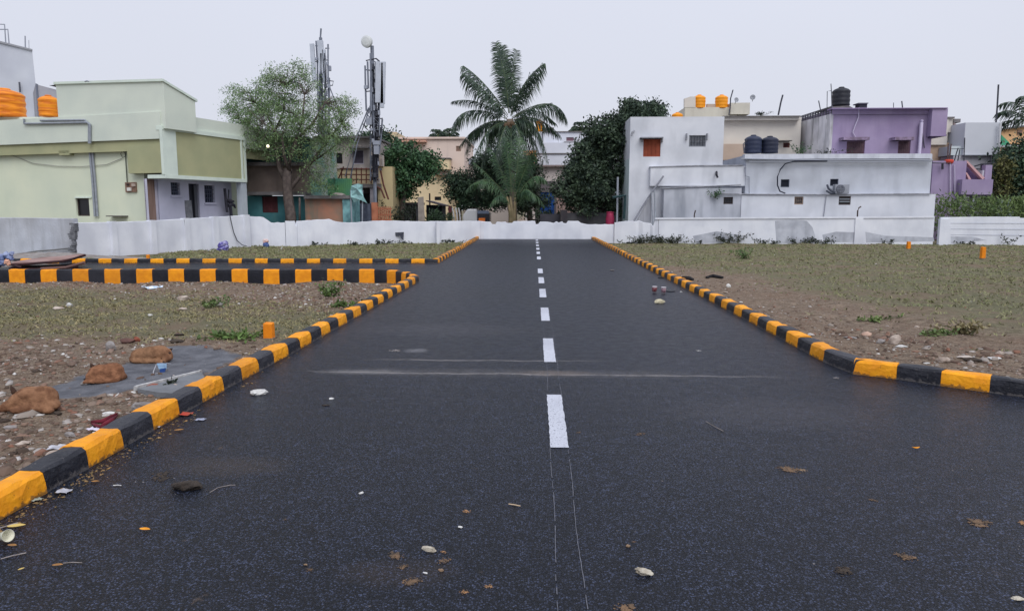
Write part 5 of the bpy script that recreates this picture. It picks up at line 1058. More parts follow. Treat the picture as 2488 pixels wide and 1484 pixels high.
thicket('dim undergrowth between the outhouse and round green tree', 920, 1010, 498, 42.2, 1500, LW2, 5, size=.2); thicket('green bushes under the dark tin shed roof', 1036, 1100, 503, 41.5, 1500, leafmat('leaf_bush', (58, 82, 52), (36, 52, 40)), 6, size=.18)
thicket('dry brushwood along the foot of orange grille', 918, 965, 478, 41.2, 500, LW2, 7, size=.2)
thicket('dark foliage filling the gap under the huge tree', 1300, 1500, 508, 45.5, 2200, LD, 8, size=.3)
# climbing weeds on walls
def weed(x, y, Y, h, n, mt, lb, seed, group=None, z=None, w=1., size=.11):
    rng = np.random.default_rng(seed); b = P(x, y, Y) if z is None else np.array([P(x, y, Y)[0], Y, z]); t = thing('weed', b, lb, 'weed', group); m = MB(); cen = []
    for i in range(n):
        d = rng.normal(size=3)*.35*w; d[2] = h*rng.uniform(.5, 1); p = b+rng.normal(size=3)*(.05*w, .05, 0); e_ = p+d*np.array([1, .6, 1]); m.tube([p, (p+e_)/2+rng.normal(size=3)*.02, e_], [.012, .008, .004], 3, cap=False)
        for f in np.linspace(.35, 1, 5): cen += [p+(e_-p)*f+rng.normal(size=3)*min(.05, h*.18) for _ in range(4)]
    build(m, 'stems', M('stem', (84, 86, 60)), t); leaves_mesh('foliage', np.array(cen), size, mt, rng, .5, .0, t); return t
weed(1737, 481, 39.4, .5, 8, LG, 'small green plant growing out of the stained white wall', 1); weed(1945, 376, 41.5, .55, 7, LG, 'leafy plant on the roof edge left of the purple house', 2); weed(2008, 376, 41.8, .3, 5, LW2, 'scraggly plant on the roof edge beside the grey side wall', 3, w=1.5)
weed(1851, 281, 49.8, .25, 8, LW2, 'tiny dark plant on the cream flat roof', 4); weed(812, 472, 38.5, .9, 10, LG, 'leafy plant sprouting on the orange outbuilding roof', 6, w=1.6, size=.14)
def wallw(x):
    return np.interp(x, [600, 692, 1165, 1492, 1600, 2488], [34.2, 34.9, 38.9, 39, 38.45, 37.4])
wl = [(1560, 2, .42, 9), (1578, 3, .46, 10), (1603, 4, .36, 8), (1622, 3, .42, 10), (1645, 2, .44, 9), (1768, 3, .42, 10), (1790, 2, .6, 8), (1524, 1, .16, 4), (1700, 1, .2, 3), (1850, 1, .3, 4), (1872, 1, .22, 4), (1935, 1, .28, 4), (1958, 1, .28, 5), (1985, 1, .36, 5), (2005, 1, .28, 5), (2160, 1, .22, 3), (2450, 1, .5, 3), (2345, 1, .15, 4)]
import itertools
nm_ = ['in the largest clump']
for i, (x, q_, h, n) in enumerate(wl):
    Yw = wallw(x)-.35; side = 'right compound wall'
    weed(x, 592, Yw, h, n, LW2, '%s dark weed from the road end, at the foot of the right wall' % ordw(1+sorted(w_[0] for w_ in wl).index(x)), 20+i, 'weeds at the foot of the right compound wall', z=H(P(x, 592, Yw)[0], Yw), w=.8+.2*q_)
wl2 = [(760, .16, 4), (868, .2, 5), (925, .26, 5), (935, .2, 4), (985, .14, 4), (1080, .2, 3), (1105, .14, 4)]
for i, (x, h, n) in enumerate(wl2):
    Yw = wallw(x)-.3; weed(x, 592, Yw, h, n, LW2, '%s small dark weed from the left, at the foot of the far left wall' % ordw(i+1), 50+i, 'weeds at the foot of the far left wall', z=H(P(x, 592, Yw)[0], Yw))
# weeds on the plots
def weedg(px, py, h, n, mt, lb, seed, w=1., size=.07):
    p = G(px, py, 0.); p = G(px, py, H(p[0], p[1])); t = weed(px, py, p[1], h, n, mt, lb, seed, None, z=H(p[0], p[1]), w=w*.5, size=size); return t
LGR = leafmat('leaf_fresh', (100, 128, 66), (78, 98, 56))
weedg(800, 714, .3, 12, LGR, 'tall green weed in the rubble before the striped kerb', 61, 1, .08); weedg(843, 745, .12, 9, LGR, 'low green weed near the kerb in the reddish rubble', 62, .9); weedg(596, 820, .07, 9, LGR, 'spreading bright green weed left of the orange marker post', 63, 1.5)
weedg(545, 826, .05, 9, LGR, 'low bright green weed mat, second left of the orange marker post', 64, 1.6, .06); weedg(2280, 815, .05, 7, LW, 'small blue green weed in the right plot', 65, 1., .06); weedg(2350, 812, .15, 9, leafmat('leaf_dry', (150, 140, 104), (112, 102, 76)), 'dry grass tussock in the right plot near the picture edge', 66, .7)
weedg(1810, 627, .35, 10, LW, 'taller grass tussock in the right plot near the wall', 67, 1.2, .1); weedg(2120, 780, .05, 6, LW, 'low weed in the bare strip of right plot', 68, 1.3, .06); weedg(415, 940, .05, 5, LW2, 'small dark weed by the end of the cement slab', 69, .12, .04); weedg(520, 745, .12, 9, LW, 'small weed in the middle of the left plot', 70, 1.2, .06)
# ---------------- palms
LP = leafmat('palm_leaf', (72, 92, 68), (42, 58, 52), isl=.6, rough=.5); LPY = leafmat('palm_leaf_young', (84, 112, 74), (50, 74, 56), isl=.6, rough=.45); RCH = M('rachis', (96, 108, 76), (76, 88, 62))
def frond(parent, pts, ll, mt, seed, droop=.8, roll=0., n=46, both=True, w=.045, base=.07, rr=.022):
    """pts: three 3-D points (start, control, tip)"""
    rng = np.random.default_rng(seed); p0, p1, p2 = [np.array(p, float) for p in pts]; B = lambda t: (1-t)**2*p0+2*t*(1-t)*p1+t*t*p2; D_ = lambda t: 2*(1-t)*(p1-p0)+2*t*(p2-p1)
    m = MB(); m.tube([B(t) for t in np.linspace(0, 1, 10)], [rr*(1-.8*t) for t in np.linspace(0, 1, 10)], 5)
    o = build(m, 'frond', RCH, parent); lm = MB()
    for i in range(n):
        t = base+(1-base)*(i+.5)/n; c = B(t); T = D_(t); T /= np.linalg.norm(T); up = np.array([0, 0, 1.]); S = np.cross(T, up)
        if np.linalg.norm(S) < .15: S = np.array([0, 1., 0])
        S /= np.linalg.norm(S); N_ = np.cross(S, T); S2 = S*math.cos(roll)+N_*math.sin(roll)
        l = ll*1.35*(math.sin(math.pi*(.12+.82*t))**.6)*rng.uniform(.85, 1.1)
        for s in (-1, 1):
            d = s*S2*(.95-.25*droop)+T*.45+np.array([0, 0, -1])*droop*.5+rng.normal(size=3)*.1; d /= np.linalg.norm(d); e1 = c+d*l*.5; d2 = d*.7+np.array([0, 0, -1.])*droop*1.1+T*.05; d2 /= np.linalg.norm(d2); e2 = e1+d2*l*.5
            ww = T*w*.8
            lm.add([c-ww*.5, c+ww*.5, e1+ww*.5, e2, e1-ww*.5], [(0, 1, 2, 3, 4)])
    build(lm, 'leaflets', mt, o); return o
PB = 42.5
palm = thing('coconut_palm', (P(1240, 508, PB)[0], PB, -.2), 'tall coconut palm rising at the road end', 'palm')
cc = P(1240, 292, PB)
m = MB().tube([(P(1250, 560, PB)[0], PB, -.2), P(1247, 480, PB), P(1243, 400, PB), P(1240, 330, PB), P(1239, 290, PB)], [.22, .18, .16, .16, .2], 12); build(m, 'trunk', M('palm_trunk', (128, 116, 104), (98, 90, 84), scale=4, stretch=(.4, .4, 6), rough=.95), palm, smooth=True)
def fr(sx, sy, kx, ky, tx, ty, dy=0., ll=.85, **k):
    global fsd
    fsd += 1; return frond(palm, (P(sx, sy, PB), P(kx, ky, PB+dy*.5), P(tx, ty, PB+dy)), ll, LP, fsd, **k)
fsd = 100
fr(1236, 275, 1232, 180, 1204, 104, -.3, .62, droop=.35, roll=math.pi/2*.85, n=64, w=.06); fr(1238, 275, 1240, 190, 1220, 112, .5, .62, droop=.3, roll=math.pi/2*.6, n=64, w=.06); fr(1236, 275, 1222, 190, 1210, 128, .9, .6, droop=.4, roll=.8, n=56, w=.06)
fr(1242, 275, 1240, 190, 1256, 122, .3, .5, droop=.3, roll=math.pi/2, n=44, w=.06); fr(1243, 280, 1262, 195, 1322, 154, .2, 1.0, droop=1, roll=.4, n=64, w=.06); fr(1243, 282, 1270, 205, 1318, 172, 1.2, .95, droop=1.1, roll=.2, n=60, w=.055); fr(1240, 282, 1258, 220, 1300, 178, -1.2, .6, droop=1)
fr(1234, 280, 1180, 195, 1126, 160, .3, 1.05, droop=1, roll=.2, n=64, w=.06); fr(1234, 285, 1180, 215, 1126, 178, -.8, 1.05, droop=1.1, n=64, w=.06); fr(1232, 288, 1160, 230, 1098, 247, .2, .5, droop=1.3, n=48)
fr(1232, 290, 1120, 235, 1096, 316, -.4, .95, droop=1.3, n=56, w=.055); fr(1234, 295, 1150, 285, 1132, 372, .4, .8, droop=1.2, n=56, w=.06); fr(1236, 298, 1178, 290, 1150, 395, -1, .9, droop=1.2, n=56, w=.06)
fr(1244, 285, 1350, 215, 1378, 292, .3, .95, droop=1.4, n=60, w=.05); fr(1246, 293, 1310, 270, 1330, 392, -.3, .95, droop=1.1, n=60, w=.065); fr(1246, 296, 1292, 290, 1300, 400, .6, .95, droop=1.1, n=56, w=.065); fr(1242, 298, 1262, 290, 1275, 395, -1.6, .9, droop=1.1, n=50, w=.06)
fr(1238, 298, 1222, 300, 1200, 400, -1.8, .9, droop=1.1, n=50, w=.06); fr(1240, 298, 1244, 320, 1240, 410, -2, .8, droop=1., n=50, w=.06); fr(1236, 296, 1206, 290, 1176, 380, 1.2, .85, droop=1.1, w=.06); fr(1244, 290, 1290, 240, 1350, 300, 2, .7, droop=1.2); fr(1244, 288, 1290, 260, 1342, 250, -1.5, .3, droop=1.2, n=30)
for a_, b_, t_, dy_ in (((1190, 300), (1168, 410), 0, -.6), ((1206, 320), (1212, 425), 0, -1.4), ((1226, 330), (1228, 440), 0, -1.), ((1252, 330), (1262, 430), 0, -.8), ((1274, 310), (1290, 425), 0, -1.3), ((1296, 292), (1318, 405), 0, -.2), ((1170, 280), (1120, 350), 0, .9), ((1300, 262), (1362, 330), 0, .8)):
    fr(1240, 296, a_[0], a_[1], b_[0], b_[1], dy_, .85, droop=1.15, n=50, w=.055)
nut = MB()
for dx, dz in ((-.25, -.35), (0, -.5), (.25, -.4), (.12, -.25), (-.1, -.3)):
    nut.lathe(cc+np.array([dx, -.35, dz]), [(.02, -.16), (.11, -.1), (.14, 0), (.1, .12), (.02, .16)], 8)
build(nut, 'coconut_bunch', M('coconut', (92, 74, 58), (70, 60, 48)), palm, smooth=True)
YB = 40.3
yp = thing('young_palm', (P(1246, 508, YB)[0], YB, -.2), 'young coconut palm with short trunk just behind the white wall', 'palm')
m = MB()
for dx, tx in ((0, 1240), (6, 1252), (-6, 1232)): m.tube([(P(1246+dx, 560, YB)[0], YB, -.2), P(1245+dx*.8, 520, YB), P(tx, 478, YB)], [.14, .1, .05], 8)
build(m, 'trunk', M('young_palm_trunk', (132, 118, 92), (104, 96, 72), scale=3), yp, smooth=True)
def fy(sx, sy, kx, ky, tx, ty, dy=0., ll=.6, **k):
    global fsd
    fsd += 1; return frond(yp, (P(sx, sy, YB), P(kx, ky, YB+dy*.5), P(tx, ty, YB+dy)), ll, LPY, fsd, **k)
fy(1240, 500, 1210, 440, 1150, 394, 0, .45, droop=.8, n=44); fy(1238, 495, 1180, 400, 1130, 466, -.5, .55, droop=1.1, n=46); fy(1242, 485, 1215, 400, 1190, 360, .4, .6, droop=.5, n=46); fy(1244, 480, 1238, 390, 1225, 335, -.4, .6, droop=.4, roll=1.2, n=46)
fy(1248, 480, 1260, 390, 1262, 335, .3, .6, droop=.4, roll=1.3, n=46); fy(1250, 485, 1275, 400, 1300, 372, 0, .6, droop=.6, n=46, roll=.6); fy(1252, 490, 1295, 400, 1328, 440, -.4, .6, droop=1, n=46); fy(1254, 500, 1290, 440, 1322, 500, .2, .55, droop=1, n=44); fy(1240, 500, 1215, 450, 1190, 500, -.6, .5, droop=1, n=40); fy(1250, 495, 1275, 430, 1302, 485, -1.2, .6, droop=1); fy(1240, 490, 1200, 420, 1160, 440, 1, .6, droop=.9)
def farpalm(x, y, Y, r, lb, seed, n=9):
    t = thing('far_palm', (P(x, y, Y)[0], Y, -.2), lb, 'palm', 'distant palm tops'); rng = random.Random(seed); c = P(x, y, Y)
    build(MB().tube([(c[0], Y, -.2), c], [.25, .15], 8), 'trunk', BARKD, t)
    for i in range(n):
        a = math.pi*(.02+.96*i/(n-1)); R_ = r*rng.uniform(.8, 1.1); k_ = c+np.array([math.cos(a)*R_*.5, rng.uniform(-.5, .5), math.sin(a)*R_*.75+.3]); e_ = c+np.array([math.cos(a)*R_, rng.uniform(-1, 1), math.sin(a)*R_*.8-.3])
        frond(t, (c, k_, e_), r*.35, LP, seed*10+i, droop=.9, n=22, w=.09, rr=.05)
farpalm(1064, 334, 85, 1.5, 'distant palm top over the peach house, leftmost of three', 3, 7); farpalm(1093, 332, 88, 1.6, 'distant palm top over the peach house, right of two', 4, 7); farpalm(1412, 322, 75, 1.6, 'distant palm top between white terrace house and dark tree', 5, 9)
farpalm(2504, 296, 55, 2.7, 'palm crown cut by the right picture edge above orange house', 6, 9)
# ================================================================ GRASS and RUBBLE (uncountable)
def scatter(n, dens, box_, seed):
    rng = np.random.default_rng(seed); x = rng.uniform(box_[0], box_[1], n*3); y = box_[2]+(box_[3]-box_[2])*rng.uniform(0, 1, n*3)**1.5
    d = dens(x, y); k = rng.uniform(0, 1, n*3) < d; k &= ~is_road(x, y); x, y = x[k][:n], y[k][:n]; return x, y, rng
def keep_off(x, y):      # not on the kerb stones
    return (np.abs(x-km(y)) > .17) & (np.abs(x-KR) > .17) & ~((x < -2.5) & (np.abs(y-17.5) < .15)) & ~((x < -2.5) & (np.abs(y-21.4) < .15)) & ~((x > 3) & (np.abs(y-bendy(x)-.1) < .22)) & ~((x < -2.7) & (x > -4.1) & (y > 16.9) & (y < 17.7))
def blades(n, dens, bx_, seed, h0, h1, mt, lb, hole=None, w=.006):
    x, y, rng = scatter(n, dens, bx_, seed); k = keep_off(x, y) & ~inpoly(x, y, CEM)
    x, y = x[k], y[k]; n = len(x); z = gz(x, y); per = 4
    X = np.repeat(x, per)+rng.normal(size=n*per)*.03; Y_ = np.repeat(y, per)+rng.normal(size=n*per)*.03; Z = np.repeat(z, per)-.005; h = rng.uniform(h0, h1, n*per); a = rng.uniform(0, 6.28, n*per); ww = w*(1+Y_*.09)
    lean = rng.normal(size=(n*per, 2))*h[:, None]*.9
    v = np.empty((n*per, 3, 3)); v[:, 0] = np.stack([X-np.cos(a)*ww, Y_-np.sin(a)*ww, Z], 1); v[:, 1] = np.stack([X+np.cos(a)*ww, Y_+np.sin(a)*ww, Z], 1); v[:, 2] = np.stack([X+lean[:, 0], Y_+lean[:, 1], Z+h], 1)
    N_ = n*per; me = bpy.data.meshes.new('grass'); me.vertices.add(N_*3); me.vertices.foreach_set('co', v.ravel().astype(np.float32)); me.loops.add(N_*3); me.loops.foreach_set('vertex_index', np.arange(N_*3, dtype=np.int32)); me.polygons.add(N_); me.polygons.foreach_set('loop_start', np.arange(0, N_*3, 3, dtype=np.int32)); me.update(calc_edges=True); me.materials.append(mt)
    o = bpy.data.objects.new('grass', me); C.objects.link(o); tag(o, lb, 'grass', None, 'stuff')
GRM = leafmat('grass_dry', (158, 152, 114), (116, 122, 86), isl=.9, rough=.8); GRM2 = leafmat('grass_left', (170, 156, 120), (118, 116, 84), isl=.9, rough=.8)
blades(16000, lambda x, y: grass_density(x, y)**1.5*(.3+.7*np.random.default_rng(3).random(np.shape(x))), (3.2, 26, 6.5, 38), 1, .02, .06, GRM, 'thin grass over the right plot')
blades(11000, lambda x, y: grass_density(x, y)**1.5*(.3+.7*n2(x, y, 1.6, 4)), (-16, -2.9, 6, 17.3), 2, .012, .045, GRM2, 'thin dry grass over the near left plot')
blades(6000, lambda x, y: grass_density(x, y), (-15, -2.9, 21.6, 38), 3, .03, .09, GRM, 'short grass over the far left plot')
STM = M('rubble', (156, 142, 130), (92, 72, 62), scale=25, rough=.95, island=.9)
def stone_colors():
    m = bpy.data.materials.new('rubble_mixed'); m.use_nodes = True; t = m.node_tree; b = t.nodes['Principled BSDF']; b.inputs['Roughness'].default_value = .95; b.inputs['Specular IOR Level'].default_value = .2
    geo = t.nodes.new('ShaderNodeNewGeometry'); r_ = t.nodes.new('ShaderNodeValToRGB'); r_.color_ramp.interpolation = 'LINEAR'; cs = [(0, (70, 60, 54)), (.2, (118, 100, 88)), (.4, (98, 80, 72)), (.58, (142, 126, 114)), (.7, (132, 94, 78)), (.82, (150, 140, 132)), (.95, (168, 162, 158)), (1, (210, 208, 206))]
    while len(r_.color_ramp.elements) < len(cs): r_.color_ramp.elements.new(.5)
    for e_, (p, c_) in zip(r_.color_ramp.elements, cs): e_.position = p; e_.color = lin(c_)
    n_ = t.nodes.new('ShaderNodeTexNoise'); n_.inputs['Scale'].default_value = 40; mx_ = t.nodes.new('ShaderNodeMix'); mx_.data_type = 'RGBA'; mx_.blend_type = 'MULTIPLY'; mx_.inputs[0].default_value = .5
    t.links.new(geo.outputs['Random Per Island'], r_.inputs[0]); t.links.new(geo.outputs['Position'], n_.inputs['Vector']); t.links.new(r_.outputs[0], mx_.inputs[6]); t.links.new(n_.outputs[0], mx_.inputs[7])
    b2 = t.nodes.new('ShaderNodeMix'); b2.data_type = 'RGBA'; b2.inputs[0].default_value = .65; t.links.new(mx_.outputs[2], b2.inputs[6]); t.links.new(r_.outputs[0], b2.inputs[7]); t.links.new(b2.outputs[2], b.inputs['Base Color']); return m
RUB = stone_colors()
_O = np.array([(1, 0, 0), (0, 1, 0), (-1, 0, 0), (0, -1, 0), (.5, .5, .75), (-.5, .5, .8), (-.5, -.5, .7), (.5, -.5, .85), (0, 0, -.6)], float)
_OF = [(0, 1, 4), (1, 5, 4), (1, 2, 5), (2, 6, 5), (2, 3, 6), (3, 7, 6), (3, 0, 7), (0, 4, 7), (4, 5, 6), (4, 6, 7)]
def stones(n, dens, bx_, seed, s0, s1, lb, off=True, mt=None, zadd=0, name='rubble', flat=.45, road_=False):
    rng = np.random.default_rng(seed); x = rng.uniform(bx_[0], bx_[1], n*5); y = bx_[2]+(bx_[3]-bx_[2])*rng.uniform(0, 1, n*5)**1.4
    k = rng.uniform(0, 1, n*5) < dens(x, y)
    if not road_: k &= ~is_road(x, y) & keep_off(x, y)
    x, y = x[k][:n], y[k][:n]; n = len(x)
    s = s0*(s1/s0)**(rng.uniform(0, 1, n)**1.7); z = (gz(x, y) if not road_ else np.zeros(n))+zadd
    a = rng.uniform(0, 6.28, n); V = np.repeat(_O[None], n, 0)*rng.uniform(.5, 1.45, (n, 9, 3))*np.stack([s, s*rng.uniform(.45, 1, n), s*rng.uniform(.5, 1, n)*flat*1.6], 1)[:, None, :]
    R_ = np.stack([np.stack([np.cos(a), -np.sin(a)], 1), np.stack([np.sin(a), np.cos(a)], 1)], 1); V[:, :, :2] = np.einsum('nij,nkj->nki', R_, V[:, :, :2]); V += np.stack([x, y, z+s*.08], 1)[:, None, :]
    F = (np.array(_OF)[None]+(np.arange(n)*9)[:, None, None]).reshape(-1, 3); me = bpy.data.meshes.new(name); me.vertices.add(n*9); me.vertices.foreach_set('co', V.ravel().astype(np.float32)); me.loops.add(len(F)*3); me.loops.foreach_set('vertex_index', F.ravel().astype(np.int32)); me.polygons.add(len(F)); me.polygons.foreach_set('loop_start', np.arange(0, len(F)*3, 3, dtype=np.int32)); me.update(calc_edges=True); me.materials.append(mt or RUB)
    o = bpy.data.objects.new(name, me); C.objects.link(o); tag(o, lb, 'rubble', None, 'stuff')
def dL(x, y):
    a = (1-sst(7.2, 9.2, y+.06*(x+9)))*(.5+.5*n2(x, y, 1.5, 1)); b = sst(10.5, 12.5, y+.45*(x+3))*(.35+.65*sst(-7, -3.5, x))*(.5+.5*n2(x, y, 1.3, 5)); c = sst(16.2, 16.9, y)*.8
    return np.clip(np.maximum(np.maximum(a, b), c)+.06, 0, 1)*np.where(inpoly(x, y, CEM), .03, 1)
stones(45000, dL, (-14, -2.7, 3, 17.4), 1, .005, .036, 'mixed stones, brick bits and debris over the near left plot')
stones(1500, lambda x, y: dL(x, y)**2, (-12, -2.8, 3.5, 17.3), 2, .025, .07, 'larger rubble chunks over the near left plot')
def dR(x, y):
    return np.clip(.9*(1-sst(.3, 2.6, x-3.2+.04*(y-8)))*(1-.6*sst(12, 22, y))*(.4+.6*n2(x, y, 1.6, 2))+.8*(1-sst(6.5, 9.2, y+.3*(x-5)))+.05, 0, 1)
stones(9000, dR, (3.3, 16, 5, 24), 3, .005, .03, 'small stones along the kerb of the right plot'); stones(350, lambda x, y: dR(x, y)**2, (3.3, 14, 5, 18), 4, .02, .055, 'larger broken stones near the right bend')
stones(700, lambda x, y: np.ones_like(x)*.6, (-14, 20, 22, 37), 5, .02, .05, 'scattered pale stones in the far plots')
_c = [G(2105, 820, 0), G(2170, 838, 0), G(2240, 850, 0), G(2300, 880, 0), G(2420, 868, 0), G(2050, 815, 0)]
def dPile(x, y):
    return np.clip(sum(np.exp(-((x-c[0])/.32)**2-((y-c[1])/.3)**2) for c in _c), 0, 1)
stones(420, dPile, (3.3, 7.5, 6.2, 10.5), 9, .012, .06, 'broken pale stone and tile heaps near the right bend', flat=.5)
# litter and leaf crumbs swept against the near kerb, pale grit on the asphalt
LIT = M('leaf_litter', (178, 140, 92), (96, 84, 60), scale=30, island=.9)
def dKerb(x, y): return np.exp(-((x+2.70-.012*(y-3))/.06)**2)*np.clip(1.6-y*.25, .08, 1)*(.3+.7*n2(x*3, y*3, 1.2, 2))
stones(1500, dKerb, (-2.77, -2.3, 3.1, 9), 6, .005, .016, 'dry leaf crumbs lying against the near left kerb', mt=LIT, name='leaf_litter', flat=.3, road_=True)
GRT = M('grit', (150, 148, 150), (96, 92, 96), scale=30, island=.9)
stones(900, lambda x, y: .2+.8*np.exp(-((np.abs(x)-2.6)/.4)**2), (-2.7, 3., 2.2, 22), 7, .002, .007, 'fine pale grit scattered over the asphalt', mt=GRT, name='grit', road_=True, flat=.4)
# ================================================================ OBJECTS
def gp(px, py, road_=False):
    p = G(px, py, 0.)
    if road_: return p
    for _ in range(4): p = G(px, py, H(p[0], p[1]))
    return p
# marker stones
MK = M('marker_orange', (232, 138, 18), (214, 122, 16), scale=9, rough=.65, bump=.3, bscale=30, grime=(150, 104, 60), gamt=.35)
def marker(px, ytop, ybot, wpx, lb, Y=None, behind=False):
    p = gp(px, ybot) if Y is None else np.array([P(px, ybot, Y)[0], Y, H(P(px, ybot, Y)[0], Y)]); sc_ = p[1]/1750; w = wpx*sc_/(1+.75*abs(px-1300)/1750); h = P(px, ytop, p[1])[2]
    t = thing('marker_post', p, lb, 'marker post', 'orange boundary marker posts'); z0 = p[2]-.1; a = .5*w
    m = MB().add([(p[0]-a, p[1]-a, z0), (p[0]+a, p[1]-a, z0), (p[0]+a, p[1]+a, z0), (p[0]-a, p[1]+a, z0), (p[0]-a*.9, p[1]-a*.9, h), (p[0]+a*.92, p[1]-a*.9, h-.01), (p[0]+a*.9, p[1]+a*.9, h), (p[0]-a*.9, p[1]+a*.9, h+.005)], [(0, 3, 2, 1), (4, 5, 6, 7), (0, 1, 5, 4), (1, 2, 6, 5), (2, 3, 7, 6), (3, 0, 4, 7)])
    build(m, 'stone', MK, t, bevel=w*.06)
    m = MB().box(p[0]-a*1.2, p[0]+a*1.2, p[1]-a*1.2, p[1]+a*1.2, z0, p[2]+.012); build(m.jit(.006, int(px)), 'footing', M('footing', (132, 120, 106), (110, 98, 88), scale=9), t); return t
marker(655, 784, 836, 30, 'tall orange marker post beside the near left kerb', Y=8.45)
marker(360, 619, 628, 10, 'orange marker post just behind the side street kerb', Y=21.9); marker(514, 590, 602, 8, 'orange marker post left of the purple blue bag'); marker(622, 583, 597, 9, 'orange marker post between the purple bag and blue sack')
marker(2082, 582, 593, 9, 'smallest orange marker post, at the foot of the right wall'); marker(2207, 587, 605, 11, 'middle orange marker post of the three on the right plot'); marker(2387, 600, 628, 14, 'rightmost and largest orange marker post of the right plot')
# rocks
def rock(px, py, wpx, lb, mt, seed, flat=.5, name='rock', cat='rock', road_=False, asp=.7, sub=3, rz=None, group=None, rough=.28, lift=.25):
    p = gp(px, py, road_); s = wpx*p[1]/1750/2; r = np.random.default_rng(seed); bm = bmesh.new(); bmesh.ops.create_icosphere(bm, subdivisions=sub, radius=1)
    ks = r.normal(size=(6, 3)); ph = r.uniform(0, 6, 6); pl = r.normal(size=(5, 3)); pl /= np.linalg.norm(pl, axis=1)[:, None]; of = r.uniform(.62, .9, 5)
    for v in bm.verts:
        c = np.array(v.co); f = 1+rough*sum(math.sin(float(c@ks[i])*(1.5+i*.9)+ph[i])/(1.5+i) for i in range(6)); c = c*f
        for i in range(5):
            d = float(c@pl[i])-of[i]
            if d > 0: c = c-pl[i]*d*.85
        v.co = Vector(c*np.array([s, s*asp, s*flat]))
    me = bpy.data.meshes.new(name); bm.to_mesh(me); bm.free(); me.materials.append(mt); o = bpy.data.objects.new(name, me); C.objects.link(o)
    o.location = (p[0], p[1], p[2]+s*flat*(1-lift*1.6)); o.rotation_euler = (0, 0, r.uniform(0, 6) if rz is None else rz); ORG[o.name] = p; me.polygons.foreach_set('use_smooth', [False]*len(me.polygons)); return tag(o, lb, cat, group)
WS = M('white_stone', (216, 216, 214), (186, 186, 186), scale=14, bump=.4, bscale=50); GS = M('grey_stone', (150, 146, 146), (118, 112, 110), scale=12, bump=.5, bscale=50); BS = M('brown_clod', (74, 64, 56), (48, 43, 40), scale=16, bump=.9, bscale=60); TS = M('tan_stone', (166, 142, 116), (128, 106, 86), scale=16, bump=.6, bscale=60); RS = M('brick_red', (148, 86, 66), (120, 70, 58), scale=14, bump=.5); PS = M('pale_stone', (186, 174, 164), (150, 136, 126), scale=10, bump=.5); CRS = M('chalky_lump', (196, 190, 176), (150, 140, 124), scale=22, bump=.7, bscale=60); MUD = M('dried_mud', (122, 98, 76), (78, 68, 60), scale=20, bump=.7, bscale=60); OCH = M('ochre_crumb', (176, 134, 94), (128, 100, 74), scale=20, bump=.5)
def crumbs(px, py, wpx, lb, mt, seed, name, cat):
    p = G(px, py, 0.); s = wpx*p[1]/1750/2; r = np.random.default_rng(seed); m = MB(); n = int(16+wpx*1.5); k = r.uniform(-.5, .5)
    for i in range(n):
        a = r.normal(size=2)*.42; a = a/max(1, np.linalg.norm(a)); c = np.array([p[0]+a[0]*s, p[1]+(a[1]*.9+a[0]*k)*s, 0.]); q = s*.05+r.exponential(.07)*s*.7; q = min(q, s*.3); nn = 6; ph = r.uniform(0, 6)
        top = [c+np.array([math.cos(ph+t)*q*r.uniform(.6, 1.2)*.7, math.sin(ph+t)*q*r.uniform(.6, 1.2)*.7, q*.16+.002]) for t in np.linspace(0, 2*math.pi, nn, endpoint=False)]
        bot = [np.array([c[0]+(v[0]-c[0])*1.35, c[1]+(v[1]-c[1])*1.35, .0015]) for v in top]
        m.add(bot+top+[c+np.array([0, 0, q*.24+.002])], [(j, (j+1) % nn, (j+1) % nn+nn, j+nn) for j in range(nn)]+[(j+nn, (j+1) % nn+nn, 2*nn) for j in range(nn)])
    return build(m, name, mt, None, lb, cat)
rock(621, 959, 40, 'flat white stone lying on the asphalt beside the left kerb', WS, 5, .42, road_=True, asp=.6, rz=.2, rough=.5, sub=2)
rock(455, 1186, 72, 'large dark brown mud clod on the asphalt lower left', BS, 2, .36, name='mud_clod', cat='mud clod', road_=True, asp=.6, rz=.0)
crumbs(392, 1158, 66, 'low crumbly mud patch just behind the large dark clod', BS, 3, 'mud_patch', 'mud')
rock(1605, 737, 24, 'pale yellowish lump on the road in front of the red cups', M('bread_lump', (206, 200, 172), (180, 172, 146), scale=20, bump=.5), 4, .6, name='pale_lump', cat='lump', road_=True, asp=.6, rz=0)
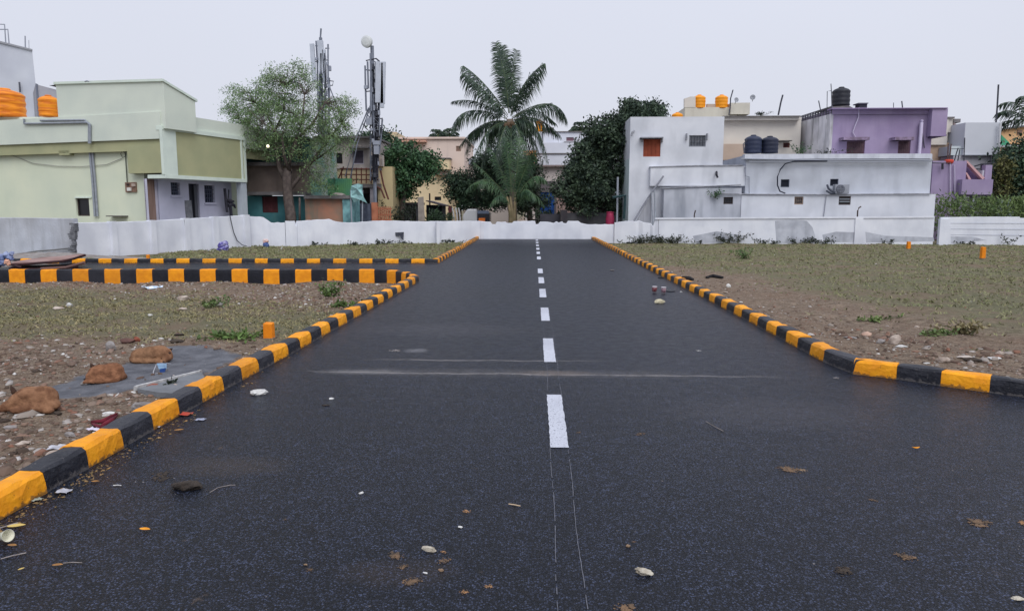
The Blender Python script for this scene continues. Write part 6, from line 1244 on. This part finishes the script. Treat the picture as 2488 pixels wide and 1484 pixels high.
for i, (x, y, w, mt, lb, fl, nm, ct) in enumerate([
    (1043, 1337, 40, CRS, 'chalky white lump at lower centre of the road', .42, 'lump', 'lump'), (1077, 1340, 20, OCH, 'ochre crumb right of the chalky white lump', .4, 'crumb', 'crumb'), (962, 1350, 46, MUD, 'flat brown mud smear left of the chalky lump', .08, 'mud_smear', 'mud'), (980, 1377, 32, MUD, 'brown mud crumb below the chalky lump on the left', .22, 'mud_smear', 'mud'), (1078, 1362, 38, MUD, 'brown mud smear below the ochre crumb', .12, 'mud_smear', 'mud'), (1072, 1386, 18, TS, 'small tan crumb under the brown smear', .3, 'crumb', 'crumb'), (1034, 1392, 14, WS, 'little white chip between the mud crumbs', .3, 'chip', 'chip'), (1000, 1414, 54, MUD, 'long thin mud smear below the mud crumbs', .07, 'mud_smear', 'mud'), (1128, 1438, 26, OCH, 'ochre crumb near the bottom, left of a pair', .35, 'crumb', 'crumb'), (1186, 1424, 26, OCH, 'ochre crumb near the bottom, right of a pair', .5, 'crumb', 'crumb'), (752, 1384, 22, MUD, 'ragged brown crumb lower left of centre', .4, 'crumb', 'crumb'), (742, 1372, 12, TS, 'tan crumb touching the ragged brown crumb', .4, 'crumb', 'crumb'),
    (1566, 1394, 46, CRS, 'chalky lump right of the chalk lines near the bottom', .42, 'lump', 'lump'), (1540, 1316, 13, OCH, 'upper ochre crumb of a close pair right of the chalk lines', .6, 'crumb', 'crumb'), (1526, 1328, 14, TS, 'lower paler crumb of a close pair right of the chalk lines', .6, 'crumb', 'crumb'), (1915, 1140, 58, MUD, 'dry mud smear right of centre of the road', .06, 'mud_smear', 'mud'), (1950, 1142, 26, TS, 'thin tail of the dry mud smear on its right', .08, 'mud_smear', 'mud'), (2380, 1270, 62, MUD, 'wide dry mud smear near the right picture edge', .09, 'mud_smear', 'mud'), (2484, 1270, 30, OCH, 'ochre smear cut by the right picture edge', .12, 'mud_smear', 'mud'), (2120, 1215, 22, MUD, 'small reddish brown crumb on the right half of road', .14, 'crumb', 'crumb'), (2200, 1352, 50, MUD, 'faint brown mud smear low on the right', .05, 'mud_smear', 'mud'), (2050, 1386, 56, BS, 'dark crumbly mud patch low on the right', .06, 'mud_smear', 'mud'), (2474, 1455, 34, CRS, 'whitish chip in the bottom right corner', .2, 'chip', 'chip'), (1520, 1478, 60, MUD, 'olive mud smear cut by the bottom edge', .07, 'mud_smear', 'mud'),
    (1118, 1281, 13, WS, 'tiny white pebble left of centre of the road', .45, 'pebble', 'pebble'), (878, 1199, 12, WS, 'tiny white pebble on the left half of the road', .6, 'pebble', 'pebble'), (806, 969, 16, WS, 'thin white chip between the kerb and the centre line', .25, 'chip', 'chip'), (790, 985, 20, BS, 'dark flat crumb beside the thin white chip', .2, 'crumb', 'crumb'), (962, 852, 34, GS, 'pale dust spot left of the centre line', .05, 'dust_spot', 'dust'), (1133, 1242, 24, OCH, 'flat orange brown crumb left of centre', .08, 'crumb', 'crumb'), (693, 1262, 16, MUD, 'faint brown crumb on the left road half', .12, 'crumb', 'crumb'), (1404, 1051, 16, MUD, 'thin reddish crumb right of the nearest dash', .1, 'crumb', 'crumb'), (1555, 1054, 26, MUD, 'thin reddish smear right of the nearest dash', .08, 'mud_smear', 'mud'), (822, 787, 18, WS, 'white chip at the foot of the near left kerb', .3, 'chip', 'chip'), (848, 772, 16, GS, 'grey chip close to the near left kerb', .3, 'chip', 'chip'), (1487, 658, 12, GS, 'small grey scrap in the middle distance on road', .3, 'chip', 'chip'), (1655, 710, 6, WS, 'tiny white chip by the right kerb below the cups', .5, 'chip', 'chip'), (2032, 918, 20, GS, 'pale scrap of litter at the foot of the right bend', .15, 'chip', 'chip'), (1696, 852, 14, WS, 'thin pale chip on the road right of centre line', .15, 'chip', 'chip')]):
    if fl < .2 or mt in (MUD, OCH): crumbs(x, y, w, lb, mt, 10+i, nm, ct); continue
    rock(x, y, w, lb, mt, 10+i, fl, name=nm, cat=ct, road_=True, asp=.55, sub=3, rz=.2*math.sin(i), rough=.5 if fl < .2 else .3)
for i, (x, y, w, mt, lb, fl) in enumerate([(2172, 835, 30, PS, 'upright pale broken slab in the rubble of right plot', 1.0), (2105, 818, 32, M('pinkish_stone', (186, 158, 142), (160, 132, 118), scale=12), 'pinkish angular stone left of the upright slab', .5), (2065, 822, 34, GS, 'flat grey stone left of the pinkish stone', .2), (2190, 843, 26, WS, 'white chip right of the upright slab', .25), (2140, 833, 26, GS, 'grey broken stones between the pinkish stone and slab', .5), (2290, 880, 34, PS, 'pale stone pile near the yellow kerb right of bend', .5), (2252, 884, 16, WS, 'white scrap left of the pale stone pile', .3), (2345, 870, 40, M('pale_tile', (178, 168, 160)), 'broken tile pieces near the right picture edge', .2), (2415, 872, 34, WS, 'white tile shard near the right picture edge', .2), (2430, 862, 20, PS, 'tilted pale shard above the white tile shard', .7), (2254, 846, 18, GS, 'small grey stone on the bare soil', .5), (2228, 796, 13, PS, 'small pale stone on the bare soil strip', .5), (2365, 878, 44, BS, 'dark clod beside the broken tiles', .3),
    (272, 852, 26, GS, 'upright grey stone behind the two dogs', 1.1), (310, 833, 30, M('dark_red_stone', (104, 74, 68), (80, 60, 56), scale=9), 'dark reddish stone left of a small brick piece', .5), (333, 830, 22, RS, 'small brick piece behind the lying dog', .8), (430, 832, 40, BS, 'dark rag like clod right behind the lying dog', .25), (436, 815, 30, BS, 'thin dark clod behind the dark rag like one', .25), (376, 829, 16, WS, 'white chip just above the lying dog', .3), (392, 823, 14, WS, 'second white chip above the lying dog', .3), (380, 943, 50, RS, 'half buried red brick by the end of cement slab', .35), (430, 945, 30, PS, 'pale stone beside the half buried brick', .5), (345, 996, 50, GS, 'large grey clod behind the yellow kerb', .6), (262, 1006, 30, WS, 'white crumpled scrap near the red cloth', .3), (205, 935, 22, GS, 'grey stone left of the cement patch edge', .6), (140, 1008, 22, BS, 'dark clod below the leftmost dog', .6), (42, 1192, 34, GS, 'grey flat stone at the left picture edge', .4), (70, 1152, 40, PS, 'pale flat stone behind the black kerb stone', .5), (105, 1130, 46, RS, 'reddish flat brick bit behind the black kerb stone', .3), (130, 1108, 40, PS, 'pale grey stone beside the reddish brick bit', .5), (20, 1215, 26, RS, 'small red brick bit at the left picture edge', .5), (170, 1060, 34, GS, 'grey stone among rubble under the red cloth', .5), (60, 1080, 36, PS, 'long pale stone at left among rubble', .4), (25, 1042, 30, GS, 'grey stone under the leftmost dog', .4), (170, 745, 20, WS, 'pale stone in the grass near the striped side street kerb', .6), (140, 752, 26, PS, 'flat pale stone left of another in the grass', .4), (445, 752, 22, PS, 'white stone in the grass in mid left plot', .3), (535, 745, 24, GS, 'lavender grey stone in the reddish rubble', .6), (445, 730, 30, PS, 'pale stone below the side street kerb', .5), (365, 768, 16, WS, 'small white pebble in the left plot grass', .5), (1770, 698, 12, WS, 'white stone with a dark foot near the right kerb', 1.0), (1763, 712, 14, PS, 'pale stone cluster by the right kerb', .4), (1800, 735, 10, WS, 'small white chip behind the right kerb', .4)]):
    rock(x, y, w, lb, mt, 60+i, fl, asp=.6, rz=.3*math.sin(i*2), sub=2)
# (crumb patches are many small bits of one dried splash)
# black sheeting scraps behind the right kerb
for pts, lb in (([(1655, 677), (1672, 679), (1684, 682)], 'black strip lying right behind the right kerb'), ([(1716, 677), (1732, 674), (1756, 677)], 'black strip farther from the right kerb')):
    m = MB().tube([gp(*p)+(0, 0, .03) for p in pts], [.03, .06, .03], 6); build(m, 'black_strip', DARK, None, lb, 'scrap')
# leaves, twigs and scraps on the road
def leaf(px, py, wpx, ang, lb, mt, curl=.3):
    p = gp(px, py, True); s = wpx*p[1]/1750; m = MB(); n = 6; vs = []
    for i in range(n+1):
        t = i/n; w = .24*math.sin(math.pi*(.06+.9*t))**.8; z = .008+curl*s*(.25*(2*t-1)**2)
        for sg in (-1, 0, 1): vs.append(((t-.5)*s, sg*w*s, z+(abs(sg)*w*s*.5)))
    fs = [(i*3+j, (i+1)*3+j, (i+1)*3+j+1, i*3+j+1) for i in range(n) for j in range(2)]; c, s_ = math.cos(ang), math.sin(ang)
    vs = [(p[0]+x*c-y*s_, p[1]+x*s_+y*c, z) for x, y, z in vs]; m.add(vs, fs); return build(m, 'fallen_leaf', mt, None, lb, 'leaf')
LFY = M('leaf_yellow', (226, 160, 50), (206, 132, 40), scale=30); LFB = M('leaf_brown', (170, 126, 76), (130, 96, 60), scale=30)
leaf(352, 1290, 30, -.15, 'bright yellow orange leaf lying alone on the asphalt', LFY); leaf(2225, 1092, 20, .1, 'small orange leaf on the right half of the road', LFY, .8); leaf(232, 1173, 20, .1, 'dull yellow leaf beside the black kerb stone', LFB); leaf(40, 1283, 42, .3, 'pale yellow curled leaf at the left picture edge', M('leaf_pale', (196, 172, 104))); leaf(170, 1150, 16, .6, 'small leaf at the foot of black kerb stone', LFB)
leaf(30, 1329, 26, -.1, 'dry tan leaf below the paper cup', LFB); leaf(52, 1386, 16, 1, 'small yellowish leaf near the bottom left corner', M('leaf_pale', (196, 172, 104))); leaf(435, 1048, 22, .4, 'brown leaf cluster piece beside the second yellow kerb stone', LFB); leaf(140, 1377, 26, .2, 'faint brown leaf low on the left road half', LFB)
def twig(pts, r, lb, mt=None): return build(MB().tube([gp(x, y, True)+(0, 0, .006) for x, y in pts], r, 5), 'twig', mt or M('twig_pale', (156, 148, 146), (120, 112, 108), scale=20), None, lb, 'twig')
twig([(2, 1360), (30, 1352), (64, 1345)], .003, 'straight pale twig at the left edge, lower one'); twig([(0, 1285), (22, 1278), (44, 1272)], .004, 'straight pale twig at the left edge above the cup'); twig([(510, 1198), (530, 1186), (560, 1180), (572, 1180)], .002, 'thin curved root fibre under the mud clod'); twig([(1236, 1226), (1250, 1228), (1264, 1231)], .0035, 'short pale twig near the middle of the road', M('twig_tan', (190, 168, 140)))
twig([(275, 1181), (285, 1180), (295, 1181)], .003, 'short white sliver between kerb and mud clod', WS); twig([(1715, 1025), (1735, 1037), (1758, 1049)], .0025, 'thin pale scratch like straw on the right road half'); twig([(154, 1370), (175, 1368), (200, 1369)], .002, 'faint thin straw low on the left')
# crumpled papers, cup
def crumple(px, py, wpx, lb, mt, seed, road_=True, flat=.6, name='crumpled_paper', cat='litter'):
    p = gp(px, py, road_); s = wpx*p[1]/1750/2; r = np.random.default_rng(seed); n = 6; vs = []
    for i in range(n):
        for j in range(n): vs.append((p[0]+(i/(n-1)-.5)*2*s+r.uniform(-.2, .2)*s, p[1]+(j/(n-1)-.5)*1.5*s+r.uniform(-.2, .2)*s, p[2]+.004+r.uniform(0, 1)*s*flat*(1-.6*max(abs(i/(n-1)-.5), abs(j/(n-1)-.5)))))
    fs = []
    for i in range(n-1):
        for j in range(n-1):
            a, b, c, d = i*n+j, (i+1)*n+j, (i+1)*n+j+1, i*n+j+1; fs += [(a, b, c), (a, c, d)]
    return build(MB().add(vs, fs), name, mt, None, lb, cat)
PAP = M('paper_white', (198, 198, 206), (160, 162, 172), scale=20); 
crumple(155, 1197, 34, 'crumpled white plastic scrap at the foot of first kerb stones', PAP, 1); crumple(382, 1038, 16, 'small white paper bit between two kerb stones', PAP, 2, flat=.3); crumple(488, 1020, 22, 'pale blue grey paper scrap on road near the kerb', M('paper_bluegrey', (150, 156, 176)), 3, flat=.25); crumple(450, 1008, 34, 'small red wrapper at the foot of the left kerb', M('wrapper_red', (176, 62, 52), (150, 90, 70), scale=40), 4, flat=.4)
crumple(90, 1216, 26, 'greenish grey scrap in the leaf crumbs by kerb', M('paper_green', (150, 156, 146)), 5); crumple(140, 1092, 40, 'white plastic sheet scrap behind the black kerb stone', PAP, 6, road_=False); crumple(232, 1046, 34, 'lilac white plastic scrap beside the red cloth', M('paper_lilac', (206, 200, 216)), 7, road_=False)
crumple(365, 701, 46, 'blue and white plastic litter below the side street kerb', M('litter_blue', (150, 184, 214), (226, 226, 232), scale=20, lo=.45, hi=.55), 8, road_=False, flat=.4)
red = MB()
for k_, (pts, rr) in enumerate((([(222, 1032), (248, 1030), (270, 1020), (286, 1010)], [.006, .016, .018, .01]), ([(250, 1040), (270, 1030), (284, 1016)], [.012, .02, .008]), ([(224, 1036), (240, 1044), (262, 1044)], [.01, .016, .01]))):
    red.tube([gp(*p)+(0, 0, .02) for p in pts], rr, 7)
build(red.jit(.007, 4), 'red_cloth', M('maroon_cloth', (118, 38, 52), (84, 26, 40), scale=9, rough=.9), None, 'crumpled maroon cloth lying behind the black kerb stone', 'cloth', smooth=True)
def cup(px, py, h, r, lb, mt, tilt=0., rz=0., name='paper_cup', extra=None, road_=True):
    p = gp(px, py, road_); t = thing(name, p, lb, 'cup'); R_ = Matrix.Rotation(rz, 3, 'Z') @ Matrix.Rotation(tilt, 3, 'Y')
    def put(pr, nm, m_, z0=0):
        m = MB(); n = 20; vs = [np.array([a*math.cos(2*math.pi*k/n), a*math.sin(2*math.pi*k/n), z]) for a, z in pr for k in range(n)]; m.add([tuple(np.array(R_ @ Vector(v))+p+(0, 0, r*abs(math.sin(tilt))+.002)) for v in vs], [(i*n+k, i*n+(k+1) % n, (i+1)*n+(k+1) % n, (i+1)*n+k) for i in range(len(pr)-1) for k in range(n)]+[tuple(range(n))[::-1]])
        return build(m, nm, m_, t, smooth=True)
    put([(r*.7, 0), (r, h), (r*1.06, h+.004), (r*.95, h), (r*.66, .006), (.001, .005)], 'cup_body', mt)
    if extra: put([(r*.78, h*.22), (r*.98, h*.84)], 'band', extra)
    return t
cup(6, 1316, .05, .028, 'small white paper cup lying at the left picture edge', M('cup_cream', (216, 214, 196)), tilt=1.3, rz=-.4)
RED = M('cup_red', (128, 34, 44), (176, 120, 126), scale=45, lo=.45, hi=.6); PKW = M('cup_pinkwhite', (200, 168, 180), (120, 40, 60), scale=40, lo=.5, hi=.56)
cup(1590, 712, .125, .05, 'left red paper cup standing on the road', M('cup_white', (206, 200, 206)), extra=RED); cup(1612, 714, .125, .05, 'right pinkish paper cup standing on the road', M('cup_white', (206, 200, 206)), extra=PKW)
m = MB(); q = gp(1628, 708, True); m.lathe(q, [(.06, .0), (.085, .012), (.08, .02), (.02, .012)], 20); m.v = [(q[0]+(v[0]-q[0])*1.25, v[1], v[2]) for v in m.v]; build(m, 'cup_lid', M('lid_black', (28, 30, 38), rough=.4), None, 'flat black lid beside the pinkish paper cup', 'lid')
rock(1605, 676, 16, 'small black scrap on the road above the red cups', DARK, 230, .2, name='scrap', cat='scrap', road_=True)
# face mask
mk = thing('face_mask', gp(391, 900), 'pale blue face mask beside the lying dog', 'mask'); q = gp(391, 905); s = 26*q[1]/1750
m = MB(); vs = []
for j in range(6):
    for i in range(7):
        u, v = i/6-.5, j/5; vs.append((q[0]+u*s*(1-.25*v), q[1]+.02+.02*v+.018*math.cos(u*3), q[2]+.012+.1*(1-v)*.75+.012*(j % 2)))
m.add(vs, [(j*7+i, j*7+i+1, (j+1)*7+i+1, (j+1)*7+i) for j in range(5) for i in range(6)]); build(m, 'cloth', M('mask_blue', (150, 190, 226), (176, 206, 234), scale=12), mk)
m = MB().tube([q+(-s*.45, .01, .08), q+(-s*.42, -.06, .02), q+(-s*.2, -.1, .006), q+(-.0, -.06, .01)], .003, 5); m.tube([q+(s*.4, .03, .09), q+(s*.7, .04, .08), q+(s*.95, .02, .085)], .003, 5); build(m, 'ear_loop', PAP, mk); m = MB().prism([q+(-s*.2, .015, .0), q+(s*.3, .015, .0), q+(s*.35, .02, .04), q+(-s*.2, .02, .03)], (0, .01, 0)); build(m, 'inner_fold', M('mask_shadow', (40, 70, 130)), mk)
# cement slab with white edge
cs = thing('cement_slab', gp(420, 925), 'thin grey cement slab with a white edge between dogs and kerb', 'slab')
z = H(*gp(430, 925)[:2]); tp = [G(334, 944, z+.03), G(489, 903, z+.03), G(500, 920, z+.03), G(470, 945, z+.03), G(420, 955, z+.03), G(380, 952, z+.03)]
build(MB().prism([p-(0, 0, .05) for p in tp], (0, 0, .05)), 'slab', M('slab_grey', (118, 121, 126), (104, 107, 112), scale=7, bump=.3), cs)
e0, e1 = G(327, 938, z+.045), G(488, 899, z+.045); d_ = np.array([0, .05, 0.]); nseg = 14; m = MB(); r = random.Random(5); vs = []
for i in range(nseg+1):
    p = e0+(e1-e0)*i/nseg; j = r.uniform(-.008, .008); vs += [p+(0, j-.022, -.04), p+(0, j-.022, 0), p+(0, j+.024, .002), p+(0, j+.024, -.04)]
m.add(vs, [(i*4+k, (i+1)*4+k, (i+1)*4+(k+1) % 4, i*4+(k+1) % 4) for i in range(nseg) for k in range(4)]+[(0, 1, 2, 3), (nseg*4+3, nseg*4+2, nseg*4+1, nseg*4)]); build(m, 'white_edge', M('edge_white', (196, 196, 196), (156, 156, 158), scale=20, bump=.4), cs)
# ---------------- sleeping dogs
FUR = M('fur_tan', (158, 112, 84), (112, 76, 56), scale=16, rough=.95, bump=.7, bscale=140, stretch=(1, 1, 2), spec=.15); FUR2 = M('fur_fawn', (158, 118, 90), (114, 80, 60), scale=15, rough=.95, bump=.7, bscale=140, spec=.15, grime=(186, 156, 120), gamt=.4); FURD = M('fur_dark', (74, 54, 44), (50, 38, 34), scale=20, rough=.95)
def dog(px, py, lb, els, ears, nose, mt, sc_=1., rz=0.):
    p = gp(px, py); p = p-(0, 0, .008); t = thing('dog', p, lb, 'dog', 'dogs sleeping on the rubble'); mb = bpy.data.metaballs.new('m'); mb.resolution = .011*sc_; mb.render_resolution = .011*sc_; mb.threshold = .6
    for (x, y, z, rx, ry, rz_) in els:
        e_ = mb.elements.new(type='ELLIPSOID'); e_.co = (x*sc_, y*sc_, z*sc_); mxr = max(rx, ry, rz_); e_.radius = mxr*sc_/.64; e_.size_x, e_.size_y, e_.size_z = [max(v/mxr, .05) for v in (rx, ry, rz_)]; e_.stiffness = 2
    ob = bpy.data.objects.new('m%d' % px, mb); C.objects.link(ob); bpy.context.view_layer.update(); dg = bpy.context.evaluated_depsgraph_get(); me = bpy.data.meshes.new_from_object(ob.evaluated_get(dg)); bpy.data.objects.remove(ob); bpy.data.metaballs.remove(mb)
    me.name = 'body'; co = np.empty(len(me.vertices)*3); me.vertices.foreach_get('co', co); co = co.reshape(-1, 3)
    dn = (np.sin(co[:, 0]*95+7*np.sin(co[:, 1]*60))*np.sin(co[:, 2]*110+co[:, 0]*50)+.6*np.sin(co[:, 0]*210+co[:, 2]*160)*np.sin(co[:, 1]*190))*.0028; nr = np.array([v.normal[:] for v in me.vertices]); co += nr*dn[:, None]; me.vertices.foreach_set('co', co.ravel()); me.update(); me.materials.clear(); me.materials.append(mt); me.polygons.foreach_set('use_smooth', [True]*len(me.polygons)); o = bpy.data.objects.new('body', me); C.objects.link(o); o.parent = t
    for (x, y, z, dx, dy, dz, w) in ears:
        a = p+np.array([x, y, z])*sc_; b = a+np.array([dx, dy, dz])*sc_; m = MB().tube([a, a+(b-a)*.35, a+(b-a)*.75, b], [w*.7*sc_, w*sc_, w*.6*sc_, .003], 8); c = a
        build(m, 'ear', FURD, t, smooth=True)
    x, y, z = nose; bmx = MB().lathe(p+np.array([x, y, z])*sc_, [(.003, -.01), (.011, -.005), (.012, .003), (.004, .01)], 10); build(bmx, 'nose', M('dog_nose', (26, 24, 26), rough=.4), t, smooth=True)
    t.rotation_euler[2] = rz; return t
# curled dog in the middle: back towards us, nose tucked at the left
dog(248, 931, 'tan dog curled asleep in the middle of the cement patch', [
    (.00, .07, .085, .13, .085, .085), (.07, .09, .095, .085, .085, .09), (.10, .06, .06, .06, .07, .06), (-.07, .07, .085, .07, .075, .075), (-.11, .04, .06, .045, .05, .05), (-.125, .09, .1, .042, .05, .042), (-.14, .04, .065, .03, .04, .03), (-.13, .005, .03, .035, .03, .025), (.03, .0, .035, .1, .03, .03), (.1, .01, .03, .06, .035, .03), (-.06, -.01, .025, .07, .022, .02), (-.15, -.015, .018, .025, .018, .014), (.13, .1, .04, .03, .08, .03)],
    [(-.135, .1, .13, -.015, -.01, .045, .018), (-.1, .13, .13, .0, .01, .035, .016)], (-.158, -.0, .045), FUR, 1.)
dog(357, 884, 'fawn dog lying with its back to the road behind the blue mask', [
    (-.13, .08, .075, .075, .08, .075), (-.05, .08, .085, .09, .075, .08), (.04, .08, .1, .09, .07, .08), (.11, .09, .11, .07, .065, .075), (.16, .1, .09, .05, .055, .055), (.19, .08, .06, .035, .05, .04), (.17, .04, .04, .03, .045, .035), (.1, .02, .03, .06, .03, .025), (-.1, .02, .035, .08, .035, .03), (0, .02, .03, .08, .025, .025), (-.18, .07, .04, .035, .04, .035), (.15, -.0, .018, .04, .018, .014)],
    [(.165, .13, .12, .03, .02, .02, .016), (.185, .08, .1, .03, -.01, .01, .015)], (.172, .0, .03), FUR2, 1.02)
dog(62, 1005, 'rough coated dog curled asleep at the left picture edge, dark ear raised', [
    (.03, .09, .1, .12, .09, .09), (.1, .1, .1, .075, .085, .085), (-.05, .09, .1, .08, .075, .08), (-.1, .06, .085, .06, .055, .055), (-.15, .03, .055, .05, .045, .04), (-.19, .01, .035, .035, .03, .025), (.13, .04, .05, .055, .055, .045), (.16, .01, .03, .05, .025, .022), (.05, .01, .045, .09, .035, .035), (-.04, .0, .03, .08, .03, .025), (.0, .05, .14, .06, .04, .025), (.17, .08, .05, .03, .05, .03)],
    [(-.115, .07, .13, -.025, -.005, .07, .02), (-.07, .12, .13, .0, .02, .05, .018)], (-.213, -.0, .035), FUR2, 1.05)
# ---------------- rusty sheets pile, blue tarpaulin, bags by the wall
RST = M('rust_sheet', (158, 132, 128), (130, 100, 94), scale=2, rough=.9, grime=(100, 64, 56), gamt=.5); RSTD = M('rust_dark_edge', (70, 44, 46), (48, 34, 38), scale=4)
Ys = 18.7
ps = thing('metal_sheet', P(110, 650, Ys)*[1, 1, 0], 'upper rusty metal sheet bent up at its right end, beside side street', 'metal sheet', 'rusty sheets')
def sheet(parent, pts, dy, th, m_, nm): # pts front edge px,py ; extends back dy with px,py of back edge
    f = [P(x, y, Ys) for x, y, *_ in pts]; b = [P(x2, y2, Ys+dy) for _, _, x2, y2 in pts]; n = len(pts); vs = [*f, *b, *[v-(0, 0, th) for v in f], *[v-(0, 0, th) for v in b]]
    fs = [(i, i+1, n+i+1, n+i) for i in range(n-1)]+[(2*n+i, 3*n+i, 3*n+i+1, 2*n+i+1) for i in range(n-1)]+[(i, 2*n+i, 2*n+i+1, i+1) for i in range(n-1)]+[(n+i, n+i+1, 3*n+i+1, 3*n+i) for i in range(n-1)]+[(0, n, 3*n, 2*n), (n-1, 3*n-1, 4*n-1, 2*n-1)]
    return build(MB().add(vs, fs), nm, m_, parent)
sheet(ps, [(28, 642, 30, 636), (70, 640, 80, 628), (110, 637, 120, 624), (150, 634, 150, 622), (178, 628, 175, 619), (207, 619, 203, 617)], 1.6, .03, RST, 'sheet')
m = MB().tube([P(x, y+.8, Ys-.02) for x, y in [(28, 642), (70, 640), (110, 637), (150, 634), (178, 628), (207, 619)]], .035, 6); build(m, 'dark_rim', RSTD, ps)
p2 = thing('metal_sheet', P(120, 652, Ys)*[1, 1, 0], 'lower dark rusty sheet under the upper one with a pipe along it', 'metal sheet', 'rusty sheets')
sheet(p2, [(32, 651, 40, 647), (80, 651, 90, 645), (140, 650, 140, 643), (190, 645, 185, 640)], 1.2, .1, RSTD, 'sheet'); m = MB().tube([P(100, 653, Ys-.1), P(160, 650, Ys-.1), P(205, 638, Ys-.1)], .04, 7); build(m, 'pipe', M('rust_pipe', (110, 84, 80)), p2); m = MB().tube([P(24, 653, Ys-.1), P(38, 646, Ys-.1), P(52, 650, Ys-.1)], .04, 6); build(m, 'bent_end', RSTD, p2)
# dirt bank under the sheets and along the wall
def heap(name, lb, cx, cy, rx, ry, h, mt, seed, kind='structure', z0=-.05, cat=None):
    n = 26; k_ = 10; m = MB(); r = np.random.default_rng(seed); vs = [(cx, cy, z0+h)]
    for j in range(1, k_+1):
        for i in range(n):
            a = 2*math.pi*i/n; f = j/k_; vs.append((cx+rx*f*math.cos(a)*(1+r.uniform(-.06, .06)), cy+ry*f*math.sin(a)*(1+r.uniform(-.06, .06)), z0+h*(math.cos(f*math.pi)*.5+.5)*(1+r.uniform(-.22, .22))))
    fs = [(0, 1+i, 1+(i+1) % n) for i in range(n)]+[(1+j*n+i, 1+(j+1)*n+i, 1+(j+1)*n+(i+1) % n, 1+j*n+(i+1) % n) for j in range(k_-1) for i in range(n)]
    return build(m.add(vs, fs), name, mt, None, lb, cat, None, kind, smooth=True)
SOILB = M('bank_soil', (150, 146, 144), (120, 112, 108), scale=3, rough=.95, bump=.6, grime=(104, 96, 90), gamt=.5)
heap('dirt_bank', None, P(80, 620, 22.6)[0], 23.2, 3.4, 2.0, .22, SOILB, 3); heap('dirt_bank', None, P(10, 640, 19.7)[0]-1.2, 20.3, 2.8, 1.4, .18, SOILB, 4)
tb = thing('tarpaulin', P(10, 640, 18.9)*[1, 1, 0], 'crumpled blue tarpaulin heap with an orange bag at the left edge', 'tarpaulin'); BL = M('tarp_blue', (70, 92, 144), (150, 160, 190), scale=3.5, rough=.6)
def lumps(parent, name, cs, mt, seed, Y, sub=2):
    r = np.random.default_rng(seed); bm = bmesh.new()
    for (x, y, rp) in cs:
        c = P(x, y, Y); s = rp*Y/1750; mt_ = Matrix.Translation(Vector(c)) @ Matrix.Scale(s, 4); bmesh.ops.create_icosphere(bm, subdivisions=sub, radius=1, matrix=mt_)
    for v in bm.verts: v.co += Vector(r.uniform(-1, 1, 3)*cs[0][2]*Y/1750*.2)
    m = MB(); m.v = [tuple(v.co) for v in bm.verts]; m.f = [tuple(v.index for v in f.verts) for f in bm.faces]; bm.free(); return build(m, name, mt, parent)
lumps(tb, 'sheet', [(4, 626, 9), (16, 620, 9), (24, 626, 8), (6, 638, 9), (28, 616, 5), (-6, 640, 12)], BL, 1, 18.9); lumps(tb, 'orange_bag', [(17, 637, 7), (21, 642, 5)], M('bag_orange', (206, 160, 140), (190, 130, 100), scale=4), 2, 18.7)
bg = thing('plastic_bag', P(540, 608, 31.5)*[1, 1, 0]+np.array([0, 0, -.2]), 'purple blue plastic bag heap at the foot of the slanting wall', 'bag'); lumps(bg, 'bag', [(538, 596, 9), (546, 592, 8), (541, 604, 9), (549, 602, 8), (533, 606, 6)], M('bag_violet', (84, 78, 150), (170, 168, 206), scale=6, lo=.42, hi=.6), 3, 31.2)
b3 = thing('cement_sack', P(644, 598, 34)*[1, 1, 0]+np.array([0, 0, -.2]), 'blue and orange sack standing by the far left wall', 'sack'); lumps(b3, 'lower_sack', [(645, 594, 7), (648, 596, 6)], M('sack_blue', (64, 88, 146), (110, 128, 170), scale=6), 4, 33.8); lumps(b3, 'upper_bundle', [(644, 586, 6), (648, 585, 5)], M('sack_orange', (206, 140, 120), (214, 200, 200), scale=6), 5, 33.8)
m = ptube([(683, 610), (687, 604), (690, 598)], 32, .03); build(ptube([(681, 608), (686, 600)], 31.5, .03), 'pale_stick', WS, None, 'short pale stick in the grass near the blue sack', 'stick')
build(ptube([(505, 606), (512, 612), (520, 610)], 31, .05), 'white_rag', PAP, None, 'white rag under the small orange post near the purple bag', 'rag')
